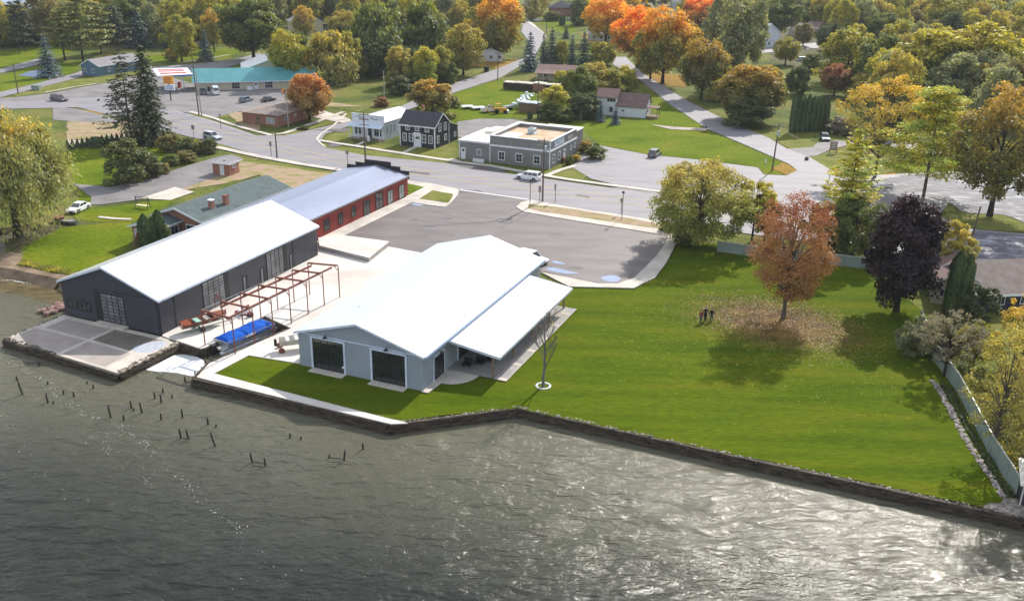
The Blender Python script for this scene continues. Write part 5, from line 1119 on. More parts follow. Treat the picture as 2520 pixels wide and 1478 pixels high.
tag(bpy.data.objects['pond_cover'],'pale blue-white pool cover lying on the grass beside the blue spruce','cover')
r=root('planter','white planter box with small shrubs at the grey office wall','planter',CC+gx*(-15.6)-gyv*.9,23.6);MB().box(-.9,1.5,-.3,.3,0,.6).build('box','trim_white',r)
r=root('litter_bin','dark bin on the side street verge','bin',G(1197,177),0);MB().tube((0,0,0),(0,0,1.6),.8,.9,8).build('drum','trim_black',r);MB().tube((0,0,1.6),(0,0,1.75),.95,.95,8).build('lid','trim_black',r)
r=root('mailbox','dark mailbox on a post at the road edge of the right lawn','mailbox',G(1737,325),0);MB().box(-.05,.05,-.05,.05,0,1.1).build('post','pole_wood',r);MB().box(-.15,.15,-.35,.35,1.1,1.45).build('box','trim_black',r,bevel=.04)
r=root('hydrant','small pale yard hydrant near the leaning corner pole','hydrant',G(1921,493) if 0 else G(1884,402),0);MB().tube((0,0,0),(0,0,.7),.18,.15,8).build('barrel','trim_white',r);MB().ball((0,0,.75),.18,8).build('cap','galv',r)
# dark chairs under the lean-to
for i,(x,y) in enumerate(((1.6,7.2),(2.6,8.2),(3.4,9.4))):
    r=root('patio_seat',['nearest','middle','farthest'][i]+' of three low black patio seats under the lean-to','seat',gy(x,y,.06),A0);MB().box(-.5,.5,-.4,.4,.25,.4).build('seat','trim_black',r,bevel=.03);MB().box(-.5,.5,.32,.4,.4,.85).build('backrest','trim_black',r)
    for sx in(-.45,.4):
        for sy in(-.35,.3): MB().box(sx,sx+.05,sy,sy+.05,0,.25).build('leg','trim_black',r)
# ================================================================ people
mat('skin',(.45,.28,.2),rough=.6);mat('cloth_black',(.012,.012,.015),rough=.9);mat('cloth_red',(.25,.05,.04),rough=.9);mat('cloth_jeans',(.05,.06,.09),rough=.9);mat('hair',(.04,.025,.015),rough=.8)
def skin(name,V,E,R_,m,par,sub=1):
    me=bpy.data.meshes.new(name);me.from_pydata(V,E,[]);me.materials.append(M[m]);o=bpy.data.objects.new(name,me);COL.objects.link(o);o.parent=par
    s=o.modifiers.new('s','SKIN');s.use_smooth_shade=True
    for i,r_ in enumerate(R_): me.skin_vertices[0].data[i].radius=r_ if isinstance(r_,tuple) else (r_,r_);me.skin_vertices[0].data[i].use_root=(i==0)
    s2=o.modifiers.new('u','SUBSURF');s2.levels=sub;s2.render_levels=sub;return o
def person(label,b,az,h,top,leg,stride=.12,armout=.12,bend=0):
    k=h/1.75;r=root('person',label,'person',G(*b),0);r.rotation_euler=(0,0,rad(az));r.scale=(k,k,k)
    H_={'pel':(0,0,.95),'waist':(0,0,1.08),'chest':(0,.01,1.3),'neckb':(0,0,1.45),'neck':(0,0,1.53),'head':(0,-.01,1.6),'crown':(0,0,1.7)}
    V=[];E=[];R_=[];ix={}
    def av(n,p,r_,par=None): ix[n]=len(V);V.append(p);R_.append(r_);E.append((ix[par],ix[n])) if par else None
    av('pel',(0,0,.95),(.15,.12));av('wa',(0,0,1.08),(.13,.1),'pel');av('ch',(0,0,1.3),(.16,.115),'wa');av('nb',(0,0,1.44),(.09,.08),'ch');av('nk',(0,0,1.52),.055,'nb');av('hd',(0,-.015,1.6),(.078,.095),'nk');av('cr',(0,0,1.7),(.07,.085),'hd')
    for s,t in((-1,stride),(1,-stride)):
        av(f'hp{s}',(s*.09,0,.86),.095,'pel');av(f'kn{s}',(s*.1,-t*.7-.02,.48),.065,f'hp{s}');av(f'an{s}',(s*.1,-t+.02,.09),.042,f'kn{s}');av(f'to{s}',(s*.11,-t-.15,.04),(.045,.03),f'an{s}')
        av(f'sh{s}',(s*.19,0,1.4),.06,'ch');av(f'el{s}',(s*(.24+armout*.3),.03,1.14),.045,f'sh{s}');av(f'wr{s}',(s*(.25+armout*.6),-.05,.92),.03,f'el{s}');av(f'pa{s}',(s*(.25+armout*.62),-.07,.85),(.04,.022),f'wr{s}')
        for j,l in enumerate((.07,.085,.08,.065)):
            x=s*(.25+armout*.62)+(j-1.5)*.019;av(f'f{s}{j}',(x,-.08,.8),.009,f'pa{s}');av(f'g{s}{j}',(x,-.1,.8-l*.6),.008,f'f{s}{j}')
        av(f't{s}',(s*(.25+armout*.62)-s*.035,-.1,.83),.01,f'pa{s}');av(f'u{s}',(s*(.25+armout*.62)-s*.045,-.12,.795),.009,f't{s}')
    skin('body',V,E,R_,'skin',r)
    def sub(name,names,grow,m):
        VV=[];EE=[];RR=[];jx={}
        for n,(par) in names:
            jx[n]=len(VV);VV.append(V[ix[n]]);q=R_[ix[n]];q=q if isinstance(q,tuple) else(q,q);RR.append((q[0]+grow,q[1]+grow))
            if par: EE.append((jx[par],jx[n]))
        skin(name,VV,EE,RR,m,r)
    sub('jacket',[('wa',None),('ch','wa'),('nb','ch'),('pel','wa'),('sh-1','ch'),('el-1','sh-1'),('wr-1','el-1'),('sh1','ch'),('el1','sh1'),('wr1','el1')],.018,top)
    sub('trousers',[('pel',None),('hp-1','pel'),('kn-1','hp-1'),('an-1','kn-1'),('hp1','pel'),('kn1','hp1'),('an1','kn1')],.016,leg)
    m=MB();m.ball((0,.012,1.67),.1,12,(.85,1.05,.95));m.build('hair','hair',r,True)
    m=MB();m.ball((0,-.115,1.6),.016,6);m.ball((-.03,-.1,1.63),.01,6);m.ball((.03,-.1,1.63),.01,6);m.ball((-.08,0,1.61),.02,6,(.5,1,1.3));m.ball((.08,0,1.61),.02,6,(.5,1,1.3));m.box(-.022,.022,-.108,-.098,1.562,1.57);m.build('face','skin',r)
    for s,t in((-1,stride),(1,-stride)): m=MB();m.box(s*.1-.045,s*.1+.045,-t-.2,-t+.07,0,.09);m.build('shoe','cloth_black',r,bevel=.02)
t_=lambda x,y:((2400+x/2.625)/1.5238,(700+y/2.625)/1.5238)
person('person in a dark red jacket and jeans, left of the three on the lawn',t_(598,1335),20,1.7,'cloth_red','cloth_jeans',.12)
person('tallest person all in black, middle of the three on the lawn',t_(640,1318),5,1.85,'cloth_black','cloth_black',.14)
person('person in a black jacket, right of the three on the lawn',t_(700,1318),-15,1.66,'cloth_black','cloth_jeans',.1)
# ================================================================ trees
RG=np.random.default_rng(4)
def qmesh(name,cen,nrm,size,mtl,asp=1.35,par=None,up=None,rnd=None):
    """many small leaf-sized quads; one mesh"""
    n=len(cen);nrm=nrm/(np.linalg.norm(nrm,axis=1,keepdims=True)+1e-9)
    a=RG.normal(size=(n,3)) if up is None else up+RG.normal(size=(n,3))*.25
    t=np.cross(nrm,a);t/=np.linalg.norm(t,axis=1,keepdims=True)+1e-9;b=np.cross(nrm,t)
    s=(size*RG.uniform(.6,1.3,n))[:,None] if np.isscalar(size) else size[:,None]
    # kite-shaped leaf spray with a slight fold
    v=np.stack([cen-b*s*asp*.55,cen+t*s*.5-nrm*s*.1,cen+b*s*asp*.55,cen-t*s*.5-nrm*s*.1],1).reshape(-1,3)
    me=bpy.data.meshes.new(name);me.vertices.add(n*4);me.vertices.foreach_set('co',v.astype(np.float32).ravel())
    me.loops.add(n*4);me.loops.foreach_set('vertex_index',np.arange(n*4,dtype=np.int32));me.polygons.add(n)
    me.polygons.foreach_set('loop_start',np.arange(0,n*4,4,dtype=np.int32));me.polygons.foreach_set('loop_total',np.full(n,4,dtype=np.int32))
    at=me.attributes.new('rnd','FLOAT','FACE');at.data.foreach_set('value',(RG.uniform(0,1,n) if rnd is None else rnd).astype(np.float32))
    me.materials.append(None);me.update();me.validate();return me
def unit(n): d=RG.normal(size=(n,3));return d/np.linalg.norm(d,axis=1,keepdims=True)
def crown_decid(h,w,c0,nc,nl,leaf,shape='round',loose=1.0,cr=.2,flat=.9,sparse=0):
    """returns centres, normals, clump centres. crown fills z from c0*h to h"""
    cs=[]
    while len(cs)<nc:
        p=RG.uniform(-1,1,3);r=np.linalg.norm(p)
        if r>1 or r<.25: continue
        if RG.random()>r**1.4+.1: continue
        z=(p[2]+1)/2
        if shape=='vase': k=.55+.6*z if z<.75 else 1.0
        elif shape=='oval': k=1.0
        elif shape=='egg': k=1.12-.35*z
        elif shape=='pear': k=1.2-.62*z
        else: k=1
        cs.append([p[0]*k,p[1]*k,p[2]])
    for q_ in cs:
        if RG.random()<.16:
            k_=RG.uniform(1.08,1.3);q_[0]*=k_;q_[1]*=k_;q_[2]=min(1.06,q_[2]*RG.uniform(1,1.12))
    cs=np.array(cs);H=h*(1-c0);R_=w/2
    crr=cr*(.65+.7*RG.random(nc))
    cw=np.stack([cs[:,0]*R_*(1-cr*.7),cs[:,1]*R_*(1-cr*.7),c0*h+H*(.5+cs[:,2]*.5*(1-cr*.6))],1)
    per=RG.multinomial(nl,(crr**2)/(crr**2).sum())
    C=[];Nn=[];RD=[]
    for i in range(nc):
        m=per[i];d=unit(m);d[:,2]=np.abs(d[:,2])*np.where(RG.random(m)<.72,1,-1)
        rr=RG.uniform(.35,1.05,m)[:,None]**.6*crr[i]
        sc=np.array([w*.5*1.15,w*.5*1.15,min(H,w*1.1)*.5*1.15*flat])*loose
        # lumpy twig groups inside the clump
        q=d*rr*sc*(1+.25*np.sin(d[:,[0]]*9+i)*np.cos(d[:,[1]]*7+i))
        C.append(cw[i]+q);o=cw[i]-np.array([0,0,c0*h+H*.35]);o=o/np.linalg.norm(o)
        Nn.append(d*.55+o*.35+np.array([0,0,.3])+RG.normal(size=(m,3))*.6);RD.append(np.clip(RG.normal(.5,.2,m)+RG.normal(0,.12),0,1))
    return np.concatenate(C),np.concatenate(Nn),cw,np.concatenate(RD)
def limbs(cw,h,c0,r0,n=16,fork=.45,lean=(0,0)):
    t=MB();zt=h*(c0+(1-c0)*fork);pts=[Vector((0,0,-.2))];k=6
    wob=[(RG.normal(0,.05*h*.2),RG.normal(0,.05*h*.2)) for _ in range(k)]
    for i in range(1,k+1):
        q=i/k;pts.append(Vector((lean[0]*q+wob[i-1][0]*q*.4,lean[1]*q+wob[i-1][1]*q*.4,zt*q)))
    for i in range(k): t.tube(pts[i],pts[i+1],r0*(1.25-.25*min(1,i) if i==0 else 1-.1*i),r0*(1-.1*(i+1)),8,False)
    idx=np.argsort(-RG.random(len(cw)))[:n]
    for j in idx:
        c=Vector(cw[j]);q=min(.98,max(.3,(c.z*.62)/zt));b=pts[0].lerp(pts[-1],q)
        b=Vector((pts[min(k,int(q*k))].x,pts[min(k,int(q*k))].y,zt*q));m=b.lerp(c,.5)+Vector((0,0,abs(c.z-b.z)*.05+.02*h))
        rr=r0*(.42-.2*q);t.tube(b,m,rr,rr*.65,5,False);t.tube(m,c,rr*.65,rr*.2,5,False)
    # leader
    t.tube(pts[-1],Vector((pts[-1].x,pts[-1].y,h*.93)),r0*.4,r0*.08,5,False)
    return t
def crown_spruce(h,w,c0=.06,levels=26,nb=11,per=34,droop=.25,leaf=.3,sparse=0,irr=.15,pw=.85):
    C=[];Nn=[];U_=[];br=[]
    for l in range(levels):
        q=(l+RG.uniform(-.3,.3))/levels;z=h*(c0+(1-c0)*max(0,q));R_=w/2*(1-max(0,q))**pw*RG.uniform(1-irr,1+irr*.6)+.12
        k=max(4,int(nb*(1-q*.55)));a0=RG.uniform(0,6.3)
        for b in range(k):
            if RG.random()<sparse: continue
            a=a0+6.283*b/k+RG.normal(0,.15);L=R_*RG.uniform(.72,1.12);m=int(per*(.3+.7*(1-q)));
            t=RG.uniform(.12 if sparse==0 else .3,1,m);lat=RG.normal(0,1,m)*.13*L*(1.15-t*.7)
            ca,sa=math.cos(a),math.sin(a);zz=z-droop*L*t**1.6+.1*L*t**4-np.abs(RG.normal(0,1,m))*.05*L*.7
            C.append(np.stack([ca*t*L-sa*lat,sa*t*L+ca*lat,zz],1));Nn.append(np.stack([ca*.35+RG.normal(0,.35,m),sa*.35+RG.normal(0,.35,m),np.full(m,1.0)],1))
            U_.append(np.tile([ca,sa,-.4],(m,1)));br.append((a,L,z))
    return np.concatenate(C),np.concatenate(Nn),np.concatenate(U_),br
def trunk_spruce(h,r0,br,droop,k=1):
    t=MB();t.tube((0,0,-.2),(0,0,h*.5),r0,r0*.6,8,False);t.tube((0,0,h*.5),(0,0,h*.98),r0*.6,.02,6,False)
    for a,L,z in br[::k]: t.tube((0,0,z),(math.cos(a)*L*.85,math.sin(a)*L*.85,z-droop*L*.75),.05,.015,4,False)
    return t
def crown_pine(h,w,c0=.3,n=26,nl=5200,leaf=.3):
    C=[];Nn=[];br=[]
    for i in range(n):
        q=i/n;z=h*(c0+(1-c0)*q)+RG.normal(0,.02*h);a=i*2.4+RG.normal(0,.3);L=w/2*(1-q*.75)*RG.uniform(.6,1.15)*(.75 if q<.12 else 1);m=nl//n
        for s in range(3):
            t=(.4,.72,1.0)[s]*L;aa=a+(s-1)*.22*RG.normal();d=unit(m//3);d[:,2]*=.25
            cc=np.array([math.cos(aa)*t,math.sin(aa)*t,z+.12*t]);C.append(cc+d*RG.uniform(.2,1,(m//3,1))*(w*.1+.25*L*.5));Nn.append(d*.5+[0,0,1]+RG.normal(size=(m//3,3))*.4)
        br.append((a,L,z))
    return np.concatenate(C),np.concatenate(Nn),br
def crown_willow(h,w,c0,nc,nl):
    C=[];Nn=[];U_=[];cw=[]
    for i in range(nc):
        d=unit(1)[0];d[2]=abs(d[2])*1.1-.25;r=RG.uniform(.5,1);p=np.array([d[0]*w/2*r,d[1]*w/2*r,h*(c0+.36)+d[2]*h*(1-c0-.38)*r]);cw.append(p)
        m=nl//nc;k=RG.normal(size=(m,3))*[w*.045,w*.045,h*.02];fall=RG.exponential(.085*h,m);fall=np.minimum(fall,p[2]-h*c0*.6)
        k[:,2]-=np.abs(fall);C.append(p+k);Nn.append(np.tile([d[0],d[1],.35],(m,1))+RG.normal(size=(m,3))*.4);U_.append(np.tile([0,0,1.],(m,1)))
    return np.concatenate(C),np.concatenate(Nn),np.concatenate(U_),np.array(cw)
def crown_column(h,w,n,tip=.8):
    z=RG.uniform(0,1,n);a=RG.uniform(0,6.283,n);R_=w/2*np.minimum(1,((1-z)/(1-tip+.001))**.6)*(.75+.25*np.minimum(1,z/.1))*RG.uniform(.72,1.08,n)*(1+.1*np.sin(a*5+z*9))
    if tip<.3: R_=w/2*(1-z)**.8*RG.uniform(.8,1.1,n)+.02
    C=np.stack([np.cos(a)*R_,np.sin(a)*R_,z*h],1);N_=np.stack([np.cos(a),np.sin(a),np.full(n,.35)],1)+RG.normal(size=(n,3))*.35
    return C,N_,np.tile([0,0,1.],(n,1))
# foliage colours
F=foliage
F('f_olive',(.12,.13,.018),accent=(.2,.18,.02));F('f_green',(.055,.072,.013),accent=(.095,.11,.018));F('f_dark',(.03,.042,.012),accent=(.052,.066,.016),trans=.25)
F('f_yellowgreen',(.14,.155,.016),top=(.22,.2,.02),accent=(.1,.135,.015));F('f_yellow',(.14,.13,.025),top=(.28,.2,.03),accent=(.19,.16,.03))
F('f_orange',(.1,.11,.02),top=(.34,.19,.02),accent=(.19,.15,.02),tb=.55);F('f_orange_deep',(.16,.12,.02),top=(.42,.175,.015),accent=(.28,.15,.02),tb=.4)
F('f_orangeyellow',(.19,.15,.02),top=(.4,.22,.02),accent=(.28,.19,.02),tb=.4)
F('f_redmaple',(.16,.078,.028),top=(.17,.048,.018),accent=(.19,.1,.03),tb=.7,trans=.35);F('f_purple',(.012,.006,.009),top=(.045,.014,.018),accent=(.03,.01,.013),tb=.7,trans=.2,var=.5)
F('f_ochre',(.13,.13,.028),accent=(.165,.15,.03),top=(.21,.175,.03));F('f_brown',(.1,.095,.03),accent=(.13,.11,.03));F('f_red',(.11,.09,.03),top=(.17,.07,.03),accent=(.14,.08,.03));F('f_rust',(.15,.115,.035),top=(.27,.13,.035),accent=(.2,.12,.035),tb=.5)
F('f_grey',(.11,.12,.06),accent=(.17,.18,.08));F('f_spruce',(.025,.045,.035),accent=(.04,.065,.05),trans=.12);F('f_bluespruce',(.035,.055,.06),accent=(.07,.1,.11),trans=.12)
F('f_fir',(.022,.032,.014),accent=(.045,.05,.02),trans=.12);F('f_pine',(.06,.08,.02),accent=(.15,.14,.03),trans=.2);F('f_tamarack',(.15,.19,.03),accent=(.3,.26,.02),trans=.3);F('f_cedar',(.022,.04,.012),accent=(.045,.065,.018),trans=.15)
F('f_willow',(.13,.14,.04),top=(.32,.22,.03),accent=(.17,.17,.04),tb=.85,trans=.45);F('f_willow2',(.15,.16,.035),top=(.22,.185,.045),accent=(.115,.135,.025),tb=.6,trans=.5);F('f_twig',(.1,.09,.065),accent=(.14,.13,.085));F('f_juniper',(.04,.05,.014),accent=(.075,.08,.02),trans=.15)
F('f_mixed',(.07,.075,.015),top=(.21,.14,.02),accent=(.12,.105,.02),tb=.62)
# prototypes for the middle distance, 12 m high and 10 m wide
def mesh_of(mb,name):
    me=bpy.data.meshes.new(name);me.from_pydata(mb.v,[],mb.f);me.polygons.foreach_set('use_smooth',[True]*len(me.polygons));me.materials.append(None);return me
PR={}
def proto(kind):
    if kind in PR: return PR[kind]
    k,i=kind.split(':') if ':' in kind else (kind,'0')
    if k in('round','oval','vase','egg'):
        c0={'round':.12,'oval':.14,'vase':.2,'egg':.06}[k]
        C,Nn,cw,rd=crown_decid(12,10,c0,95,13000,.3,k,cr=.19)
        me=qmesh('crown',C,Nn,.32,None,rnd=rd);tk=mesh_of(limbs(cw,12,c0,.3,18),'trunk')
    elif k=='bush':
        C,Nn,cw,rd=crown_decid(12,10,-.08,80,11000,.3,'egg',cr=.19);C[:,2]=np.abs(C[:,2])
        me=qmesh('crown',C,Nn,.34,None,rnd=rd);tk=mesh_of(limbs(cw,12,.05,.22,12),'trunk')
    elif k=='spruce':
        C,Nn,U_,br=crown_spruce(12,10,.04,22,11,30,.22);me=qmesh('crown',C,Nn,.4,None,1.7,up=U_);tk=mesh_of(trunk_spruce(12,.24,br,.22,3),'trunk')
    elif k=='pine':
        C,Nn,br=crown_pine(12,10,.22,30,6500);me=qmesh('crown',C,Nn,.36,None,1.2);tk=mesh_of(trunk_spruce(12,.22,br,-.1,1),'trunk')
    elif k=='column':
        C,Nn,U_=crown_column(12,10,3600,.8);me=qmesh('crown',C,Nn,.7,None,1.2,up=U_);tk=mesh_of(MB().tube((0,0,0),(0,0,9),.6,.2),'trunk')
    elif k=='cone':
        C,Nn,U_=crown_column(12,10,1500,.02);me=qmesh('crown',C,Nn,.9,None,1.2,up=U_);tk=mesh_of(MB().tube((0,0,0),(0,0,9),.5,.2),'trunk')
    elif k=='willow':
        C,Nn,U_,cw=crown_willow(12,10,.06,70,9000);me=qmesh('crown',C,Nn,.3,None,2.4,up=U_);tk=mesh_of(limbs(cw,12,.1,.3,14),'trunk')
    PR[kind]=(me,tk);return PR[kind]
def place(me,tk,fol,bark,name,label,cat,loc,rz,sc,group=None):
    r=root(name,label,cat,loc,0,group);r.rotation_euler=(0,0,rz);r.scale=sc
    for nm,m_,mt in(('trunk',tk,bark),('crown',me,fol)):
        o=bpy.data.objects.new(nm,m_);COL.objects.link(o);o.parent=r;o.material_slots[0].link='OBJECT';o.material_slots[0].material=M[mt]
    return r
TREES=[]
def T(kind,fol,u,v,vt,wpx,label,name='tree',cat='tree',group=None,bark='bark_dark',var=None,du=0):
    b=(u,v);h=height(b,vt);w=wpx*mpp(b)
    k=kind if ':' in kind else kind+':%d'%(len(TREES)%3)
    me,tk=proto(k);rz=RG.uniform(0,6.28)
    r=place(me,tk,fol,bark,name,label,cat,G(u,v),rz,(w/10*RG.uniform(.88,1.12),w/10*RG.uniform(.88,1.12),h/12),group);TREES.append(r);return r
def unique(kind,fol,u,v,vt,wpx,label,name,bark='bark_grey',nl=16000,leaf=.26,c0=.15,nc=110,cr=.15,r0=.3,n_l=26,shape='round',lean=(0,0),**kw):
    b=(u,v);h=height(b,vt);w=wpx*mpp(b)
    if kind=='decid':
        C,Nn,cw,rd=crown_decid(h,w,c0,nc,nl,leaf,shape,cr=cr,**kw);me=qmesh('crown',C,Nn,leaf,None,rnd=rd);tk=mesh_of(limbs(cw,h,c0,r0,n_l,lean=lean),'trunk')
    elif kind=='willow':
        C,Nn,U_,cw=crown_willow(h,w,c0,nc,nl);me=qmesh('crown',C,Nn,leaf,None,2.2,up=U_);tk=mesh_of(limbs(cw,h,max(.1,c0),r0,n_l),'trunk')
    elif kind=='spruce':
        C,Nn,U_,br=crown_spruce(h,w,c0,**kw);me=qmesh('crown',C,Nn,leaf,None,1.6,up=U_);tk=mesh_of(trunk_spruce(h,r0,br,kw.get('droop',.25),1),'trunk')
    elif kind=='pine':
        C,Nn,br=crown_pine(h,w,c0,nc,nl);me=qmesh('crown',C,Nn,leaf,None,1.3);tk=mesh_of(trunk_spruce(h,r0,br,-.1,1),'trunk')
    return place(me,tk,fol,bark,name,label,'tree',G(u,v),0,(1,1,1))
# --- near, individually grown trees
unique('willow','f_willow',45,580,232,255,'huge yellow-green willow filling the left edge of the shore','willow_tree','bark_dark',nl=46000,leaf=.24,c0=.14,nc=260,r0=.65,n_l=40)
unique('spruce','f_fir',323,346,126,140,'tall thin half-bare fir left of the dense one','fir_tree','bark_grey',leaf=.42,c0=.2,levels=28,nb=8,per=34,droop=.12,sparse=.12,irr=.45,r0=.3,pw=.5)
unique('spruce','f_fir',375,353,104,120,'tall dense dark fir with hanging boughs right of the half-bare one','fir_tree','bark_dark',leaf=.44,c0=.05,levels=36,nb=10,per=40,droop=.5,irr=.25,r0=.35,pw=.6)
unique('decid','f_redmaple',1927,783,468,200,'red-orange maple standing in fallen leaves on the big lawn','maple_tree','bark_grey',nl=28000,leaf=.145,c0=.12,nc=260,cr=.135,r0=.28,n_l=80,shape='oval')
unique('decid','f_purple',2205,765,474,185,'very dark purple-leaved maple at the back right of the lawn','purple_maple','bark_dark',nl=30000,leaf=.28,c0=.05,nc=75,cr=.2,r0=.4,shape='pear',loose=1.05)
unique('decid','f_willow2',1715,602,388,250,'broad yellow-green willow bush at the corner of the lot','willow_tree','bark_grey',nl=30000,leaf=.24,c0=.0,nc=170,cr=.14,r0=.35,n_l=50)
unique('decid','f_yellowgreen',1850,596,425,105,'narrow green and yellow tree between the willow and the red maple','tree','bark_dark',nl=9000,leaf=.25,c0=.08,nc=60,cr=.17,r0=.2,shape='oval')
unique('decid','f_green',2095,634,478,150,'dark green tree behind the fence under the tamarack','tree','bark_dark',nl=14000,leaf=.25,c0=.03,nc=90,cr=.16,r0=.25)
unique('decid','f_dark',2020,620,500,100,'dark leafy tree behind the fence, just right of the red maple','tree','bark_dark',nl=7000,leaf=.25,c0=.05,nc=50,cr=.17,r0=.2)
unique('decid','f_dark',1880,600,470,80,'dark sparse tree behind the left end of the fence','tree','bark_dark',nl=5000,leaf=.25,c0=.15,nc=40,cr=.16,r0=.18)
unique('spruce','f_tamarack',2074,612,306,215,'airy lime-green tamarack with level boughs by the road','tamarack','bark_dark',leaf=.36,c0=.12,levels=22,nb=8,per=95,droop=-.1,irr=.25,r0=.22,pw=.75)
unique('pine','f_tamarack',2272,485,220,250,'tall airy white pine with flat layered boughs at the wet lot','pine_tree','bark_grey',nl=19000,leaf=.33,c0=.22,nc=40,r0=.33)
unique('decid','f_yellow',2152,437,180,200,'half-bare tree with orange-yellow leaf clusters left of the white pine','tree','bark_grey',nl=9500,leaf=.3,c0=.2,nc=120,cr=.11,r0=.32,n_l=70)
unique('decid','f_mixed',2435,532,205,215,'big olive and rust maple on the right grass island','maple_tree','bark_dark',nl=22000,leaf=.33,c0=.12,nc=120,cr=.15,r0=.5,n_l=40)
unique('decid','f_ochre',2336,688,545,100,'olive tree right of the purple maple','tree','bark_dark',nl=8500,leaf=.22,c0=.02,nc=70,cr=.16,r0=.15)
unique('decid','f_yellow',2492,985,712,135,'golden yellow tree at the right edge over the tan roof','tree','bark_dark',nl=6500,leaf=.16,c0=.12,nc=130,cr=.11,r0=.14,n_l=60)
unique('decid','f_ochre',2440,1120,800,190,'sparse olive-yellow tree behind the right fence','tree','bark_grey',nl=6000,leaf=.14,c0=.1,nc=130,cr=.11,r0=.18,n_l=60)
unique('decid','f_ochre',2512,1165,890,130,'sparse brown-olive tree at the lower right edge beyond the fence','tree','bark_grey',nl=4500,leaf=.13,c0=.1,nc=110,cr=.11,r0=.15,n_l=50)
unique('decid','f_olive',2395,900,790,110,'low olive tree beyond the fence below the arborvitae','tree','bark_grey',nl=6000,leaf=.18,c0=.05,nc=60,cr=.14,r0=.14,n_l=30)
unique('decid','f_dark',2405,800,690,80,'young dark green tree in front of the tan roof','tree','bark_dark',nl=5000,leaf=.2,c0=.02,nc=40,cr=.17,r0=.14)
unique('decid','f_twig',2322,925,765,150,'twiggy grey-brown tree at the fence by the rock border','tree','bark_dark',nl=5000,leaf=.14,c0=.18,nc=150,cr=.09,r0=.16,n_l=120)
unique('decid','f_grey',2250,872,775,95,'low grey-green shrub at the fence below the purple maple','shrub','bark_grey',nl=9000,leaf=.17,c0=-.1,nc=60,cr=.18,r0=.1)
# bare tree on the lawn: branches only, with a stone ring
b=(1337,950);h=height(b,742);t=MB();rn=random.Random(2)
def grow(p,d,L,r_,n):
    q=p+d*L;t.tube(p,q,r_,r_*.7,5,False)
    if n==0: return
    for i in range(3):
        a=rn.uniform(0,6.28);e=Vector((math.cos(a),math.sin(a),0))*rn.uniform(.2,.5);nd=(d+e+Vector((0,0,.22))).normalized();grow(p+d*L*rn.uniform(.45,1),nd,L*rn.uniform(.5,.75),r_*.55,n-1)
pp=[Vector((rn.uniform(-.06,.06)*i,rn.uniform(-.06,.06)*i,h*.97*i/9)) for i in range(10)];pp[0].z=-.1
for i in range(9): t.tube(pp[i],pp[i+1],.17*(1-i/9.5),.17*(1-(i+1)/9.5),8,False)
for i in range(17):
    q=.22+.7*i/17;k=int(q*9);p=pp[k].lerp(pp[min(9,k+1)],q*9-k);a=i*2.4+rn.uniform(-.3,.3);s=rn.uniform(.45,.75)
    grow(p,Vector((math.cos(a)*s,math.sin(a)*s,1)).normalized(),h*(.24-.17*q)*rn.uniform(.8,1.15),.07*(1.1-q),3)
mat('bark_pale',[(.13,.115,.1),(.2,.18,.16)],scale=3,rough=.95,fine=.2)
r=root('bare_tree','leafless young tree in a ring of white stones near the lean-to','tree',G(*b),0);t.build('trunk','bark_pale',r,smooth=True)
C=np.array([RG.normal(0,1.2,160),RG.normal(0,1.2,160),RG.uniform(h*.5,h*.97,160)]).T;me=qmesh('crown',C,unit(160),.1,None);o=bpy.data.objects.new('crown',me);COL.objects.link(o);o.parent=r;o.material_slots[0].link='OBJECT';o.material_slots[0].material=M['f_yellow']
t=MB()
for i in range(16):
    a=i*math.pi/8;t.ball((math.cos(a)*.72,math.sin(a)*.72,.06),.15,6,(1,1,.6))
o=t.build('stone_ring','trim_white');o.location=G(*b);tag(o,'ring of white stones round the foot of the bare tree','stone ring')
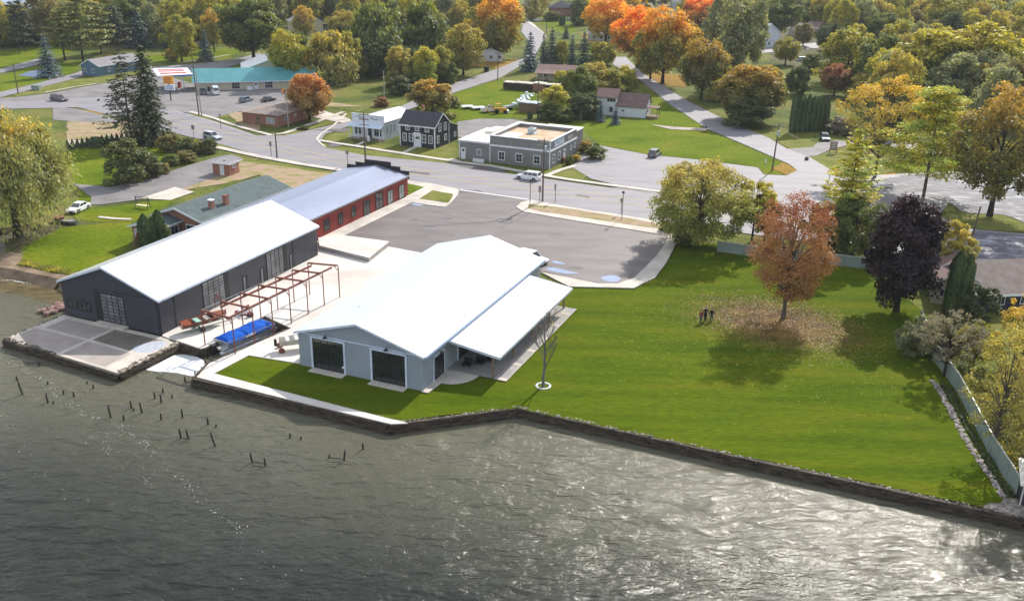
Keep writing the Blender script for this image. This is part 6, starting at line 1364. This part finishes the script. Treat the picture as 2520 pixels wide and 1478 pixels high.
# --- middle distance
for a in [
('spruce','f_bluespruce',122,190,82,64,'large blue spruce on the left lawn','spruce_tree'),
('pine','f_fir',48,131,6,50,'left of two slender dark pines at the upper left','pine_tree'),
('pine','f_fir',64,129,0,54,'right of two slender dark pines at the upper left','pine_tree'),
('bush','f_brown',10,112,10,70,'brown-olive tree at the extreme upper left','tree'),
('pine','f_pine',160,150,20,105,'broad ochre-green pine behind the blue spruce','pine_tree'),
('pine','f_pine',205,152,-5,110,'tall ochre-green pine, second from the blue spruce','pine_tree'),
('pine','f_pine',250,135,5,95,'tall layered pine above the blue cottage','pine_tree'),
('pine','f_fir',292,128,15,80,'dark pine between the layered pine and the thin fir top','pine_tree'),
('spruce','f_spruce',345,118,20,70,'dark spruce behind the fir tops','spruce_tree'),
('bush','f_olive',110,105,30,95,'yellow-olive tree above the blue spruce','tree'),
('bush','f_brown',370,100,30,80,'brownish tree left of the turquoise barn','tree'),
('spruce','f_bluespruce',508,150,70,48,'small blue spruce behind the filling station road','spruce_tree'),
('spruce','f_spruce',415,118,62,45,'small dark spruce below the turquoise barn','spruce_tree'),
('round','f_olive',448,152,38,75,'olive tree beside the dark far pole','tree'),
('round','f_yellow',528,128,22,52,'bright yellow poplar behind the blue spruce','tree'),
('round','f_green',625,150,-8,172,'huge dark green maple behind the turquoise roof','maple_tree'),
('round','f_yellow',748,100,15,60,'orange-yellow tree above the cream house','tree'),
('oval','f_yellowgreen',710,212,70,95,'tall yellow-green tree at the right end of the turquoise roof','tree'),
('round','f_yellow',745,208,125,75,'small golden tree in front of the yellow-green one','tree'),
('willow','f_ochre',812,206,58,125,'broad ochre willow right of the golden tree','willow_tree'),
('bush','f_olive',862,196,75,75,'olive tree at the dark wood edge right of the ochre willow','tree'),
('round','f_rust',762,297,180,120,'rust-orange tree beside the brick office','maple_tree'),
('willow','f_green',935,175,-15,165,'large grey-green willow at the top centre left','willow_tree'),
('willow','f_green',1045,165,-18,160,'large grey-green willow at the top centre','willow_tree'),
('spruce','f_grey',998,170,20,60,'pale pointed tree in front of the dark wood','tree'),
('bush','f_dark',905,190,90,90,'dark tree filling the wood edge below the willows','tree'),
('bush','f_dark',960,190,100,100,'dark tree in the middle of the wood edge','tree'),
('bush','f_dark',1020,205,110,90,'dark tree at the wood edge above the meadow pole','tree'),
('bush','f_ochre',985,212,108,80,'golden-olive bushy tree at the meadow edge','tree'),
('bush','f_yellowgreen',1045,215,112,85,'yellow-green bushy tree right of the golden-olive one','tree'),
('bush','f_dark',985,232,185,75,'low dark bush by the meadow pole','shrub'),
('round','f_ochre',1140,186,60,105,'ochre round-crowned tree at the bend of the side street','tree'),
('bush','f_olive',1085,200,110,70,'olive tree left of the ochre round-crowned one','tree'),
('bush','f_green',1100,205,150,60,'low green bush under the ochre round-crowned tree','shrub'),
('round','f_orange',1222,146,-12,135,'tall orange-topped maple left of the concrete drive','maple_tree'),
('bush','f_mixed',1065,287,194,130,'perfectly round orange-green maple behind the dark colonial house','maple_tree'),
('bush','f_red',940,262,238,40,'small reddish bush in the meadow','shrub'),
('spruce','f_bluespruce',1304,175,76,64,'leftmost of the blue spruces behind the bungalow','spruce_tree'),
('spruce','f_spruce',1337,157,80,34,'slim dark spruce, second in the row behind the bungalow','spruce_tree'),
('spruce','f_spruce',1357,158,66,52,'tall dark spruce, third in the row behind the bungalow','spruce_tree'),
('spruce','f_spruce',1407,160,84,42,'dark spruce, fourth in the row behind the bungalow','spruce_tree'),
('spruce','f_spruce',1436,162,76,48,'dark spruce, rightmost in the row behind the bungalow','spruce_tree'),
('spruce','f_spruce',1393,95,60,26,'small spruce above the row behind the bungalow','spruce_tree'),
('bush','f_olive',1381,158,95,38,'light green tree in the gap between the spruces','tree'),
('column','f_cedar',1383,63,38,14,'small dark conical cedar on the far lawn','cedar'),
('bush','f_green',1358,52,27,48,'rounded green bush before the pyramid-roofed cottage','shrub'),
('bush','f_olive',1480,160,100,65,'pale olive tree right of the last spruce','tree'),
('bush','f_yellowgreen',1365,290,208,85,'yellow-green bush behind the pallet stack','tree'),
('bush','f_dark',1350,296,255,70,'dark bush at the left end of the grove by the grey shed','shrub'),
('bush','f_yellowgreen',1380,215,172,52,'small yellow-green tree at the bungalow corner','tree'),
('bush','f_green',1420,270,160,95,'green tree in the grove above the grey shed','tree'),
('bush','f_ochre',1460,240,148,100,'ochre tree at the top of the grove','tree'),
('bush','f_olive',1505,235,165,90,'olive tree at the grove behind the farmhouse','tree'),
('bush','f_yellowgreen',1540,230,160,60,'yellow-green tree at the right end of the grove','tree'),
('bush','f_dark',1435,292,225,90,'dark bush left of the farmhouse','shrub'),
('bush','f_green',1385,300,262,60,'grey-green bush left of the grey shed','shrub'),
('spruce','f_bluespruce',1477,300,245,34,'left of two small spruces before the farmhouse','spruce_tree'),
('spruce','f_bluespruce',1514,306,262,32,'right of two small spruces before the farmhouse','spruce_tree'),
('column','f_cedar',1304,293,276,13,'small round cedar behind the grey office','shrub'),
('round','f_orangeyellow',1490,108,-12,128,'orange-yellow maple, leftmost of the bright row','maple_tree'),
('bush','f_yellow',1560,60,-15,80,'orange tree at the very top between the bright maples','tree'),
('oval','f_orange_deep',1568,168,14,118,'brightest orange maple, second of the bright row','maple_tree'),
('round','f_orange',1630,206,18,150,'orange and yellow maple, largest of the bright row','maple_tree'),
('round','f_orange',1600,196,95,90,'low orange maple at the foot of the bright row','maple_tree'),
('bush','f_orange_deep',1718,60,-15,110,'orange maple crown at the top right of the bright row','maple_tree'),
('round','f_mixed',1725,245,95,120,'dark green and orange oak right of the bright row','oak_tree'),
('oval','f_grey',1812,215,-12,135,'tall grey-green poplar in the upper middle right','poplar_tree'),
('oval','f_grey',1768,150,-15,80,'grey-green poplar left of the tall one','poplar_tree'),
('bush','f_olive',1775,250,160,75,'olive tree below the tall poplar','tree'),
('round','f_mixed',1845,300,158,155,'rust and olive oak left of the tall arborvitae','oak_tree'),
('round','f_mixed',1800,290,165,90,'rust-topped oak at the curve of the right road','oak_tree'),
('bush','f_dark',1840,312,240,110,'dark undergrowth tree beneath the rust oak','shrub'),
('round','f_ochre',1890,265,165,75,'golden brown tree behind the rust oak','tree'),
('bush','f_dark',1960,232,158,60,'dark brown-green tree above the arborvitae row','tree'),
('round','f_red',2052,235,158,70,'small red-topped tree above the arborvitae row','tree'),
('round','f_green',1912,98,-8,100,'dark green tree at the top right of centre','tree'),
('round','f_brown',1976,114,58,52,'round brown ornamental tree by the parked blue car','tree'),
('round','f_olive',1932,160,92,62,'small spreading yellow-green tree by the blue car','tree'),
('bush','f_green',2000,178,128,60,'green bush below the round brown tree','shrub'),
('bush','f_olive',2080,205,65,130,'olive tree left of the bright yellow-green giants','tree'),
('bush','f_green',2150,235,80,130,'mid-green tree left of the bright yellow-green giants','tree'),
('round','f_yellowgreen',2288,262,70,200,'left of two giant bright yellow-green maples','maple_tree'),
('round','f_yellowgreen',2395,262,55,175,'right of two giant bright yellow-green maples','maple_tree'),
('bush','f_olive',2205,150,45,110,'olive tree behind the giant maples on their left','tree'),
('oval','f_olive',2330,110,-10,110,'pale olive tree at the top right','tree'),
('spruce','f_grey',2425,130,18,80,'pale pointed tree above the right giant maple','tree'),
('bush','f_brown',2490,240,60,110,'brown-green tree at the upper right edge','tree'),
('bush','f_green',2460,300,150,110,'green tree at the right edge above the rust maple','tree'),
('bush','f_dark',2510,300,180,90,'dark tree at the right edge above the rust maple','tree'),
('bush','f_green',2230,300,190,120,'shaded green tree under the left giant maple','tree'),
('bush','f_twig',2075,330,285,70,'grey brushy shrub right of the arborvitae row','shrub'),
('bush','f_olive',2330,300,230,150,'low olive undergrowth tree below the giant maples','tree'),
('bush','f_juniper',315,450,338,118,'big round juniper on the left lawn','juniper'),
('bush','f_juniper',368,436,372,66,'low juniper right of the big round one','juniper'),
('bush','f_brown',420,372,328,62,'brown-green hedge shrub nearest the dense fir','shrub'),
('bush','f_juniper',458,380,338,62,'green hedge shrub, second from the dense fir along the street','shrub'),
('bush','f_brown',490,378,345,55,'brown hedge shrub, third from the dense fir along the street','shrub'),
('bush','f_juniper',516,378,338,42,'last hedge shrub beside the silver car','shrub'),
('bush','f_green',420,410,378,50,'rounded green shrub in the middle of the left hedge','shrub'),
('bush','f_brown',455,398,370,60,'low brown shrub along the gravel drive','shrub'),
('bush','f_brown',398,425,398,50,'low dark shrub beside the juniper at the drive','shrub'),
('column','f_cedar',364,632,528,26,'left of the arborvitae by the brick house annex','arborvitae'),
('column','f_cedar',380,628,538,28,'second of the arborvitae by the brick house annex','arborvitae'),
('column','f_cedar',398,622,518,28,'tallest arborvitae by the brick house annex','arborvitae'),
('bush','f_green',410,620,545,30,'bushy arborvitae at the right of the group by the brick annex','arborvitae'),
('bush','f_red',346,606,572,26,'small red shrub at the brick house annex corner','shrub'),
('column','f_cedar',2337,775,620,32,'left of two columnar arborvitae by the right fence','arborvitae'),
('column','f_cedar',2360,778,628,30,'right of two columnar arborvitae by the right fence','arborvitae'),
('bush','f_dark',1985,395,385,10,'tiny dark shrub at the right junction','shrub'),
('bush','f_green',2350,665,630,75,'green shrub at the foot of the leaning bare pole','shrub'),
('bush','f_dark',2300,690,640,70,'dark shrub right of the purple maple','shrub'),
('bush','f_dark',1680,600,560,60,'dark undergrowth at the foot of the broad willow','shrub'),
('bush','f_yellowgreen',1640,570,545,40,'yellow-green bush on the left foot of the broad willow','shrub'),
('bush','f_green',1465,392,357,55,'grey-green garden shrub at the corner of the office lot','shrub'),
('bush','f_mixed',1440,378,345,40,'red-tinged garden shrub beside the office','shrub'),
('column','f_cedar',1468,362,353,14,'small clipped dark shrub at the lot edge','shrub'),
('bush','f_yellow',1418,398,380,32,'yellow garden shrub beside the office door','shrub'),
('bush','f_green',1400,405,382,24,'small green shrub at the office side wall','shrub'),
('bush','f_red',1385,400,385,18,'small red shrub by the office side door','shrub'),
('bush','f_green',748,319,309,30,'low shrub in front of the brick office window','shrub'),
('bush','f_dark',2035,325,290,34,'dark shrub behind the dark car','shrub'),
('bush','f_ochre',2120,250,178,90,'ochre tree between the red-topped tree and the half-bare one','tree'),
('bush','f_dark',1205,30,-12,50,'dark tree top at the top edge above the side street','tree'),
('bush','f_dark',1150,60,-10,60,'dark conifer-like tree right of the grey-green willows','tree'),
('bush','f_green',1250,25,-12,70,'green tree at the top edge left of the dark roof','tree'),
('bush','f_olive',830,60,-14,70,'olive tree at the top edge left of the dark trunk','tree'),
('spruce','f_dark',862,100,-14,40,'dark pointed tree at the top left of the willows','tree'),
('bush','f_yellowgreen',790,50,-12,80,'yellow-green tree at the top edge over the cream house','tree'),
('round','f_green',735,140,75,50,'green tree at the left corner of the cream house','tree'),
('bush','f_green',2000,65,-12,70,'green tree behind the mauve roof','tree'),
('bush','f_twig',2070,95,30,70,'pinkish-brown bare tree over the mauve roof','tree'),
('bush','f_ochre',2150,110,-5,90,'ochre tree in the upper right woods','tree'),
('bush','f_yellow',425,150,118,40,'small yellow-green shrub below the olive tree','shrub'),
('bush','f_brown',275,155,135,110,'brown hedge strip behind the blue cottage','shrub')]:
    T(*a[:7],name=a[7],cat={'shrub':'shrub','juniper':'shrub','arborvitae':'shrub','cedar':'shrub'}.get(a[7],'tree'))
# arborvitae rows
for i in range(17):
    q=i/16;u=168+(362-168)*q;v=368-(368-338)*q
    if i==6: continue
    T('cone','f_cedar',u,v,v-24+3*q,14,'small dark conical arborvitae in the long row above the left lawn','arborvitae','shrub','row of small conical arborvitae above the left lawn')
T('column','f_cedar',238,362,337,30,'wide flat-topped arborvitae standing in the row of small conical ones','arborvitae','shrub')
for i in range(8):
    T('column','f_cedar',1948+i*11.5,326-i*.5,228+i*1.5+(i*37%11),13.5,'tall narrow dark arborvitae in the close row beside the right-hand driveway','arborvitae','shrub','close row of tall dark arborvitae beside the driveway')
fill=[(150,620,25,112,52,'upper left'),(845,1200,20,125,34,'top centre'),(1890,2540,25,135,92,'upper right'),(2170,2540,135,330,28,'right'),(1420,1790,-5,42,18,'top middle'),(560,860,15,70,26,'top left of centre'),(-20,140,100,118,8,'far left'),(1750,1900,30,140,10,'top behind the poplar')]
nm={'f_olive':'olive','f_green':'mid-green','f_ochre':'ochre','f_dark':'dark green','f_brown':'brown-green','f_grey':'grey-green','f_yellowgreen':'yellow-green'}
rf=random.Random(77);HS=[(405,42,50),(480,60,40),(730,88,75),(1480,45,50),(1868,118,45),(1975,100,70),(1655,18,40)]
for (u0,u1,v0,v1,n,wh) in fill:
    for i in range(n):
        u=u0+(u1-u0)*((i*.618)%1)+rf.uniform(-8,8);v=v0+(v1-v0)*rf.random()
        if any(abs(u-a)<c and 0<=v-b<26 for a,b,c in HS): continue
        if 1850<u<2010 and v>60: continue
        c=rf.choices(list(nm),[6,2,3,1,2,5,6])[0];hh=rf.uniform(12,21);b=(u,v);X=G(u,v);top=rows((X.x,X.y,hh))[1]
        T(rf.choice(['bush','round','oval']),c,u,v,top,rf.uniform(10,15)/mpp(b),f'{nm[c]} tree crowded in the woods at the {wh}','tree',group=f'trees crowded in the woods, {wh}')
# woods beyond: one mass of crowns
rn=random.Random(12);V=[];k=0
cols=['f_olive','f_green','f_brown','f_ochre','f_dark','f_grey','f_yellow','f_orange']
mm={c:[] for c in cols}
for i in range(230):
    y=rn.uniform(430,900);x=rn.uniform(-.62,.66)*y
    uu,vv=rows((x,y,0))
    if vv>52 and 1240<uu<1420: continue
    if uu<140 and vv<60: continue
    c=cols[rn.choices(range(8),[5,5,3,3,3,3,1,1])[0]];mm[c].append((x,y,rn.uniform(10,19),rn.uniform(9,16)))
me0,_=proto('bush:0');me1,_=proto('round:1')
co0=np.zeros(len(me0.vertices)*3,dtype=np.float32);me0.vertices.foreach_get('co',co0);co0=co0.reshape(-1,4,3)
Q=[];MI=[];RD=[]
for ci,c in enumerate(cols):
    for (x,y,h,w) in mm[c]:
        a=rn.uniform(0,6.28);sel=RG.permutation(len(co0))[:2200];q=co0[sel].copy();cc=q.mean(1,keepdims=True);q=cc+(q-cc)*1.7
        R2=np.array([[math.cos(a),-math.sin(a),0],[math.sin(a),math.cos(a),0],[0,0,1]]);q=q@R2.T*[w/10,w/10,h/12]+[x,y,0];Q.append(q);MI.append(np.full(len(sel),ci));RD.append(RG.uniform(0,1,len(sel)))
Q=np.concatenate(Q);MI=np.concatenate(MI);RD=np.concatenate(RD);n=len(Q)
me=bpy.data.meshes.new('woods');me.vertices.add(n*4);me.vertices.foreach_set('co',Q.astype(np.float32).ravel());me.loops.add(n*4);me.loops.foreach_set('vertex_index',np.arange(n*4,dtype=np.int32));me.polygons.add(n);me.polygons.foreach_set('loop_start',np.arange(0,n*4,4,dtype=np.int32));me.polygons.foreach_set('loop_total',np.full(n,4,dtype=np.int32))
for c in cols: me.materials.append(M[c])
me.polygons.foreach_set('material_index',MI.astype(np.int32));at=me.attributes.new('rnd','FLOAT','FACE');at.data.foreach_set('value',RD.astype(np.float32));me.update()
o=bpy.data.objects.new('woods',me);COL.objects.link(o);tag(o,'far autumn woods closing the view at the top','woods',kind='stuff')
# fallen leaves under the red maple and over the lawn
def scatter(name,label,n,cen,sx,sy,cols_,size,z=.03,rot=0):
    c=G(*cen);a=rad(rot);p=RG.normal(size=(n,2))*[sx,sy];x=c.x+p[:,0]*math.cos(a)-p[:,1]*math.sin(a);y=c.y+p[:,0]*math.sin(a)+p[:,1]*math.cos(a)
    C=np.stack([x,y,z+RG.uniform(0,.03,n)],1);me=qmesh(name,C,np.tile([0,0,1.],(n,1))+RG.normal(size=(n,3))*.35,size,None,1.0);o=bpy.data.objects.new(name,me);COL.objects.link(o);o.material_slots[0].link='OBJECT';o.material_slots[0].material=M[cols_];tag(o,label,'leaves',kind='stuff')
F('leaf_tan',(.2,.1,.035),accent=(.32,.19,.055),trans=.1);F('leaf_gold',(.36,.33,.06),accent=(.5,.43,.16),trans=.1)
scatter('fallen_leaves','tan and rust leaves fallen round the red maple',30000,(1915,795),5.0,3.6,'leaf_tan',.13,rot=-35)
scatter('fallen_leaves','yellow leaves scattered thinly over the big lawn',2400,(1880,830),11,9,'leaf_gold',.085)
scatter('fallen_leaves','gold leaves scattered under the corner tree on the left lawn',700,(1300,150),6,4,'leaf_tan',.35)
# weedy strip between rock border and fence, and rough grass tufts at the beach
def tufts(name,label,poly,n,size,fol,hmax):
    P=[G(*p) for p in poly];xs=[p.x for p in P];ys=[p.y for p in P];C=[]
    def inside(x,y):
        c=False
        for i in range(len(P)):
            a,b=P[i],P[i-1]
            if (a.y>y)!=(b.y>y) and x<(b.x-a.x)*(y-a.y)/(b.y-a.y)+a.x: c=not c
        return c
    rn=random.Random(n)
    while len(C)<n:
        x=rn.uniform(min(xs),max(xs));y=rn.uniform(min(ys),max(ys))
        if inside(x,y): C.append((x,y,rn.uniform(0,1)**2*hmax*(.5+.5*math.sin(x*1.7)*math.cos(y*1.3))+.03))
    C=np.array(C);me=qmesh(name,C,unit(n)*.7+[0,0,.6],size,None,1.3);o=bpy.data.objects.new(name,me);COL.objects.link(o);o.material_slots[0].link='OBJECT';o.material_slots[0].material=M[fol];tag(o,label,'ground plants',kind='stuff')
tufts('ground_cover','dark ivy-like plants between the rock border and the right fence',[(2312,940),(2345,965),(2420,1110),(2495,1222),(2478,1226),(2420,1130),(2350,1010)],9000,.16,'f_dark',.45)
tufts('ground_cover','rough grass along the left shore above the beach',[(42,652),(60,640),(120,655),(175,662),(170,676),(118,669),(76,658)],4500,.18,'f_olive',.35)
tufts('ground_cover','low green scrub beyond the right fence',[(2370,930),(2520,900),(2520,1190),(2440,1080)],9000,.2,'f_ochre',.7)
# ================================================================ light, camera
SE,SA=37.0,29.0
sd=Vector((math.sin(rad(SA))*math.cos(rad(SE)),math.cos(rad(SA))*math.cos(rad(SE)),math.sin(rad(SE))))
l=bpy.data.lights.new('sun','SUN');l.energy=4.3;l.angle=rad(.55);l.color=(1,.95,.87);o=bpy.data.objects.new('sun',l);COL.objects.link(o);o.rotation_euler=sd.to_track_quat('Z','Y').to_euler();o.location=(0,0,80)
w=bpy.data.worlds.new('World');S.world=w;w.use_nodes=True;nt=w.node_tree;bg=nt.nodes['Background'];sk=nt.nodes.new('ShaderNodeTexSky');sk.sky_type='NISHITA';sk.sun_disc=False;sk.sun_elevation=rad(SE);sk.sun_rotation=rad(SA)
L=nt.links.new
# broken cloud cover
tc=nt.nodes.new('ShaderNodeTexCoord');mp=nt.nodes.new('ShaderNodeMapping');mp.inputs['Scale'].default_value=(1,1,2.5);L(tc.outputs['Generated'],mp.inputs[0])
nz=nt.nodes.new('ShaderNodeTexNoise');nz.inputs['Scale'].default_value=2.2;nz.inputs['Detail'].default_value=6;L(mp.outputs[0],nz.inputs['Vector'])
mr=nt.nodes.new('ShaderNodeMapRange');mr.inputs[1].default_value=.42;mr.inputs[2].default_value=.6;mr.inputs[3].default_value=.1;mr.inputs[4].default_value=.85;L(nz.outputs['Fac'],mr.inputs[0])
mx=nt.nodes.new('ShaderNodeMixRGB');L(mr.outputs[0],mx.inputs[0]);L(sk.outputs[0],mx.inputs[1]);mx.inputs[2].default_value=(7.5,7.7,8.2,1)
L(mx.outputs[0],bg.inputs[0]);bg.inputs[1].default_value=.125
cam=bpy.data.cameras.new('camera');co=bpy.data.objects.new('camera',cam);COL.objects.link(co);S.camera=co
cam.sensor_width=36;cam.lens=36*3543/3840;cam.clip_end=8000;cam.clip_start=.5
from mathutils import Matrix
Rm=Matrix(((_R[0],_U[0],-_F[0]),(_R[1],_U[1],-_F[1]),(_R[2],_U[2],-_F[2])))
co.matrix_world=Matrix.Translation((0,0,CAMH))@Rm.to_4x4()
S.render.resolution_x=1024;S.render.resolution_y=600
S.view_settings.view_transform='Standard';S.view_settings.look='None';S.view_settings.exposure=.45;S.view_settings.gamma=1
S.render.engine='CYCLES';S.cycles.max_bounces=6;S.cycles.transparent_max_bounces=4;S.cycles.sample_clamp_indirect=4

hz=MB().box(-1900,1900,-60,1500,-2.2,62).build('haze','trim_white');hz['kind']='stuff'
m,nt,out=new('haze');v=nt.nodes.new('ShaderNodeVolumePrincipled');v.inputs['Color'].default_value=(.86,.9,.97,1);v.inputs['Density'].default_value=.00011;v.inputs['Anisotropy'].default_value=.0
nt.links.new(v.outputs[0],out.inputs['Volume']);hz.data.materials.clear();hz.data.materials.append(m)
S.cycles.volume_bounces=0
